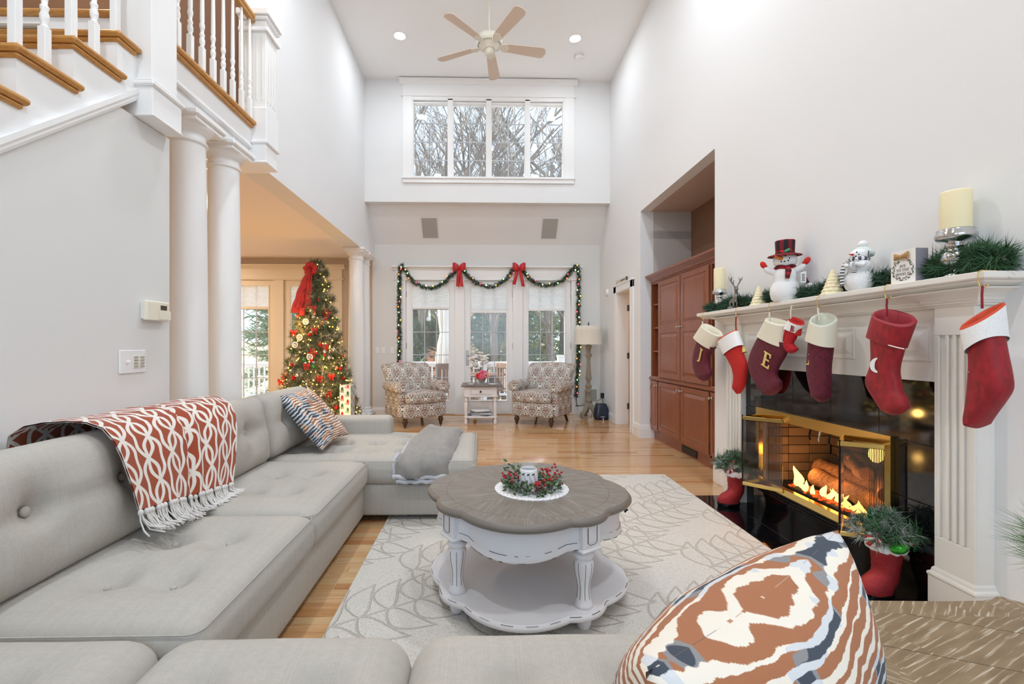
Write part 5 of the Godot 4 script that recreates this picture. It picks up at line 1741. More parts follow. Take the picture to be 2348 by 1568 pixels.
	var lace := mk("lace", Color.WHITE, 0.95); lace.albedo_texture = tex(im3); lace.uv1_offset = Vector3(0.5, 0.5, 0); lace.uv1_scale = Vector3(2.7, 2.7, 1)
	var rg := func(y: float, o: float) -> PackedVector3Array:
		var q := PackedVector3Array()
		for k in 216:
			var a := TAU * k / 216.0
			q.append(Vector3(cos(a), 0, -sin(a)) * (0.178 + 0.004 * absf(sin(a * 18.0)) + o) + Vector3(0, y, 0))
		return q
	g = G.new(); g.loft([rg.call(0.0005, 0.0), rg.call(0.003, 0.0), rg.call(0.004, -0.002)]); part("lace", g, lace, t)
	t = thing("candle_glass", "frosted candle glass painted with holly vines amid the berries", "candle holder", Vector3(c.x - 0.014, top + 0.004, c.z - 0.01))
	var fr := mk("frosted", c8(240, 240, 243), 0.25)
	g = G.new(); g.lathe([Vector2(0.030, 0), Vector2(0.040, 0.008), Vector2(0.046, 0.03), Vector2(0.046, 0.06), Vector2(0.042, 0.085), Vector2(0.0405, 0.093), Vector2(0.038, 0.093), Vector2(0.039, 0.085)], 28, Vector3.ZERO, Basis(), true, false)
	part("body", g, fr, t)
	g = G.new(); g.lathe([Vector2(0.039, 0.093), Vector2(0.041, 0.112), Vector2(0.0425, 0.116), Vector2(0.041, 0.117), Vector2(0.038, 0.096)], 28, Vector3.ZERO, Basis(), false, false); part("clear_rim", g, M.glass, t)
	mk("holly", c8(46, 76, 52), 0.5); mk("berry", c8(176, 26, 40), 0.25)
	g = G.new()
	for k in 5:
		var pts := []
		for m in 9:
			var a := 0.6 + k * 0.55 + m * 0.07; var y := 0.02 + 0.055 * (m / 8.0) + 0.006 * sin(m * 1.2)
			pts.append(Vector3(cos(a) * 0.0468, y, sin(a) * 0.0468))
		g.tube(pts, 0.0008, 4); g.ball(pts[-1], Vector3(0.008, 0.004, 0.003), 8, 5, Basis(Vector3(0, 0, 1), 0.5))
	part("painted_vine", g, M.holly, t)
	t = thing("berry_ring", "wreath of red berries and small green leaves around the candle glass", "wreath", Vector3(c.x, top + 0.004, c.z))
	var bm := SphereMesh.new(); bm.radius = 0.0062; bm.height = 0.0124; bm.radial_segments = 10; bm.rings = 6
	for k in 120:
		var cl := k % 3
		var a0: float = [2.9, 0.25, 5.3][cl]
		var a := a0 + rnd(-0.55, 0.55); var r := rnd(0.065, 0.15 if cl != 2 else 0.11)
		var o := mi("berry", bm, M.berry, t)
		o.position = Vector3(cos(a) * r, rnd(0.012, [0.07, 0.10, 0.05][cl]), -sin(a) * r)
	var leaf := G.new()
	var lr := []
	for i in 5:
		var f := i / 4.0; var w := 0.0065 * sin(PI * (0.08 + 0.9 * f))
		lr.append(PackedVector3Array([Vector3(-w, f * 0.024, 0.002), Vector3(0, f * 0.024, -0.001 + 0.004 * f * f), Vector3(w, f * 0.024, 0.002)]))
	leaf.grid(lr, false)
	var ins := []; var snowy := []
	for k in 520:
		var a := rnd(0, TAU); var r := rnd(0.06, 0.145)
		var h := rnd(0.004, 0.045)
		if a > 2.2 and a < 3.1 and rng.randf() < 0.5: h = rnd(0.03, 0.12); r = rnd(0.06, 0.13)
		var tr := Transform3D(aim(Vector3(cos(a) * 0.7 + rnd(-0.5, 0.5), rnd(-0.1, 0.9), -sin(a) * 0.7 + rnd(-0.5, 0.5)), rnd(0, TAU)), Vector3(cos(a) * r, h, -sin(a) * r))
		if k % 3: ins.append(tr)
		else: snowy.append(tr)
	mk("leaf_green", c8(72, 100, 56), 0.45); mk("leaf_frost", c8(150, 158, 150), 0.7)
	swarm("leaves", leaf.mesh(), M.leaf_green, ins, t); swarm("frosted_leaves", leaf.mesh(), M.leaf_frost, snowy, t)
	g = G.new(); var pts2 := []
	for k in 33: pts2.append(Vector3(cos(TAU * k / 32) * 0.10, 0.012 + 0.006 * sin(k * 2.1), sin(TAU * k / 32) * 0.10))
	g.tube(pts2, 0.006, 6); part("twig_ring", g, M.bark, t)
	for q in [[2.55, 0.10, 0.115], [2.85, 0.125, 0.09], [3.05, 0.13, 0.055], [0.02, 0.17, 0.03]]:
		g = G.new(); g.tube([Vector3(cos(q[0]) * 0.09, 0.01, -sin(q[0]) * 0.09), Vector3(cos(q[0]) * q[1], q[2], -sin(q[0]) * q[1])], 0.0014, 5); part("twig", g, M.bark, t)

func end_table() -> void:
	# washed oak top of mitred boards
	var n1 := noise(44, 0.02, 3)
	var im := paint(512, 512, func(x: int, y: int) -> Color:
		var w := n1.get_noise_2d(x * 0.16, y * 1.2)
		var gr := 0.8 * sin((y * 0.2 + w * 2.2) * 2.0) + 0.8 * n1.get_noise_2d(x * 0.35, y * 22.0)
		var c := c8(150, 128, 98).lerp(c8(120, 98, 70), 0.5 + 0.5 * n1.get_noise_2d(x * 0.3 + 90, y * 1.4))
		if gr > 0.55: c = c.lerp(c8(212, 202, 184), clampf((gr - 0.55) * 1.6, 0, 0.85))
		return c)
	var wo := mk("limed_oak", Color.WHITE, 0.4); wo.albedo_texture = tex(im)
	var ivory := mk("ivory_paint", c8(226, 221, 208), 0.5)
	var t := thing("end_table", "end table with limed oak top and ivory painted sides in the near right corner", "end table", P3(1.25, 0, 0.78))
	var top := 0.62
	# outline of the top seen from above (x, depth)
	var A := onY(1850, 1370, top); var B := onY(1905, 1437, top); var C := onY(2036, 1572, top)
	var ol := PackedVector2Array()
	var near := B + (C - B).normalized() * 0.62
	ol.append(Vector2(near.x, -near.z)); ol.append(Vector2(A.x - 0.03, -A.z - 0.03)); ol.append(Vector2(A.x - 0.002, -A.z))
	for q in [[2150, 1371], [2240, 1369], [2262, 1364], [2272, 1359], [2284, 1360], [2300, 1366], [2348, 1378]]:
		var p := onY(q[0], q[1], top); ol.append(Vector2(p.x, -p.z))
	ol.append(Vector2(1.42, 1.0)); ol.append(Vector2(1.62, 0.93)); ol.append(Vector2(1.66, 0.5)); ol.append(Vector2(1.55, near.z * -1))
	var cen := Vector2(1.15, 0.62)
	var rings := []
	for s in [[-0.03, 0.575], [-0.012, 0.577], [-0.004, 0.585], [0.0, 0.596], [-0.002, 0.606], [-0.01, 0.611], [-0.012, 0.612], [-0.012, 0.612]]:
		var r := PackedVector3Array()
		for p in ol:
			var q: Vector2 = p + (p - cen).normalized() * s[0]
			r.append(P3(q.x, s[1], q.y))
		# order so that the ring runs counterclockwise seen from above
		rings.append(r)
	var area := 0.0
	for i in ol.size(): area += ol[i].cross(ol[(i + 1) % ol.size()])
	var g := G.new()
	if area < 0: for r in rings: r.reverse()
	g.loft(rings, true, true)
	wpart("top_edge", g, M.washed_edge, t)
	# boards: a border of cross-grained pieces round angled planks
	var inn := PackedVector2Array()
	for p in ol: inn.append(p + (cen - p).normalized() * 0.014)
	var field := PackedVector2Array()
	for p in ol: field.append(p + (cen - p).normalized() * 0.075)
	var board := func(poly: PackedVector2Array, y: float, ang: float, sh: float) -> void:
		if poly.size() < 3: return
		var q := G.new()
		q.prism(poly, 0.008, Transform3D(Basis(Vector3.RIGHT, Vector3(0, 0, -1), Vector3.UP), Vector3(0, y - 0.008, 0)))
		for i in q.v.size():
			var v2 := Vector2(q.v[i].x, q.v[i].z).rotated(ang); q.t[i] = v2 * 1.9 + Vector2(sh, sh * 0.7)
		wpart("top_board", q, wo, t)
	for pair in Geometry2D.clip_polygons(inn, field):
		pass
	var nN := inn.size()
	for i in nN:
		var j := (i + 1) % nN
		var e := (inn[j] - inn[i]).angle()
		board.call(PackedVector2Array([inn[i], inn[j], field[j], field[i]]), 0.620, -e + PI / 2 - 0.9, i * 0.37)
	for k in 7:
		var o := Vector2(0.6, 1.42 - k * 0.16)
		var d := Vector2(1.0, -0.42)
		var strip := PackedVector2Array([o, o + d * 1.4, o + d * 1.4 + Vector2(0, 0.158), o + Vector2(0, 0.158)])
		for pc in Geometry2D.intersect_polygons(field, strip): board.call(pc, 0.620, 0.42, k * 0.29)
	g = G.new()
	var body := PackedVector2Array()
	for p in ol: body.append(p + (cen - p).normalized() * 0.055)
	g.prism(body, 0.50, Transform3D(Basis(Vector3.RIGHT, Vector3(0, 0, -1), Vector3.UP), Vector3(0, 0.075, 0)))
	wpart("cabinet_body", g, ivory, t)
	# stile and panel on the left side
	var sa := body[0]; var sb := body[1]
	var u := Vector3(sa.x - sb.x, 0, -(sa.y - sb.y)).normalized(); var L := sa.distance_to(sb)
	g = G.new(); g.panel(P3(sb.x, 0.10, sb.y) + u * 0.05, u, Vector3.UP, L - 0.1, 0.43, [[0, 0.001], [0.003, 0.008], [0.016, 0.008], [0.022, 0.001], [0.05, 0.001], [0.06, 0.006]])
	wpart("side_panel", g, ivory, t)
	g = G.new()
	for k in 3:
		var p0 := P3(sb.x, 0.545, sb.y) + u * (0.10 + 0.0 * k); g.tube([p0 + u.cross(Vector3.UP) * 0.009 - Vector3(0, 0.15 * k, 0), p0 + u.cross(Vector3.UP) * 0.009 - Vector3(0, 0.15 * k + 0.11, 0)], 0.0022, 5)
	wpart("worn_edge", g, M.worn, t).set_meta("kind", "stuff")
	for p in [body[0], body[1], body[-2], body[-3]]:
		g = G.new(); var q: Vector2 = p + (cen - p).normalized() * 0.05
		g.lathe([Vector2(0.022, 0), Vector2(0.034, 0.03), Vector2(0.03, 0.078)], 14, P3(q.x, 0, q.y)); wpart("foot", g, ivory, t)
	# pot of pine sprigs on the table, mostly outside the picture
	t = thing("pine_pot", "pot of long needled pine sprigs on the end table at the right edge", "plant", P3(1.44, 0.62, 0.86))
	g = G.new(); g.lathe([Vector2(0.05, 0), Vector2(0.07, 0.05), Vector2(0.075, 0.12), Vector2(0.07, 0.12), Vector2(0.06, 0.10)], 20); part("pot", g, M.white_plastic, t)
	var nd := G.new()
	for i in 90:
		var y := rnd(0.0, 0.10); var a := rnd(0, TAU)
		var d := Vector3(cos(a), rnd(0.6, 1.5), sin(a)).normalized(); var s := d.cross(Vector3.UP).normalized() * 0.0009
		var o := Vector3(0, y, 0); nd.tri(o - s, o + s, o + d * rnd(0.06, 0.09))
	var ins := []
	for q in [[2405, 1262, 0.93], [2420, 1235, 0.9], [2425, 1300, 0.92], [2480, 1220, 0.88], [2480, 1300, 0.9]]:
		var p := onD(q[0], q[1], q[2]) - t.position
		ins.append(Transform3D(aim(Vector3(-0.9, 0.25, 0.1) if q[0] < 2450 else Vector3(0.2, 1, 0)), p + Vector3(0.05, -0.01, 0)))
	mk("pine_green", c8(86, 124, 66), 0.6)
	swarm("sprigs", nd.mesh(), M.pine_green, ins, t)
	g = G.new()
	for x in ins: g.tube([Vector3(0, 0.08, 0), (x.origin as Vector3) * Vector3(0.6, 1.0, 0.6), x.origin], 0.003, 5)
	part("stems", g, M.bark, t)

func damask() -> StandardMaterial3D:
	var n1 := noise(70, 0.035, 2); var n2 := noise(71, 0.07, 2)
	var S := 320
	var im := paint(S, S, func(x: int, y: int) -> Color:
		var u := x / float(S); var v := y / float(S)
		var c := cos(TAU * u) + 0.9 * cos(TAU * v)
		var cream := c8(240, 236, 229); var dark := c8(74, 70, 71); var mid := c8(176, 171, 167); var terra := c8(176, 136, 120)
		if absf(c) < 0.17: return cream
		if absf(c) < 0.38: return dark
		if absf(c) < 0.46: return cream
		for q in [[0.5, 0.5], [0.0, 0.0], [1.0, 1.0], [0.0, 1.0], [1.0, 0.0], [0.38, 0.68], [0.62, 0.68], [0.12, 0.18], [0.88, 0.18]]:
			var d := Vector2(u - q[0], v - q[1]).length()
			if d < 0.03: return cream
			if d < 0.085: return terra
			if d < 0.10: return dark
		var s := n1.get_noise_2d(absf(u - 0.5) * S, v * S) * 0.8 + n2.get_noise_2d(absf(u - 0.5) * S, v * S) * 0.6
		return dark if s > 0.08 else (cream if s < -0.02 else mid))
	var m := mk("damask", Color.WHITE, 0.9); m.albedo_texture = tex(im)
	tri_map(m, Vector3(4.6, 3.6, 4.6), false)
	return m

func back_of_room() -> void:
	var da := damask()
	var wl := mk("walnut", c8(74, 50, 34), 0.35)
	var ch := thing("armchair", "patterned rolled-arm armchair on the left of the garden doors", "armchair", P3(-1.04, 0, 7.08), "patterned armchairs by the garden doors", deg_to_rad(31))
	var flat := func(p: Vector3) -> Vector3: return Vector3.ZERO
	var B := Basis()
	part("seat_base", soft_box(Vector3(0.64, 0.22, 0.66), 0.03, 0.1, func(p: Vector3) -> Vector3: return Vector3(0, 0, 0.02 * cos(p.x * 4.0) * signf(p.z)), Transform3D(B, Vector3(0, 0.245, 0.03))), da, ch)
	part("seat_cushion", soft_box(Vector3(0.58, 0.15, 0.62), 0.05, 0.05, func(p: Vector3) -> Vector3: return Vector3(0, 0.02 * (1.0 - pow(absf(p.x) / 0.29, 3)) * (1 if p.y > 0 else 0), 0.03 * cos(p.x * 4.5) * (1 if p.z > 0 else 0)), Transform3D(B, Vector3(0, 0.425, 0.075))), da, ch)
	# back: flares towards the rolled top, creased in channels
	part("back", soft_box(Vector3(0.66, 0.60, 0.15), 0.06, 0.03, func(p: Vector3) -> Vector3:
		var f := clampf((p.y + 0.3) / 0.6, 0, 1)
		var crease := 0.0
		for cx in [-0.19, 0.0, 0.19]: crease += exp(-pow((p.x - cx * (0.8 + 0.3 * f)) / 0.022, 2.0))
		var fr := 1.0 if p.z > 0 else 0.0
		return Vector3(p.x * 0.22 * f, 0.02 * cos(p.x * 5) * f, -0.05 * f * f - 0.11 * pow(f, 5.0) - fr * 0.028 * crease + fr * 0.03), Transform3D(Basis(Vector3.RIGHT, -0.16), Vector3(0, 0.64, -0.245))), da, ch)
	for sx in [-1.0, 1.0]:
		part("arm", soft_box(Vector3(0.10, 0.42, 0.60), 0.03, 0.1, flat, Transform3D(B, Vector3(sx * 0.335, 0.36, 0.02))), da, ch)
		var g := G.new()
		var pr := []
		for q in [[0.0, 0.325], [0.06, 0.322], [0.082, 0.31], [0.088, 0.29], [0.086, 0.1], [0.08, -0.1], [0.07, -0.28]]: pr.append(Vector2(q[0], -q[1]))
		g.lathe(pr, 24, Vector3(sx * 0.355, 0.585, 0.02), Basis(Vector3.RIGHT, Vector3(0, 0, -1), Vector3(0, 1, 0)))
		part("arm_roll", g, da, ch)
		g = G.new(); g.lathe([Vector2(0.012, 0), Vector2(0.018, 0.02), Vector2(0.030, 0.04), Vector2(0.024, 0.052), Vector2(0.038, 0.075), Vector2(0.042, 0.095), Vector2(0.030, 0.115), Vector2(0.036, 0.14)], 16, Vector3(sx * 0.285, 0, 0.325))
		part("leg", g, wl, ch)
		g = G.new(); g.tube([Vector3(sx * 0.27, 0, -0.36), Vector3(sx * 0.26, 0.15, -0.26)], [0.02, 0.03], 4); part("leg", g, wl, ch)
	copy(ch, P3(0.95, 0, 7.10), "patterned rolled-arm armchair on the right beside the floor lamp", deg_to_rad(-32))
	side_table()
	floor_lamp()
	garland_and_bows()
	# grey access panel, outlet, speaker box
	var t := thing("wall_panel", "square grey green panel low on the back wall behind the lamp", "wall plate", P3(1.91, 0.22, 7.95))
	var g := G.new(); g.cub(Vector3(0, 0.12, 0.004), Vector3(0.24, 0.25, 0.008), 0.003); part("frame", g, M.cream, t)
	g = G.new(); g.cub(Vector3(0, 0.115, 0.008), Vector3(0.21, 0.21, 0.006), 0.002); part("panel", g, mk("sage", c8(168, 168, 158), 0.7), t)
	t = thing("power_outlet", "white outlet with a black adapter plugged in near the right corner", "outlet", P3(2.07, 0.36, 7.66))
	g = G.new(); g.cub(Vector3(-0.003, 0, 0), Vector3(0.006, 0.115, 0.075), 0.002); part("plate", g, M.white_plastic, t)
	g = G.new(); g.cub(Vector3(-0.03, 0.0, 0), Vector3(0.055, 0.085, 0.05), 0.004); part("adapter", g, M.dark, t)
	g = G.new(); g.tube([Vector3(-0.03, -0.04, 0), Vector3(-0.05, -0.15, 0.1), Vector3(-0.10, -0.22, 0.2), Vector3(-0.11, -0.16, 0.26)], 0.004, 6); part("cord", g, M.dark, t)
	g = G.new(); g.tube([Vector3(-0.03, -0.04, 0), Vector3(-0.14, -0.08, 0.1), Vector3(-0.25, -0.2, 0.2), Vector3(-0.27, -0.34, 0.2)], 0.004, 6); part("lamp_cord", g, M.dark, t)
	t = thing("air_purifier", "small dark navy appliance on the floor in the right corner", "appliance", P3(1.955, 0, 7.42))
	var nv := mk("navy_plastic", c8(34, 42, 58), 0.25)
	g = G.new()
	var rows := []
	for q in [[0.105, 0.004, 0.09], [0.125, 0.02, 0.10], [0.127, 0.06, 0.10], [0.115, 0.15, 0.09], [0.09, 0.225, 0.07], [0.078, 0.25, 0.055], [0.06, 0.258, 0.04]]:
		var r := PackedVector3Array()
		for j in 40:
			var a := -TAU * j / 40
			r.append(Vector3(signf(cos(a)) * pow(absf(cos(a)), 0.55) * q[0], q[1], signf(sin(a)) * pow(absf(sin(a)), 0.55) * q[2]))
		rows.append(r)
	g.loft(rows); part("body", g, nv, t)
	g = G.new()
	for k in 8: g.cub(Vector3(-0.03 + 0.0085 * k, 0.052 + (0.001 if k % 3 == 0 else 0.0), 0.1), Vector3(0.006, 0.009 if k % 3 else 0.012, 0.004), 0.001)
	part("lettering", g, M.white_plastic, t)
	var led := mk("led_glow", c8(230, 235, 255), 0.4); led.emission_enabled = true; led.emission = Color(0.7, 0.75, 1); led.emission_energy_multiplier = 3.0
	g = G.new(); g.ball(Vector3(0.005, 0.02, 0.101), Vector3(0.006, 0.006, 0.004), 8, 5); part("status_light", g, led, t)

func turned_leg(g: G, at: Vector3, y0: float, y1: float, r: float) -> void:
	var p := []
	for q in [[0.7, 0.0], [0.9, 0.03], [0.65, 0.06], [0.9, 0.10], [0.6, 0.14], [0.55, 0.2], [0.75, 0.45], [0.9, 0.66], [0.85, 0.74], [0.55, 0.79], [0.85, 0.83], [0.95, 0.86], [0.6, 0.9], [0.9, 0.95], [1.0, 1.0]]:
		p.append(Vector2(q[0] * r, lerpf(y0, y1, q[1])))
	g.lathe(p, 16, at)

func side_table() -> void:
	var ch: Material = M.chalk_white
	var t := thing("side_table", "white painted side table with a small drawer between the armchairs", "side table", P3(-0.02, 0, 7.22))
	var g := G.new(); g.cub(Vector3(0, 0.587, 0), Vector3(0.60, 0.022, 0.58), 0.008); part("tabletop", g, M.washed_edge, t)
	g = G.new(); g.cub(Vector3(0, 0.50, 0), Vector3(0.50, 0.15, 0.48), 0.003); g.cub(Vector3(0, 0.425, 0), Vector3(0.54, 0.012, 0.52), 0.004); part("apron", g, ch, t)
	g = G.new(); g.panel(Vector3(-0.17, 0.445, 0.24), Vector3.RIGHT, Vector3.UP, 0.34, 0.11, [[0, 0.001], [0.002, 0.01], [0.018, 0.01], [0.022, 0.006]])
	var dr := part("drawer", g, ch, t)
	g = G.new(); g.lathe([Vector2(0.006, 0), Vector2(0.006, 0.01), Vector2(0.016, 0.016), Vector2(0.014, 0.024), Vector2(0, 0.027)], 14, Vector3(0, 0.50, 0.246), aim(Vector3.BACK)); part("knob", g, M.dark, dr)
	g = G.new(); g.tube([Vector3(-0.152, 0.463, 0.2515), Vector3(0.152, 0.463, 0.2515), Vector3(0.152, 0.537, 0.2515), Vector3(-0.152, 0.537, 0.2515), Vector3(-0.152, 0.463, 0.2515)], 0.0016, 4); part("worn_edge", g, M.worn, dr)
	for sx in [-1, 1]:
		for sz in [-1, 1]:
			g = G.new(); turned_leg(g, Vector3(sx * 0.225, 0, sz * 0.215), 0.0, 0.43, 0.036); part("leg", g, ch, t)
	g = G.new(); g.cub(Vector3(0, 0.105, 0), Vector3(0.50, 0.025, 0.48), 0.006); part("lower_shelf", g, ch, t)
	# things on it
	t = thing("newspaper_stack", "loose pile of newspapers and magazines on the shelf of the side table", "newspapers", P3(-0.02, 0.1175, 7.15))
	mk("newsprint", c8(214, 214, 216), 0.9); mk("newsprint_dark", c8(128, 132, 142), 0.9); mk("gloss_paper", c8(238, 240, 244), 0.35)
	var y := 0.0
	for k in 6:
		g = G.new(); g.xf = Transform3D(Basis(Vector3.UP, rnd(-0.35, 0.35)), Vector3(rnd(-0.02, 0.02), y + 0.007, 0.0))
		var h := 0.009 + 0.006 * (k % 3)
		g.cub(Vector3(0, 0, 0), Vector3(0.34 - k * 0.014, h, 0.26), 0.003); part("newspaper", g, [M.gloss_paper, M.newsprint_dark, M.newsprint, M.newsprint_dark, M.newsprint, M.gloss_paper][k], t)
		y += h + 0.002
	g = G.new(); g.lathe([Vector2(0.02, 0.0), Vector2(0.028, 0.012), Vector2(0.026, 0.035), Vector2(0.012, 0.042)], 12)
	one("yellow_toy", g, mk("toy_yellow", c8(226, 178, 40), 0.5), "small yellow toy on the floor under the side table", "toy").position = P3(-0.11, 0.0, 7.18)
	var top := 0.598
	t = thing("cotton_vase", "white vase of cotton stems on the side table", "vase", P3(-0.03, top, 7.30))
	g = G.new(); g.lathe([Vector2(0.04, 0), Vector2(0.055, 0.05), Vector2(0.05, 0.11), Vector2(0.03, 0.17), Vector2(0.036, 0.20), Vector2(0.028, 0.20)], 18); part("vase", g, M.frosted, t)
	mk("cotton", c8(244, 243, 240), 1.0); mk("husk", c8(72, 58, 46), 0.8)
	for k in 44:
		var a := rnd(0, TAU); var e := rnd(0.05, 1.0)
		var at := Vector3(cos(a) * 0.18 * sqrt(e) + 0.0, rnd(0.30, 0.50) - 0.08 * e + (0.06 if k % 5 == 0 else 0.0), sin(a) * 0.10 * sqrt(e))
		g = G.new()
		for q in 4: g.ball(at + Vector3(cos(q * TAU / 4), 0.3 * (q % 2), sin(q * TAU / 4)) * 0.013, Vector3.ONE * 0.017, 8, 6)
		var bo := part("cotton_boll", g, M.cotton, t)
		g = G.new()
		for q in 4: g.tri(at + Vector3(0, -0.02, 0), at + Vector3(cos(q * TAU / 4 + 0.5) * 0.02, -0.004, sin(q * TAU / 4 + 0.5) * 0.02), at + Vector3(cos(q * TAU / 4 + 1.0) * 0.027, 0.012, sin(q * TAU / 4 + 1.0) * 0.027))
		g.ball(at + Vector3(0.004, 0.004, 0.024), Vector3(0.006, 0.008, 0.004), 6, 4)
		if k % 2 == 0: g.tube([Vector3(0, 0.18, 0), at * Vector3(0.5, 0.7, 0.5), at], 0.0025, 4)
		part("husk", g, M.husk, bo)
	t = thing("flower_vase", "small glass vase of pink and red silk flowers on the side table", "vase", P3(-0.0, top, 7.12))
	g = G.new(); g.lathe([Vector2(0.09, 0), Vector2(0.095, 0.006), Vector2(0.04, 0.012), Vector2(0.035, 0.02), Vector2(0.05, 0.05), Vector2(0.055, 0.09), Vector2(0.05, 0.09), Vector2(0.04, 0.03)], 18); part("vase", g, mk("grey_glass", c8(150, 152, 152), 0.1), t)
	mk("petal_pink", c8(236, 120, 150), 0.7); mk("petal_red", c8(222, 66, 70), 0.7); mk("petal_peach", c8(240, 160, 158), 0.7)
	for q in [[-0.055, 0.135, 0.05, "petal_red"], [-0.005, 0.12, 0.07, "petal_pink"], [0.065, 0.14, 0.05, "petal_peach"], [0.0, 0.18, 0.0, "petal_pink"], [0.04, 0.17, -0.04, "petal_pink"]]:
		g = G.new()
		var ctr := Vector3(q[0], q[1], q[2])
		for lay in 3:
			for k in 6:
				var a := TAU * k / 6 + lay * 0.5
				var rr := 0.034 - lay * 0.009
				g.ball(ctr + Vector3(cos(a) * rr, sin(a) * rr, 0.01 * lay), Vector3(0.020, 0.020, 0.007), 8, 5, Basis(Vector3(-sin(a), cos(a), 0), -0.6 - lay * 0.3))
		var fl := part("flower", g, M[q[3]], t)
		g = G.new(); g.ball(ctr + Vector3(0, 0, 0.03), Vector3.ONE * 0.010, 8, 5); part("flower_centre", g, M.holly if q[3] == "petal_peach" else M[q[3]], fl)
	g = G.new()
	for k in 16:
		var a := rnd(0, TAU)
		g.ball(Vector3(cos(a) * 0.06, rnd(0.08, 0.12), sin(a) * 0.05 + 0.02), Vector3(0.006, 0.022, 0.012), 6, 4, Basis(Vector3.UP, a))
	part("leaves", g, M.leaf_green, t).set_meta("kind", "stuff")
	for q in [[-0.16, 7.08, 0.055, "white round coaster on the left of the side table top"], [0.17, 7.08, 0.075, "white saucer on the right of the side table top"]]:
		g = G.new(); g.lathe([Vector2(q[2] * 0.7, 0), Vector2(q[2], 0.012), Vector2(q[2] * 0.97, 0.014), Vector2(q[2] * 0.6, 0.005)], 20)
		one("saucer", g, M.white_plastic, q[3], "dish").position = P3(q[0], top, q[1])

func floor_lamp() -> void:
	var lp := mk("aged_wood", c8(150, 138, 120), 0.75)
	var t := thing("floor_lamp", "carved grey wood floor lamp with a cream drum shade", "floor lamp", P3(1.765, 0, 7.5))
	var g := G.new()
	var p := []
	for q in [[0.03, 0.16], [0.05, 0.18], [0.055, 0.22], [0.04, 0.25], [0.045, 0.27], [0.06, 0.28], [0.05, 0.31], [0.035, 0.35], [0.03, 0.40], [0.05, 0.44], [0.055, 0.455], [0.04, 0.48], [0.045, 0.50], [0.055, 0.53], [0.055, 0.545], [0.035, 0.57], [0.03, 0.60], [0.045, 0.64], [0.052, 0.66], [0.045, 0.71], [0.036, 0.80], [0.03, 0.95], [0.034, 1.00], [0.055, 1.04], [0.058, 1.055], [0.035, 1.08], [0.032, 1.11], [0.045, 1.16], [0.055, 1.20], [0.048, 1.215], [0.015, 1.22], [0.015, 1.27]]: p.append(Vector2(q[0], q[1]))
	g.lathe(p, 20); part("post", g, lp, t)
	for k in 3:
		g = G.new(); var a := TAU * k / 3 + 0.45
		var d := Vector3(cos(a), 0, sin(a))
		g.tube([d * 0.02 + Vector3(0, 0.26, 0), d * 0.06 + Vector3(0, 0.17, 0), d * 0.10 + Vector3(0, 0.11, 0), d * 0.155 + Vector3(0, 0.085, 0), d * 0.165 + Vector3(0, 0.045, 0), d * 0.14 + Vector3(0, 0.028, 0)], [0.034, 0.036, 0.034, 0.034, 0.03, 0.028], 10); part("scroll_foot", g, lp, t)
	var sh := mk("shade_linen", c8(240, 234, 222), 0.9); sh.backlight_enabled = true; sh.backlight = Color(0.5, 0.48, 0.44)
	g = G.new(); g.lathe([Vector2(0.225, 1.225), Vector2(0.218, 1.28), Vector2(0.212, 1.36), Vector2(0.212, 1.45), Vector2(0.216, 1.53), Vector2(0.213, 1.53), Vector2(0.209, 1.45), Vector2(0.209, 1.36), Vector2(0.215, 1.28), Vector2(0.222, 1.225)], 40, Vector3.ZERO, Basis(), false, false); part("lamp_shade", g, sh, t)
	for k in 8:
		g = G.new(); var a := TAU * k / 8
		g.tube([Vector3(cos(a) * 0.226, 1.226, sin(a) * 0.226), Vector3(cos(a) * 0.2135, 1.36, sin(a) * 0.2135), Vector3(cos(a) * 0.2175, 1.53, sin(a) * 0.2175)], 0.0016, 4); part("shade_rib", g, M.cream, t)
	g = G.new(); g.lathe([Vector2(0.006, 1.22), Vector2(0.006, 1.53), Vector2(0.014, 1.54), Vector2(0.016, 1.555), Vector2(0.008, 1.57), Vector2(0.012, 1.585), Vector2(0.0, 1.60)], 12); g.tube([Vector3(-0.21, 1.525, 0), Vector3(0.21, 1.525, 0)], 0.003, 5); part("finial", g, M.bronze, t)

func sprig_mesh(len: float, n: int, wdt: float, seed_: int) -> ArrayMesh:
	var r := RandomNumberGenerator.new(); r.seed = seed_
	var g := G.new()
	for i in n:
		var a := r.randf_range(0, TAU); var e := r.randf_range(-0.2, 1.0)
		var d := Vector3(cos(a), e, sin(a)).normalized(); var s := d.cross(Vector3(r.randf_range(-1, 1), r.randf_range(-1, 1), r.randf_range(-1, 1))).normalized() * wdt
		var o := Vector3(0, r.randf_range(0, len * 0.5), 0)
		g.tri(o - s, o + s, o + d * len * r.randf_range(0.6, 1.0))
	return g.mesh()

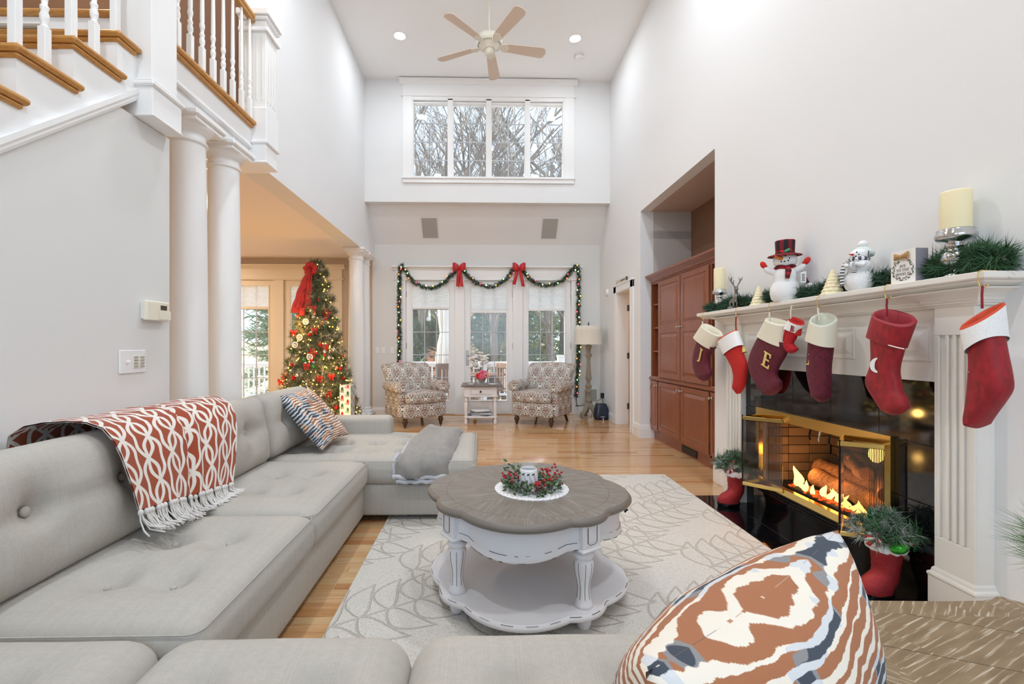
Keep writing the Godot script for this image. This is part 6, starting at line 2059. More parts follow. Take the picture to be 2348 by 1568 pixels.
func red_bow(nm: String, label: String, at: Vector3, k: float, tails: Array, mat: Material, group := "") -> Node3D:
	var t := thing(nm, label, "bow", at, group)
	for sx in [-1.0, 1.0]:
		var rows := []
		for i in 9:
			var f := i / 8.0
			var w := k * (0.025 + 0.055 * sin(PI * (0.15 + 0.6 * f)))
			var x: float = sx * k * (0.012 + 0.115 * f)
			var row := PackedVector3Array()
			for j in 12:
				var a := -TAU * j / 12
				row.append(Vector3(x, sin(a) * w + k * 0.03 * f, cos(a) * k * 0.028 * sin(PI * (0.1 + 0.9 * f)) * sx + k * 0.02) )
			rows.append(row)
		var g := G.new(); g.loft(rows); part("loop", g, mat, t)
	var g := G.new(); g.ball(Vector3(0, 0, k * 0.035), Vector3(k * 0.03, k * 0.03, k * 0.022), 12, 8); part("knot", g, mat, t)
	for q in tails:
		var rows := []
		for i in 10:
			var f := i / 9.0
			var c := Vector3(lerpf(q[0] * 0.2, q[0], f) * k, -f * q[1] * k, k * (0.012 + 0.012 * sin(f * 7.0 + q[0] * 30.0)))
			var w: float = k * 0.032 * (0.5 + 0.5 * minf(1.0, f * 3.0))
			rows.append(PackedVector3Array([c + Vector3(-w, 0, 0.004), c + Vector3(w, -0.01 * f, 0.004), c + Vector3(w, -0.01 * f, -0.002), c + Vector3(-w, 0, -0.002)]))
		g = G.new(); g.loft(rows, true, true, 1, 1, true); part("tail", g, mat, t)
	return t

func garland_path(t: Node3D, pts: Array, r: float, per: int, mesh: Mesh, mat: Material, nm := "needles") -> void:
	var ins := []
	for i in pts.size() - 1:
		var a: Vector3 = pts[i]; var b: Vector3 = pts[i + 1]
		var d := (b - a).normalized()
		var n := maxi(1, int(a.distance_to(b) * per))
		for k in n:
			var s := d.cross(Vector3(rnd(-1, 1), rnd(-1, 1), rnd(-1, 1))).normalized()
			ins.append(Transform3D(aim((s + d * rnd(-0.5, 0.5)).normalized(), rnd(0, TAU)) * Basis.from_scale(Vector3.ONE * r * rnd(0.75, 1.15)), a.lerp(b, (k + rng.randf()) / n) - t.position))
	swarm(nm, mesh, mat, ins, t)
	var g := G.new(); g.tube(pts, r * 0.12, 6); wpart("garland_stem", g, M.bark, t)

func garland_and_bows() -> void:
	pine_sprig = sprig_mesh(1.0, 16, 0.035, 4)
	mk("pine_dark", c8(44, 78, 54), 0.6); mk("pine_mid", c8(62, 100, 66), 0.6)
	var t := thing("door_garland", "green garland with coloured lights swagged over the garden doors", "garland", onD(1120, 620, 7.86))
	var px := [[916, 905], [915, 850], [916, 780], [915, 700], [916, 640], [917, 612], [922, 608], [930, 622], [945, 644], [965, 657], [987, 662], [1008, 656], [1026, 642], [1042, 622], [1050, 614], [1060, 616], [1072, 632], [1090, 648], [1110, 656], [1125, 658], [1145, 651], [1162, 638], [1178, 618], [1189, 612], [1200, 620], [1215, 640], [1232, 651], [1250, 655], [1270, 652], [1290, 642], [1308, 624], [1322, 608], [1327, 616], [1327, 660], [1326, 720], [1327, 780], [1325, 840], [1322, 880], [1321, 910]]
	var pts := []
	for q in px: pts.append(onD(q[0], q[1], 7.875))
	garland_path(t, pts, 0.062, 190, pine_sprig, M.pine_dark)
	var cols := [c8(255, 120, 60), c8(255, 70, 90), c8(255, 240, 190), c8(255, 190, 70), c8(140, 230, 150)]
	for i in 5:
		var m := mk("bulb_glow_%d" % i, cols[i], 0.4); m.emission_enabled = true; m.emission = cols[i]; m.emission_energy_multiplier = 3.0
	var bm := SphereMesh.new(); bm.radius = 0.011; bm.height = 0.026; bm.radial_segments = 8; bm.rings = 5
	var tot := 0
	for i in pts.size() - 1:
		var n := maxi(1, int(pts[i].distance_to(pts[i + 1]) * 11.0))
		for k in n:
			tot += 1
			var o := mi("light_bulb", bm, M["bulb_glow_%d" % (tot % 5)], t)
			o.position = pts[i].lerp(pts[i + 1], (k + 0.5) / n) - t.position + Vector3(rnd(-0.035, 0.035), rnd(-0.03, 0.03), 0.045)
	var red := mk("bow_red", c8(190, 30, 36), 0.45); red.rim_enabled = true; red.rim = 0.3
	red_bow("door_bow", "red bow with two tails on the left of the door garland", onD(1053, 614, 7.80), 0.88, [[-0.03, 0.36], [0.05, 0.36]], red, "red bows on the door garland")
	red_bow("door_bow", "red bow with two spread tails on the right of the door garland", onD(1190, 614, 7.80), 0.88, [[-0.10, 0.32], [0.08, 0.36]], red, "red bows on the door garland")
	var g := G.new(); g.tube([onD(1321, 910, 7.87), onD(1322, 925, 7.87), onD(1326, 931, 7.87), onD(1340, 928, 7.87), onD(1350, 945, 7.9)], 0.006, 6); wpart("plug_lead", g, M.dark, t)
	g = G.new(); g.cub(onD(1323, 930, 7.87), Vector3(0.05, 0.02, 0.03), 0.005); wpart("plug", g, M.holly, t)

func tree_corner() -> void:
	var D0 := 6.6
	var ax := onD(727, 800, D0)
	var base := Vector3(ax.x, 0, ax.z)
	var rad := func(y: float) -> float: return 0.60 - 0.222 * y
	mk("tree_green", c8(98, 108, 74), 0.7); mk("tree_flock", c8(182, 174, 148), 0.8); mk("tinsel", c8(206, 190, 156), 0.25, 0.8)
	var t := thing("christmas_tree", "tall decorated Christmas tree with warm lights beside the white column", "Christmas tree", base)
	var g := G.new(); g.tube([Vector3(0, 0, 0), Vector3(0, 2.3, 0)], [0.045, 0.012], 8); part("trunk", g, M.bark, t)
	g = G.new(); g.lathe([Vector2(0.24, 0), Vector2(0.22, 0.03), Vector2(0.06, 0.05), Vector2(0.05, 0.16)], 20); part("stand", g, M.dark, t)
	var dk := []; var fl := []
	for k in 3400:
		var y := 2.42 - 2.2 * sqrt(rng.randf())
		if k % 5 == 0: y = rnd(1.3, 2.42)
		var a := rnd(0, TAU)
		var tier := 0.045 * sin(y * 34.0)
		var r: float = maxf(0.02, (rad.call(y) + tier) * (1.0 - 0.45 * pow(rng.randf(), 2.0)) - 0.03)
		var dir := Vector3(cos(a), rnd(-0.25, 0.55), sin(a))
		var tr := Transform3D(aim(dir, rnd(0, TAU)) * Basis.from_scale(Vector3.ONE * rnd(0.07, 0.12)), Vector3(cos(a) * r, y, sin(a) * r))
		if k % 3 == 0: fl.append(tr)
		else: dk.append(tr)
	swarm("foliage", pine_sprig, M.tree_green, dk, t); swarm("frosted_foliage", pine_sprig, M.tree_flock, fl, t)
	# lights and tinsel on spirals
	var bl := []
	for k in 430:
		var y := 0.15 + 2.22 * (1.0 - sqrt(rng.randf()))
		if k % 4 == 0: y = rnd(0.3, 2.36)
		var a := rnd(0, TAU); var r: float = rad.call(y) * rnd(0.9, 1.06) + 0.01
		bl.append(Transform3D(Basis.from_scale(Vector3.ONE * rnd(0.7, 1.25)), Vector3(cos(a) * r, y, sin(a) * r)))
	var bm := SphereMesh.new(); bm.radius = 0.0085; bm.height = 0.017; bm.radial_segments = 8; bm.rings = 5
	var wm := mk("tree_bulb_glow", c8(255, 216, 130), 0.4); wm.emission_enabled = true; wm.emission = Color(1.0, 0.80, 0.36); wm.emission_energy_multiplier = 5.0
	swarm("fairy_lights", bm, wm, bl, t)
	var bits := []
	for s in 3:
		for k in 260:
			var f := k / 260.0
			var y: float = 0.35 + 1.75 * (1.0 - f) if s == 0 else (0.2 + 1.4 * f if s == 1 else 0.4 + 1.8 * f)
			var a := f * TAU * 3.2 * (1 if s != 1 else -1) + s * 2.0
			var r: float = rad.call(y) + 0.015
			bits.append(Transform3D(aim(Vector3(rnd(-1, 1), rnd(-1, 1), rnd(-1, 1)), 0) * Basis.from_scale(Vector3.ONE * rnd(0.02, 0.035)), Vector3(cos(a) * r + rnd(-0.02, 0.02), y + rnd(-0.025, 0.025), sin(a) * r + rnd(-0.02, 0.02))))
	swarm("tinsel_garland", pine_sprig, M.tinsel, bits, t)
	for q in [[0.3, 0.6, 0.65], [0.9, 0.35, 0.5], [1.5, -0.15, 0.42], [0.6, -0.5, 0.5]]:
		var l := OmniLight3D.new(); l.name = "tree_glow"; l.light_color = Color(1, 0.78, 0.42); l.light_energy = 0.10; l.light_size = 0.05; l.omni_range = 6.0; l.omni_attenuation = 2.0; l.shadow_enabled = true
		l.position = base + Vector3(q[1], q[0], q[2]); add_child(l)
	# ornaments hung where the photograph shows them
	mk("orn_red", c8(190, 24, 34), 0.15, 0.35); mk("orn_green", c8(36, 128, 64), 0.18, 0.3); mk("orn_silver", c8(214, 214, 216), 0.12, 0.9); mk("orn_copper", c8(206, 140, 104), 0.2, 0.5); mk("orn_white", c8(236, 230, 222), 0.6)
	var hang := func(x: float, y: float) -> Vector3:
		var px := 640.0 + x / 4.128; var py := 580.0 + y / 4.128
		var d := 5.85
		while d < 6.6:
			var p := onD(px, py, d)
			if Vector2(p.x - base.x, p.z - base.z).length() < rad.call(p.y) + 0.025: return p
			d += 0.01
		return onD(px, py, 6.55)
	var hung := []
	var sets := [["red", "orn_red", [[205, 480, 9], [375, 445, 6], [442, 628, 8], [290, 775, 10], [390, 868, 9], [428, 965, 7], [305, 1015, 8], [125, 1055, 9], [605, 970, 7], [580, 1095, 9], [48, 1175, 11], [138, 1180, 11], [540, 1460, 10], [605, 1185, 8]]],
		["green", "orn_green", [[432, 688, 7], [525, 655, 7], [125, 935, 8], [235, 1015, 9], [403, 980, 7], [550, 628, 6], [320, 1075, 8]]],
		["silver", "orn_silver", [[170, 1160, 9], [400, 1335, 8], [325, 605, 9], [310, 750, 8], [430, 935, 9], [470, 990, 9], [515, 915, 10], [218, 382, 6]]],
		["copper", "orn_copper", [[178, 600, 10], [278, 515, 9], [403, 668, 9], [338, 575, 7], [590, 815, 7], [545, 1085, 8], [70, 1145, 8]]]]
	for s in sets:
		var oi := -1
		s[2].sort_custom(func(a: Array, b: Array) -> bool: return a[1] < b[1])
		for q in s[2]:
			oi += 1
			var p: Vector3 = hang.call(q[0], q[1])
			hung.append(p)
			var r: float = q[2] * 0.0031
			var o := thing("tree_ornament", "shiny %s ball ornament on the Christmas tree, %s from the top" % [s[0], ORD[oi]], "ornament", p - Vector3(0, r, 0), "%s ball ornaments on the tree" % s[0])
			g = G.new(); g.ball(Vector3(0, r, 0), Vector3.ONE * r, 14, 9); part("ball", g, M[s[1]], o)
			g = G.new(); g.lathe([Vector2(r * 0.3, r * 1.95), Vector2(r * 0.3, r * 2.2), Vector2(r * 0.1, r * 2.4)], 8); part("cap", g, M.brass, o)
	var rb := mk("bow_velvet", c8(170, 28, 26), 0.6)
	var bi := -1
	for q in [[330, 520], [340, 730], [145, 750], [440, 885], [265, 1065], [500, 1165], [385, 1185], [25, 1215], [470, 1330]]:
		bi += 1
		var p: Vector3 = hang.call(q[0], q[1])
		hung.append(p)
		red_bow("tree_bow", "small red ribbon bow on the Christmas tree, %s from the top" % ORD[bi], p + Vector3(0, 0, 0.02), 0.36, [[-0.08, 0.14], [0.08, 0.15]], rb, "small red bows on the tree")
	for q in [[450, 570], [320, 945]]:
		var p: Vector3 = hang.call(q[0], q[1])
		var o := thing("tree_poinsettia", ["red fabric poinsettia near the top right of the tree", "red fabric poinsettia in the middle of the tree"][0 if q[1] < 700 else 1], "ornament", p)
		for k in 6:
			g = G.new(); var a := TAU * k / 6
			g.ball(Vector3(cos(a) * 0.04, sin(a) * 0.04, 0.02), Vector3(0.032, 0.014, 0.004), 8, 5, Basis(Vector3(0, 0, 1), a)); part("petal", g, rb, o)
		g = G.new(); g.ball(Vector3(0, 0, 0.028), Vector3.ONE * 0.010, 8, 5); part("flower_centre", g, M.brass, o)
	var wl := ["white snowflake medallion high on the tree, left of its middle", "white ring ornament at the left edge of the tree", "white glitter medallion low in the middle of the tree", "white glitter medallion on the left of the tree"]
	var wi := 0
	for q in [[258, 650], [155, 870], [295, 985], [200, 800]]:
		var p: Vector3 = hang.call(q[0], q[1])
		var o := thing("tree_medallion", wl[wi], "ornament", p); wi += 1
		g = G.new()
		var pts := []
		for k in 25: pts.append(Vector3(cos(TAU * k / 24) * 0.036, sin(TAU * k / 24) * 0.036, 0.02))
		g.tube(pts, 0.009, 6, false, false); part("ring", g, M.orn_white, o)
		g = G.new()
		for k in 6: g.tube([Vector3(0, 0, 0.02), Vector3(cos(TAU * k / 6) * 0.034, sin(TAU * k / 6) * 0.034, 0.02)], 0.005, 5)
		part("spokes", g, M.orn_white, o)
	g = G.new()
	for p in hung: g.tube([Vector3(0, p.y - 0.02, 0), (p - base) * Vector3(1, 0, 1) * 0.6 + Vector3(0, p.y, 0), p - base + Vector3(0, 0.012, 0)], [0.008, 0.006, 0.003], 5)
	part("boughs", g, M.bark, t).set_meta("kind", "stuff")
	# big red bow on top
	var tb := onD(713, 617, 6.45)
	var o2 := thing("tree_topper_bow", "large red bow with long crinkled tails at the top of the tree", "bow", tb)
	for k in 7:
		g = G.new(); var a := TAU * k / 7 + 0.3
		var d := Vector3(cos(a), sin(a), 0.25)
		var rows := []
		for i in 7:
			var f := i / 6.0; var w := 0.045 * sin(PI * (0.12 + 0.8 * f)) + 0.004
			var s := Vector3(-sin(a), cos(a), 0)
			var c := d * 0.10 * f
			var rr := PackedVector3Array()
			for j in 10: rr.append(c + s * cos(TAU * j / 10) * w + Vector3(0, 0, 1) * sin(TAU * j / 10) * (0.012 + 0.02 * sin(PI * f)))
			rows.append(rr)
		g.loft(rows); part("loop", g, rb, o2)
	for q in [[-0.20, 0.62, 0.05], [-0.10, 0.66, 0.045], [-0.01, 0.56, 0.045], [-0.14, 0.55, 0.05]]:
		var rows := []
		for i in 16:
			var f := i / 15.0
			var c := Vector3(q[0] * pow(f, 0.8), -q[1] * f, 0.03 + 0.06 * f + 0.012 * sin(f * 22.0 + q[0] * 50.0))
			var w: float = q[2] * (0.35 + 0.65 * minf(1.0, f * 2.5))
			rows.append(PackedVector3Array([c + Vector3(-w, 0, 0.004), c + Vector3(-w * 0.3, 0, 0.018), c + Vector3(w * 0.3, 0, -0.006), c + Vector3(w, 0, 0.01), c + Vector3(w, 0, 0.006), c + Vector3(w * 0.3, 0, -0.010), c + Vector3(-w * 0.3, 0, 0.014), c + Vector3(-w, 0, 0.0)]))
		g = G.new(); g.loft(rows, true, true, 1, 1, true); part("tail", g, rb, o2)
	# wrapped present
	var im := paint(128, 384, func(x: int, y: int) -> Color:
		var cx := x % 64; var cy := (y + (32 if (x / 64) % 2 else 0)) % 64
		var col := c8(186, 34, 40) if ((y + (32 if (x / 64) % 2 else 0)) / 64 + x / 64) % 2 else c8(58, 104, 66)
		if cx > 18 and cx < 46 and cy > 26 and cy < 56:
			if cx > 28 and cx < 36 and cy > 40: return c8(240, 232, 214)
			return col
		if cy > 10 and cy <= 26 and absf(cx - 32) < (cy - 10) * 1.0 + 1: return col.darkened(0.2)
		if (cx - 6) * (cx - 6) + (cy - 46) * (cy - 46) < 36: return c8(206, 120, 60)
		return c8(206, 226, 228))
	var gw := mk("gift_paper", Color.WHITE, 0.35); gw.albedo_texture = tex(im)
	t = thing("wrapped_gift", "tall gift box in pale blue paper with little houses beside the tree", "gift", P3(onD(791, 900, 6.2).x, 0, 6.3))
	g = G.new(); var hw := 0.075; var hh := 0.665; var hd := 0.10
	g.cub(Vector3(0, hh / 2, 0), Vector3(hw * 2, hh, hd * 2), 0.004)
	for i in g.t.size():
		var v := g.v[i]
		g.t[i] = Vector2(v.x / 0.15 + 0.5, 1.0 - v.y / 0.665) if absf(g.n[i].z) > 0.5 else Vector2(v.z / 0.15, 1.0 - v.y / 0.665)
	part("box", g, gw, t)
	g = G.new(); g.cub(Vector3(-hw - 0.002, hh / 2, 0.03), Vector3(0.003, hh, 0.025), 0.001); part("ribbon", g, M.sage, t)

func mantel_things() -> void:
	var Y := 1.4845
	# evergreen along the shelf
	var t := thing("mantel_garland", "thick green garland lying along the back of the mantel shelf", "garland", P3(2.0, Y, 2.8))
	var pts := []
	for k in 28:
		var f := k / 27.0
		pts.append(P3(2.015 + 0.012 * sin(k * 1.7) - 0.02 * f, Y + 0.045 + 0.012 * sin(k * 0.9), lerpf(1.72, 3.93, f)))
	var ins := pts
	garland_path(t, ins, 0.075, 420, pine_sprig, M.pine_dark)
	garland_path(t, [P3(2.0, Y + 0.05, 1.70), P3(2.0, Y + 0.075, 1.80), P3(2.0, Y + 0.07, 1.88), P3(2.01, Y + 0.05, 1.98)], 0.082, 900, pine_sprig, M.pine_mid, "bushy_end")
	garland_path(t, [P3(1.97, Y + 0.03, 3.4), P3(1.97, Y + 0.04, 3.92)], 0.07, 300, pine_sprig, M.pine_dark, "needle_end")
	var wx := mk("ivory_wax", c8(240, 229, 190), 0.45); wx.subsurf_scatter_enabled = true; wx.subsurf_scatter_strength = 0.3
	# candlesticks
	var hold := func(label: String, at: Vector3, k: float, hgt: float) -> void:
		var q := thing("candlestick", label, "candle holder", at, "mercury glass candlesticks on the mantel")
		var g := G.new(); var p := []
		for s in [[0.045, 0], [0.047, 0.006], [0.03, 0.02], [0.022, 0.04], [0.026, 0.05], [0.046, 0.058], [0.05, 0.075], [0.047, 0.095], [0.03, 0.108], [0.026, 0.118], [0.034, 0.124], [0.034, 0.132], [0.028, 0.14], [0.03, 0.148], [0.06, 0.154], [0.066, 0.162], [0.067, 0.172], [0.062, 0.18], [0.06, 0.186], [0.06, 0.194], [0.052, 0.196]]: p.append(Vector2(s[0] * k, s[1] * hgt / 0.196))
		g.lathe(p, 32); part("stem", g, M.silver, q)
	var can := func(label: String, at: Vector3, r: float, h: float) -> void:
		var q := thing("pillar_candle", label, "candle", at, "ivory candles on the mantel")
		var g := G.new(); g.lathe([Vector2(r, 0), Vector2(r, h - 0.006), Vector2(r * 0.95, h), Vector2(r * 0.8, h - 0.006), Vector2(0.004, h - 0.012)], 32); part("wax", g, wx, q)
		g = G.new(); g.tube([Vector3(0, h - 0.012, 0), Vector3(0.002, h + 0.004, 0)], 0.0015, 5); part("wick", g, M.dark, q)
	var c1 := onX(1650, 715, 1.98); c1.y = Y
	hold.call("small silver mercury glass candlestick at the cabinet end of the mantel", c1, 0.85, 0.185)
	can.call("ivory pillar candle on the small silver candlestick by the cabinet", c1 + Vector3(0, 0.186, 0), 0.045, 0.175)
	var c2 := onX(2191, 640, 1.99); c2.y = Y
	hold.call("large silver mercury glass candlestick at the near end of the mantel", c2, 1.0, 0.205)
	can.call("tall ivory pillar candle on the large silver candlestick at the near end", c2 + Vector3(0, 0.206, 0), 0.0505, 0.158)
	# reindeer
	var r0 := onX(1682, 707, 1.92); r0.y = Y
	t = thing("reindeer_figure", "silver reindeer figurine with antlers standing on the mantel", "figurine", r0)
	var pw := mk("pewter", c8(150, 148, 146), 0.25, 0.9)
	var g := G.new(); g.cub(Vector3(0, 0.008, 0), Vector3(0.06, 0.016, 0.07), 0.004); part("base", g, pw, t)
	g = G.new(); g.tube([Vector3(0, 0.055, -0.03), Vector3(0, 0.058, 0.0), Vector3(0, 0.066, 0.025), Vector3(0, 0.10, 0.035), Vector3(0, 0.135, 0.034), Vector3(-0.004, 0.15, 0.045), Vector3(-0.012, 0.142, 0.068), Vector3(-0.014, 0.138, 0.078)], [0.014, 0.022, 0.022, 0.014, 0.012, 0.016, 0.010, 0.006], 12)
	for sx in [-0.012, 0.012]:
		for sz in [-0.025, 0.024]: g.tube([Vector3(sx, 0.055, sz), Vector3(sx, 0.012, sz)], [0.008, 0.004], 7)
	part("body", g, pw, t)
	for sx in [-1, 1]:
		g = G.new()
		var b := Vector3(sx * 0.008, 0.158, 0.036)
		var stem := [b, b + Vector3(sx * 0.01, 0.022, -0.008), b + Vector3(sx * 0.024, 0.045, -0.012), b + Vector3(sx * 0.03, 0.068, -0.004)]
		g.tube(stem, [0.006, 0.005, 0.0045, 0.003], 7)
		for k in [[1, 0.02, 0.012], [2, 0.026, 0.012], [2, -0.022, 0.02]]: g.tube([stem[k[0]], stem[k[0]] + Vector3(sx * 0.006, k[2], k[1] * 0.6), stem[k[0]] + Vector3(sx * 0.008, k[2] + 0.018, k[1])], [0.004, 0.0035, 0.002], 6)
		part("antler", g, pw, t)
	# wax trees
	var ti := 0
	for q in [[1740, 700], [1909, 675]]:
		var p := onX(q[0], q[1], 1.95); p.y = Y
		t = thing("candle_tree", ["ivory wax Christmas tree candle left of the plaid hat snowman", "ivory wax Christmas tree candle between the two snowmen"][ti], "candle", p, "wax tree candles on the mantel"); ti += 1
		g = G.new(); var rows := []
		for k in 41:
			var f := k / 40.0; var y := 0.14 * f
			var rr := PackedVector3Array()
			for j in 36:
				var a := -TAU * j / 36
				var tier := fmod(f * 7.0, 1.0)
				var r := (0.048 * (1.0 - f) + 0.006) * (1.0 + 0.16 * (1.0 - tier) * (0.6 + 0.4 * cos(a * 9.0 + floorf(f * 7.0) * PI))) 
				rr.append(Vector3(cos(a) * r, y, sin(a) * r))
			rows.append(rr)
		g.loft(rows); part("wax", g, wx, t)
	snowmen(Y)
	# JOY TO THE WORLD block
	var a := onX(2043, 650, 1.925); var b := onX(2099, 636, 1.925)
	t = thing("joy_sign", "white wooden block sign reading JOY TO THE WORLD with a burlap bow", "sign", P3(1.925, Y, (-a.z - b.z) / 2))
	var W := absf(b.z - a.z); var Hh := 0.152
	g = G.new(); g.cub(Vector3(0.03, Hh / 2, 0), Vector3(0.058, Hh, W), 0.001); part("block", g, mk("sign_grey", c8(150, 146, 156), 0.7), t)
	g = G.new(); g.cub(Vector3(0.0005, Hh / 2, 0), Vector3(0.002, Hh, W), 0.0005); part("face", g, mk("sign_white", c8(244, 242, 238), 0.7), t)
	var face := Basis(Vector3.UP, -PI / 2)
	var ly := [["JOY", 0.086], ["TO THE", 0.068], ["WORLD", 0.050]]
	for q in ly:
		var o := mi("lettering", letters(q[0], 0.017, 0.0008), mk("ink_grey", c8(118, 116, 118), 0.8), t)
		o.transform = Transform3D(face, Vector3(-0.0008, q[1] - 0.006, 0))
	mk("burlap", c8(178, 140, 92), 0.95)
	g = G.new()
	var rg := RandomNumberGenerator.new(); rg.seed = 3
	for k in 54:
		var an := TAU * k / 54.0 + rg.randf() * 0.1
		if an > 1.1 and an < 2.0: continue
		var rr := 0.046 + rg.randf_range(-0.006, 0.008)
		g.ball(Vector3(-0.0008, 0.066 + sin(an) * rr, cos(an) * rr), Vector3(0.0008, 0.0062, 0.0026), 7, 4, Basis(Vector3.RIGHT, an + rg.randf_range(-0.8, 0.8)))
	part("painted_leaves", g, mk("sage_leaf", c8(96, 116, 104), 0.8), t).set_meta("kind", "stuff")
	g = G.new()
	for k in 26:
		var an := TAU * k / 26.0
		g.ball(Vector3(-0.001, 0.066 + sin(an) * 0.044 + rg.randf_range(-0.004, 0.004), cos(an) * 0.044 + rg.randf_range(-0.004, 0.004)), Vector3(0.0008, 0.0022, 0.0022), 6, 4)
	part("painted_berries", g, mk("berry_pink", c8(206, 96, 92), 0.8), t).set_meta("kind", "stuff")
	for sz in [-1.0, 1.0]:
		g = G.new(); var rows := []
		for i in 6:
			var f := i / 5.0; var w := 0.006 + 0.010 * f
			rows.append(PackedVector3Array([Vector3(-0.004, 0.122 - w + 0.004 * f, sz * 0.034 * f), Vector3(-0.012, 0.122 - w + 0.004 * f, sz * 0.034 * f), Vector3(-0.012, 0.122 + w + 0.004 * f, sz * 0.034 * f), Vector3(-0.004, 0.122 + w + 0.004 * f, sz * 0.034 * f)]))
		g.loft(rows); part("bow_loop", g, M.burlap, t)
	g = G.new(); g.ball(Vector3(-0.009, 0.122, 0), Vector3(0.007, 0.010, 0.008), 10, 6); part("bow_knot", g, M.burlap, t)

func letters(s: String, size: float, depth: float) -> Mesh:
	var m := TextMesh.new(); var f := SystemFont.new(); f.font_names = PackedStringArray(["Droid Serif"]); f.font_weight = 700
	m.font = f; m.text = s; m.font_size = 64; m.pixel_size = size / 64.0; m.depth = depth; m.curve_step = 2.0
	return m

func snowmen(Y: float) -> void:
	var n1 := noise(91, 0.18, 2)
	var fi := paint(128, 128, func(x: int, y: int) -> Color: return c8(232, 232, 232).lerp(c8(252, 252, 252), clampf(0.5 + n1.get_noise_2d(x, y), 0, 1)))
	var fur := mk("white_plush", Color.WHITE, 1.0); fur.albedo_texture = tex(fi); fur.normal_enabled = true; fur.normal_texture = bump_of(fi, 8.0); tri_map(fur, Vector3.ONE * 8.0, false)
	fur.rim_enabled = true; fur.rim = 0.4
	var pi_ := paint(128, 128, func(x: int, y: int) -> Color:
		var a := (x / 32) % 2; var b := (y / 32) % 2
		return [c8(206, 34, 42), c8(112, 20, 28), c8(112, 20, 28), c8(26, 22, 26)][a * 2 + b])
	var pl := mk("plaid", Color.WHITE, 0.85); pl.albedo_texture = tex(pi_); pl.uv1_scale = Vector3(3.5, 0.9, 1)
	var pl2: StandardMaterial3D = pl.duplicate(); pl2.resource_name = "plaid_fine"; tri_map(pl2, Vector3.ONE * 14.0, false); M["plaid_fine"] = pl2
	mk("coal", c8(24, 24, 26), 0.5); mk("carrot", c8(222, 120, 40), 0.6); mk("felt_red", c8(206, 40, 34), 0.9); mk("holly_green", c8(70, 160, 110), 0.6)
	var p := onX(1800, 692, 1.945); p.y = Y
	var t := thing("snowman", "plush white snowman with a red plaid top hat and scarf on the mantel", "snowman", p, "", 0.85)
	# faces -x, towards the room
	var g := G.new(); var pr := []
	for q in [[0.062, 0.0], [0.078, 0.02], [0.085, 0.055], [0.082, 0.09], [0.07, 0.115], [0.062, 0.13], [0.066, 0.15], [0.066, 0.175], [0.058, 0.2], [0.042, 0.212], [0.045, 0.222], [0.062, 0.24], [0.068, 0.262], [0.064, 0.285], [0.05, 0.30], [0.02, 0.308]]: pr.append(Vector2(q[0], q[1]))
	g.lathe(pr, 32); part("body", g, fur, t)
	g = G.new(); g.lathe([Vector2(0.052, 0.298), Vector2(0.092, 0.286), Vector2(0.097, 0.288), Vector2(0.090, 0.295), Vector2(0.056, 0.304)], 36, Vector3(0, 0, 0), Basis(Vector3(0, 0, 1), 0.06)); part("hat_brim", g, pl2, t)
	g = G.new(); g.lathe([Vector2(0.053, 0.298), Vector2(0.053, 0.315), Vector2(0.056, 0.385), Vector2(0.054, 0.39), Vector2(0.0, 0.392)], 32); part("hat_crown", g, pl, t)
	g = G.new(); g.lathe([Vector2(0.054, 0.3), Vector2(0.055, 0.314)], 32, Vector3.ZERO, Basis(), false, false); part("hat_band", g, M.coal, t)
	g = G.new(); g.ball(Vector3(-0.05, 0.318, 0.016), Vector3(0.006, 0.009, 0.022), 10, 6, Basis(Vector3.RIGHT, -0.5)); part("holly_leaf", g, M.holly_green, t)
	g = G.new(); g.ball(Vector3(-0.056, 0.308, -0.006), Vector3.ONE * 0.007, 10, 6); part("holly_berry", g, M.felt_red, t)
	g = G.new(); g.tube([Vector3(-0.058, 0.268, -0.01), Vector3(-0.08, 0.272, -0.022), Vector3(-0.108, 0.282, -0.04)], [0.013, 0.010, 0.003], 10); part("carrot_nose", g, M.carrot, t)
	for q in [[0.284, 0.012], [0.286, -0.028], [0.266, 0.032], [0.252, 0.026], [0.248, 0.006], [0.249, -0.012]]:
		g = G.new(); var a: float = q[1] / 0.066; g.ball(Vector3(-cos(a) * 0.0655, q[0], sin(a) * 0.0655), Vector3.ONE * 0.0048, 8, 5); part("coal_dot", g, M.coal, t)
	g = G.new(); var pts := []
	for k in 25: pts.append(Vector3(cos(TAU * k / 24) * 0.05, 0.217 + 0.004 * sin(k), sin(TAU * k / 24) * 0.05))
	g.tube(pts, 0.013, 8, false, false)
	g.tube([Vector3(-0.05, 0.215, 0.024), Vector3(-0.072, 0.19, 0.028), Vector3(-0.074, 0.16, 0.024), Vector3(-0.074, 0.138, 0.022)], [0.016, 0.018, 0.014, 0.012], 8, true, true, 0.4); part("scarf", g, pl2, t)
	for sz in [-1.0, 1.0]:
		g = G.new(); g.tube([Vector3(-0.01, 0.19, sz * 0.05), Vector3(-0.02, 0.205, sz * 0.09), Vector3(-0.02, 0.225, sz * 0.108)], [0.022, 0.02, 0.015], 10); part("arm", g, fur, t)
		g = G.new(); g.ball(Vector3(-0.02, 0.245, sz * 0.118), Vector3(0.015, 0.026, 0.017), 12, 8, Basis(Vector3.RIGHT, sz * 0.5)); g.ball(Vector3(-0.026, 0.232, sz * 0.105), Vector3(0.01, 0.012, 0.012), 8, 6); part("mitten", g, M.felt_red, t)
	g = G.new(); g.tube([Vector3(0.03, 0.21, 0.07), Vector3(0.02, 0.16, 0.10), Vector3(0.0, 0.10, 0.125)], [0.012, 0.02, 0.024], 8, true, true, 0.4); part("stocking_cap", g, pl2, t)
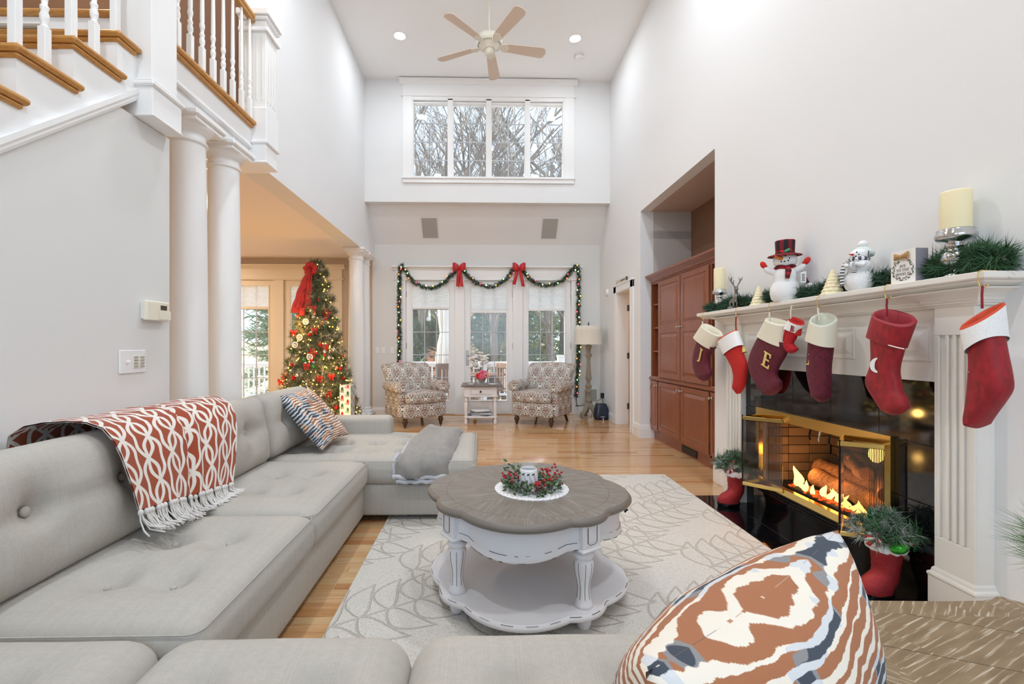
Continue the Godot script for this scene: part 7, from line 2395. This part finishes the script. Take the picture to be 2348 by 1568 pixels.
	g = G.new(); g.ball(Vector3(-0.01, 0.082, 0.13), Vector3.ONE * 0.026, 12, 8); part("pompom", g, fur, t)
	g = G.new(); g.cub(Vector3(-0.022, 0.145, 0.10), Vector3(0.002, 0.07, 0.03), 0.0005); part("paper_tag", g, M.white_plastic, t)
	g = G.new()
	for k in 5: g.cub(Vector3(-0.0235, 0.125 + 0.009 * k, 0.10), Vector3(0.0008, 0.004, 0.016 - 0.002 * (k % 2)), 0.0)
	part("tag_print", g, M.coal, t)
	# second snowman
	p = onX(1970, 665, 1.955); p.y = Y
	t = thing("snowman", "smaller white snowman with a knitted cap and striped grey scarf on the mantel", "snowman", p, "", 0.35)
	g = G.new(); pr = []
	for q in [[0.04, 0.0], [0.056, 0.012], [0.066, 0.04], [0.062, 0.07], [0.046, 0.092], [0.036, 0.1], [0.046, 0.112], [0.05, 0.13], [0.044, 0.15], [0.03, 0.16], [0.036, 0.168], [0.042, 0.182], [0.040, 0.2], [0.02, 0.215]]: pr.append(Vector2(q[0], q[1]))
	g.lathe(pr, 32); part("body", g, fur, t)
	var ci := paint(64, 64, func(x: int, y: int) -> Color: return c8(226, 232, 226) if (x + y) % 8 < 5 else c8(188, 204, 196))
	var kn := mk("knit", Color.WHITE, 1.0); kn.albedo_texture = tex(ci); tri_map(kn, Vector3.ONE * 12.0, false)
	g = G.new(); g.lathe([Vector2(0.047, 0.185), Vector2(0.05, 0.19), Vector2(0.05, 0.203), Vector2(0.045, 0.206), Vector2(0.038, 0.218), Vector2(0.022, 0.23), Vector2(0.0, 0.234)], 28, Vector3(0.004, 0, 0), Basis(Vector3(0, 0, 1), -0.12) ); part("knit_cap", g, kn, t)
	g = G.new(); g.ball(Vector3(0.03, 0.244, 0), Vector3(0.022, 0.02, 0.022), 12, 8); part("pompom", g, fur, t)
	g = G.new(); g.tube([Vector3(-0.038, 0.186, -0.004), Vector3(-0.064, 0.187, -0.01)], [0.006, 0.002], 8); part("carrot_nose", g, M.felt_red, t)
	for q in [[0.196, 0.012], [0.184, 0.02], [0.176, 0.008], [0.172, -0.004]]:
		g = G.new(); var a: float = q[1] / 0.041; g.ball(Vector3(-cos(a) * 0.041, q[0], sin(a) * 0.041), Vector3.ONE * 0.0035, 8, 5); part("coal_dot", g, M.coal, t)
	var si := paint(64, 64, func(x: int, y: int) -> Color: return c8(84, 86, 94) if y % 16 < 8 else c8(228, 228, 228))
	var sc := mk("striped_scarf", Color.WHITE, 0.95); sc.albedo_texture = tex(si); sc.uv1_scale = Vector3(1, 2.6, 1)
	g = G.new(); pts = []
	for k in 25: pts.append(Vector3(cos(TAU * k / 24) * 0.035, 0.163, sin(TAU * k / 24) * 0.035))
	g.tube(pts, 0.011, 8, false, false); part("scarf", g, sc, t)
	for q in [[0.012, 0.09], [-0.03, 0.03]]:
		g = G.new(); g.tube([Vector3(-0.035, 0.16, q[0]), Vector3(-0.058, 0.14, q[0] * 1.2), Vector3(-0.066, (0.14 + q[1]) / 2, q[0] * 1.5), Vector3(-0.07, q[1], q[0] * 1.3)], [0.009, 0.012, 0.012, 0.011], 8, true, true, 0.5); part("scarf_end", g, sc, t)
	for sz in [-1.0, 1.0]:
		g = G.new(); g.tube([Vector3(-0.02, 0.14, sz * 0.035), Vector3(-0.05, 0.125, sz * 0.04), Vector3(-0.068, 0.135, sz * 0.02)], [0.012, 0.011, 0.009], 8); part("arm", g, fur, t)
	g = G.new(); g.tube([Vector3(-0.008, 0.162, 0.046), Vector3(-0.005, 0.18, 0.0445), Vector3(-0.004, 0.20, 0.046)], 0.0018, 5); part("cap_string", g, M.coal, t)

# a sagging cloth tube on the plane x = const through pairs of picture points (left, right)
func cloth_rings(pairs: Array, x: float, th: Array, lift := 0.0) -> Array:
	var rings := []
	var R: Array = []
	for q in pairs: R.append([onX(q[0], q[1], x), onX(q[2], q[3], x)])
	# refine between the pairs
	var fine := []; var tt := []
	for i in R.size() - 1:
		for s in 4:
			var f := s / 4.0
			var p0: Array = R[maxi(i - 1, 0)]; var p3: Array = R[mini(i + 2, R.size() - 1)]
			fine.append([(R[i][0] as Vector3).cubic_interpolate(R[i + 1][0], p0[0], p3[0], f), (R[i][1] as Vector3).cubic_interpolate(R[i + 1][1], p0[1], p3[1], f)])
			tt.append(lerpf(th[i], th[i + 1], f))
	fine.append(R[-1]); tt.append(th[-1])
	for i in fine.size():
		var a: Vector3 = fine[i][0]; var b: Vector3 = fine[i][1]
		var c := (a + b) / 2; var h := (b - a) / 2
		var up := lift if i == 0 else lift * maxf(0.0, 1.0 - i / 4.0)
		var m: Vector3 = Vector3(1, up, 0) * tt[i]
		var r := PackedVector3Array()
		for j in 28:
			var an := TAU * j / 28
			var sq := Vector2(signf(cos(an)) * pow(absf(cos(an)), 0.8), signf(sin(an)) * pow(absf(sin(an)), 0.8))
			r.append(c + h * sq.x + m * sq.y)
		rings.append(r)
	return rings

func stocking(label: String, x: float, cuff: Array, body: Array, cuff_m: Material, body_m: Material, liner: Material, loop: Array, loop_m: Material, hook: bool, fat := 0.03, lift := 0.15) -> Node3D:
	var top := onX(loop[0], loop[1], x)
	var t := thing("christmas_stocking", label, "stocking", top, "Christmas stockings hanging from the mantel")
	var g := G.new()
	var n := body.size()
	var th := []
	for i in n: th.append(fat * (1.0 if i < n - 1 else 0.15))
	var rb := cloth_rings(body, x, th)
	g.loft(rb, true, true, 1, 1, true); wpart("foot", g, body_m, t)
	g = G.new()
	var rc := cloth_rings(cuff, x, [fat * 1.25, fat * 1.3], lift)
	g.loft(rc, false, false, 1, 1, true)
	# rolled rim, then the lining going down inside
	var inner := []
	var c0: PackedVector3Array = rc[0]
	var ctr := Vector3.ZERO
	for p in c0: ctr += p / c0.size()
	wpart("cuff", g, cuff_m, t)
	for s in [[1.0, 0.0], [0.93, 0.010], [0.82, 0.004], [0.74, -0.02], [0.6, -0.07]]:
		var r := PackedVector3Array()
		for p in c0: r.append(ctr + (p - ctr) * s[0] + Vector3(0, s[1], 0))
		inner.append(r)
	g = G.new(); g.loft(inner, false, true, 1, 1, true); wpart("lining", g, liner, t)
	g = G.new()
	var e := onX(loop[2], loop[3], x)
	g.tube([top, top.lerp(e, 0.5) + Vector3(-0.004, 0, 0.002), e, e + Vector3(0, -0.015, 0)], 0.006, 8, true, true, 0.4); wpart("hanging_loop", g, loop_m, t)
	if hook:
		var d := -top.z; var y := top.y
		var hk := thing("stocking_hook", "brass wire hook over the mantel edge holding the " + " ".join(label.split(" ").slice(0, 5)), "hook", P3(1.90, 1.48, d))
		g = G.new()
		g.tube([P3(1.955, 1.4865, d + 0.03), P3(1.895, 1.4875, d + 0.03), P3(1.884, 1.480, d + 0.03), P3(1.881, 1.455, d + 0.028), P3(1.878, 1.425, d + 0.018), P3(1.875, 1.417, d + 0.004), P3(1.872, 1.424, d - 0.008), P3(1.870, 1.428, d - 0.016), P3(1.868, 1.42, d - 0.022), P3(x, y - 0.002, d - 0.014), P3(x, y - 0.006, d), P3(x, y + 0.004, d + 0.004)], 0.0019, 7)
		wpart("wire", g, M.brass, hk)
	return t

func monogram(t: Node3D, s: String, px: float, py: float, x: float, size: float, roll: float, mat: Material, yaw := 0.0) -> void:
	var o := mi("monogram", letters(s, size, 0.004), mat, t)
	var p := onX(px, py, x)
	o.transform = Transform3D(Basis(Vector3.UP, -PI / 2 + yaw) * Basis(Vector3(0, 0, 1), roll), p - t.position)

func stockings() -> void:
	var n1 := noise(17, 0.05, 3)
	var qi := paint(256, 256, func(x: int, y: int) -> Color:
		var a := absf(fmod((x + y) / 64.0, 1.0) - 0.5); var b := absf(fmod((x - y + 512) / 64.0, 1.0) - 0.5)
		var s := 0.5 + 0.5 * n1.get_noise_2d(x, y)
		var c := c8(84, 10, 32).lerp(c8(116, 18, 46), s)
		return c.darkened(0.3) if minf(a, b) < 0.05 else c)
	var mar := mk("quilted_maroon", Color.WHITE, 0.75); mar.albedo_texture = tex(qi); tri_map(mar, Vector3.ONE * 4.0); mar.rim_enabled = true; mar.rim = 0.1
	mar.normal_enabled = true; mar.normal_texture = bump_of(qi, 6.0)
	var ri := paint(256, 256, func(x: int, y: int) -> Color: return c8(126, 12, 24).lerp(c8(168, 20, 34), clampf(0.5 + 0.9 * n1.get_noise_2d(x, y * 0.5), 0, 1)))
	var red := mk("red_velvet", Color.WHITE, 0.6); red.albedo_texture = tex(ri); tri_map(red, Vector3.ONE * 2.5); red.rim_enabled = true; red.rim = 0.12
	var rf := mk("red_felt2", c8(186, 34, 30), 0.9)
	var iv := mk("ivory_velvet", c8(232, 226, 206), 0.85); iv.rim_enabled = true; iv.rim = 0.3
	var pw: Material = M.white_plush
	var li := mk("orange_lining", c8(204, 70, 34), 0.7)
	mk("gold_thread", c8(228, 200, 118), 0.45); mk("white_thread", c8(240, 236, 230), 0.6)
	var ci := paint(128, 128, func(x: int, y: int) -> Color:
		var f := sin(x * 0.4 + sin(y * 0.2) * 2.0)
		return c8(150, 18, 30).lerp(c8(206, 36, 44), 0.5 + 0.5 * f))
	var cab := mk("cable_knit", Color.WHITE, 1.0); cab.albedo_texture = tex(ci); tri_map(cab, Vector3.ONE * 14.0); cab.normal_enabled = true; cab.normal_texture = bump_of(ci, 5.0)
	var X := 1.868
	var t := stocking("maroon quilted stocking with an ivory cuff and gold J on the mantel", X, [[1611.6, 744, 1653.6, 771.5], [1594, 771.5, 1634.7, 801.7]], [[1603, 776, 1640, 798], [1594, 803, 1630, 808], [1590.5, 826, 1625, 822], [1592, 842, 1625, 834], [1597, 857, 1628, 846], [1604, 868, 1630.5, 858], [1613, 874, 1622, 872]], iv, mar, iv, [1611, 737, 1612.5, 746], iv, true, 0.035)
	monogram(t, "J", 1606, 812, X - 0.04, 0.13, -0.42, M.gold_thread)
	stocking("plain red stocking with white plush cuff on the mantel, second from the cabinet", X, [[1649.4, 785.5, 1689.4, 758], [1664, 815.7, 1701.3, 791]], [[1663, 811, 1699, 788], [1672, 826, 1702, 809], [1681, 844, 1710, 831], [1685, 860, 1711, 848], [1685, 876, 1708, 868], [1683, 889, 1704, 886], [1689, 903, 1697, 902]], pw, rf, li, [1688, 726, 1688, 758], red, true, 0.032)
	t = stocking("largest maroon quilted stocking with an ivory cuff and gold E on the mantel", X, [[1760.2, 731.5, 1803, 747], [1740.6, 768.7, 1800, 797]], [[1747, 762, 1806, 788], [1728, 797, 1802, 812], [1718, 830, 1788, 836], [1723, 856, 1780, 853], [1733, 876, 1782, 865], [1743, 893, 1790, 875], [1754, 903, 1788, 890], [1766, 907, 1778, 902]], iv, mar, iv, [1765, 716, 1766, 733], iv, true, 0.035)
	monogram(t, "E", 1757, 826, X - 0.042, 0.135, -0.36, M.gold_thread)
	t = stocking("tiny red knitted stocking pair with a white cuff lettered B on the mantel", X - 0.02, [[1811, 731, 1841.6, 745], [1800, 752, 1831, 765]], [[1808, 757, 1829, 764], [1804, 772, 1824, 776], [1798, 789, 1818, 787], [1800, 798, 1826, 796], [1806, 806, 1829, 801], [1813, 810, 1820, 809]], pw, cab, rf, [1815, 700, 1813, 733], iv, false, 0.018, 0.4)
	monogram(t, "B", 1816, 754, X - 0.055, 0.05, -0.3, mk("b_red", c8(150, 24, 36), 0.8))
	var g := G.new()
	g.loft(cloth_rings([[1803, 752, 1818, 760], [1798, 768, 1810, 772], [1791, 780, 1806, 782], [1793, 788, 1803, 789]], X + 0.0, [0.015, 0.015, 0.014, 0.003]), true, true, 1, 1, true); wpart("second_foot", g, cab, t)
	t = stocking("narrow maroon stocking with a tall ivory cuff seen edge-on on the mantel", X, [[1867, 726, 1909, 744], [1857, 777, 1907, 797]], [[1861, 776, 1905, 790], [1859, 806, 1902, 816], [1857, 838, 1899, 842], [1858, 862, 1899, 867], [1865, 889, 1898, 893], [1871, 909, 1895, 911], [1881, 921, 1887, 922]], iv, mar, mk("pale_lining", c8(206, 206, 190), 0.8), [1876, 706, 1879, 728], iv, true, 0.045, 0.5)
	monogram(t, "L", 1863, 826, X - 0.03, 0.085, -0.2, M.gold_thread, 0.9)
	t = stocking("dark red velvet stocking with a quilted cuff and white C on the mantel", X, [[2006.6, 717, 2095, 745], [1994, 770, 2072, 799]], [[2001, 765, 2072, 790], [2002, 795, 2067, 810], [2003, 822, 2061, 830], [1999, 846, 2058, 850], [1990, 868, 2061, 870], [1992, 886, 2066, 896], [2006, 910, 2076, 914], [2028, 941, 2080, 933], [2047, 952, 2066, 949]], red, red, mk("wine_lining", c8(150, 30, 44), 0.6), [2034, 684, 2034, 718], red, true, 0.038, 0.45)
	g = G.new(); var pts := []
	for f in 13:
		var q := onX(lerpf(1993, 2073, f / 12.0), lerpf(771, 800, f / 12.0) + 4.0 * sin(PI * f / 12.0), X - 0.04)
		pts.append(q)
	g.tube(pts, 0.0028, 6); wpart("white_piping", g, M.white_thread, t)
	monogram(t, "C", 2012, 838, X - 0.036, 0.10, -0.05, M.white_thread, 0.75)
	t = stocking("bright red satin stocking with a fluffy white cuff, nearest on the mantel", X, [[2216, 742, 2290, 712], [2229, 812, 2297, 770]], [[2231, 806, 2294, 770], [2231, 835, 2303, 815], [2229, 862, 2312, 855], [2226, 900, 2315, 890], [2223, 936, 2296, 920], [2221, 960, 2272, 950], [2226, 976, 2256, 970], [2238, 982, 2244, 981]], pw, red, li, [2253, 655, 2252, 698], red, true, 0.045, 0.7)
	monogram(t, "r", 2232, 856, X - 0.03, 0.05, 0.3, M.white_thread, 0.8)
	# tassel behind the second stocking
	t = thing("gold_tassel", "small gold tassel hanging behind the plain red stocking", "tassel", onX(1695, 760, 1.885))
	g = G.new(); g.tube([onX(1690, 728, 1.885), onX(1697, 765, 1.885), onX(1703, 790, 1.885)], 0.002, 5); wpart("cord", g, M.gold_thread, t)
	g = G.new(); g.tube([onX(1703, 788, 1.885), onX(1704, 796, 1.885), onX(1707, 808, 1.885)], [0.006, 0.011, 0.017], 10); wpart("skirt", g, M.gold_thread, t)

func small_things() -> void:
	var n1 := noise(23, 0.9, 1)
	var gi := paint(256, 256, func(x: int, y: int) -> Color:
		var s := n1.get_noise_2d(x, y)
		return c8(196, 30, 40).lerp(c8(255, 140, 140), clampf(s * 2.2 - 0.5, 0, 1)).darkened(clampf(-s * 0.9, 0, 0.5)))
	var gm := mk("red_glitter", Color.WHITE, 0.35, 0.35); gm.albedo_texture = tex(gi); gm.normal_enabled = true; gm.normal_texture = bump_of(gi, 6.0); tri_map(gm, Vector3.ONE * 6.0, false)
	var si := paint(240, 8, func(x: int, _y: int) -> Color: return c8(240, 236, 234) if (x / 20) % 2 else c8(196, 24, 36))
	var cs := mk("candy_stripe", Color.WHITE, 0.15); cs.albedo_texture = tex(si)
	var og := mk("lime_ball", c8(60, 170, 50), 0.08, 0.6)
	var em := mk("emerald_glitter", c8(30, 150, 84), 0.3, 0.4)
	var blk := mk("patent_black", c8(12, 12, 14), 0.08)
	var places := [[P3(1.90, 0.004, 3.36), 0.0, 1.0, "red glitter boot planter of evergreens at the far end of the hearth"], [P3(1.93, 0.004, 2.13), 0.05, 1.0, "red glitter boot planter of evergreens at the near end of the hearth"]]
	for bi in 2:
		var pl: Array = places[bi]
		var t := thing("boot_planter", pl[3], "planter", pl[0], "glitter boots on the hearth", pl[1])
		# toe points towards -x
		var g := G.new(); var rows := []
		for q in [[-0.045, 0.026, 0.068, 0.052], [-0.045, 0.05, 0.07, 0.055], [-0.030, 0.085, 0.072, 0.056], [-0.006, 0.11, 0.058, 0.053], [0.0, 0.135, 0.054, 0.053], [0.0, 0.145, 0.057, 0.055], [0.0, 0.165, 0.055, 0.054], [0.0, 0.18, 0.060, 0.057], [0.0, 0.205, 0.062, 0.06], [0.0, 0.22, 0.066, 0.063], [0.0, 0.24, 0.066, 0.063]]:
			var r := PackedVector3Array()
			for j in 32:
				var a := -TAU * j / 32
				var rx: float = q[2]
				if cos(a) < 0 and q[1] < 0.1: rx *= [1.35, 1.4, 1.15][0 if q[1] < 0.03 else (1 if q[1] < 0.06 else 2)]
				if cos(a) > 0 and q[1] < 0.1: rx *= 1.0 + (0.045 - q[0] - 0.045) * 0.0
				var wob := 1.0 + 0.03 * sin(a * 3.0 + q[1] * 60.0)
				r.append(Vector3(q[0] + cos(a) * rx * wob, q[1], sin(a) * q[3] * wob))
			rows.append(r)
		g.loft(rows); part("boot", g, gm, t)
		g = G.new(); rows = []
		for q in [[0.0, 0.97], [0.024, 1.03], [0.03, 1.02]]:
			var r := PackedVector3Array()
			for j in 32:
				var a := -TAU * j / 32
				r.append(Vector3(-0.045 + cos(a) * (0.068 * (1.37 if cos(a) < 0 else 1.0)) * q[1], q[0] + (0.012 if q[0] < 0.001 and cos(a) < 0.2 and cos(a) > -0.4 else 0.0), sin(a) * 0.052 * q[1]))
			rows.append(r)
		g.loft(rows); part("sole", g, blk, t)
		g = G.new(); var pts := []
		for k in 33: pts.append(Vector3(cos(TAU * k / 32) * 0.062, 0.245 + 0.006 * sin(k * 1.9), sin(TAU * k / 32) * 0.06))
		g.tube(pts, 0.021, 10, false, false); g.cap(PackedVector3Array([Vector3(0.06, 0.25, 0), Vector3(0, 0.25, -0.06), Vector3(-0.06, 0.25, 0), Vector3(0, 0.25, 0.06)])); part("fur_cuff", g, M.white_plush, t)
		var ins := []; var ins2 := []
		for k in 190:
			var a := rnd(0, TAU); var r := rnd(0.0, 0.14)
			var o := Vector3(cos(a) * r, 0.27 + rnd(0.0, 0.10) * (1.2 - r * 5.0) + 0.01, sin(a) * r * 0.75)
			var tr := Transform3D(aim(Vector3(cos(a) * (0.4 + r * 6.0), rnd(0.2, 1.2), sin(a) * (0.4 + r * 5.0)), rnd(0, TAU)) * Basis.from_scale(Vector3.ONE * rnd(0.05, 0.08)), o)
			if k % 3: ins.append(tr)
			else: ins2.append(tr)
		swarm("evergreen_sprigs", pine_sprig, M.pine_mid, ins, t); swarm("frosted_sprigs", pine_sprig, M.leaf_frost, ins2, t)
		g = G.new()
		for q in [[-0.05, 0.30, 0.02], [0.06, 0.33, -0.02], [0.0, 0.36, 0.0]]: g.tube([Vector3(0, 0.25, 0), Vector3(q[0], q[1], q[2])], 0.002, 5)
		part("stems", g, M.bark, t)
		for q in [[0.085, 0.245, 0.05, 1.0, 0.7], [-0.05, 0.33, -0.03, -0.3, 0.9]]:
			g = G.new(); var bs := Basis(Vector3(0, 0, 1), -q[3] * 1.9) if q[3] > 0 else Basis()
			var lf := PackedVector2Array()
			for k in 13:
				var f := k / 12.0; var w := 0.022 * sin(PI * (0.1 + 0.88 * f)) * (1.0 if k % 2 else 0.65)
				lf.append(Vector2(w, f * 0.085))
			for k in range(12, -1, -1):
				var f := k / 12.0; var w := 0.022 * sin(PI * (0.1 + 0.88 * f)) * (1.0 if k % 2 else 0.65)
				lf.append(Vector2(-w, f * 0.085))
			g.prism(lf, 0.002, Transform3D(bs, Vector3(q[0], q[1], q[2]))); part("glitter_leaf", g, em, t)
		var where := "far" if bi == 0 else "near"
		var orn := [[-0.10, 0.29, 0.035, 0.036, cs, "candy striped ball on the left of the %s boot planter"], [0.055, 0.305, 0.06, 0.036, cs, "candy striped ball on the right of the %s boot planter"], [-0.02, 0.275, 0.085, 0.034, og, "shiny green oval ornament at the front of the %s boot planter"], [0.10, 0.265, 0.03, 0.022, og, "small shiny green ornament on the right of the %s boot planter"], [-0.02, 0.36, 0.0, 0.022, M.orn_red, "shiny red ball at the top of the %s boot planter"]]
		if bi == 0: orn = [[-0.075, 0.285, 0.03, 0.036, cs, "candy striped ball on the left of the %s boot planter"], [-0.045, 0.325, 0.03, 0.026, M.orn_red, "shiny red ball at the top of the %s boot planter"], [0.03, 0.325, 0.03, 0.028, og, "shiny green ornament at the top of the %s boot planter"], [0.04, 0.29, 0.07, 0.028, em, "glittery green ornament at the front of the %s boot planter"]]
		for q in orn:
			var c := (t.transform as Transform3D) * Vector3(q[0], q[1], q[2])
			var o := thing("planter_ornament", q[5] % where, "ornament", c - Vector3(0, q[3], 0), "ornaments in the boot planters")
			g = G.new(); var el := Vector3(1.3, 0.9, 0.9) if q[4] == og and q[3] > 0.03 else Vector3.ONE
			g.ball(Vector3(0, q[3], 0), el * q[3], 24, 14, Basis(Vector3(0, 0, 1), 0.4) * Basis(Vector3.RIGHT, 0.9)); part("ball", g, q[4], o)
			g = G.new(); g.lathe([Vector2(0.005, q[3] * 1.9), Vector2(0.005, q[3] * 2.15)], 8); part("cap", g, M.silver, o)
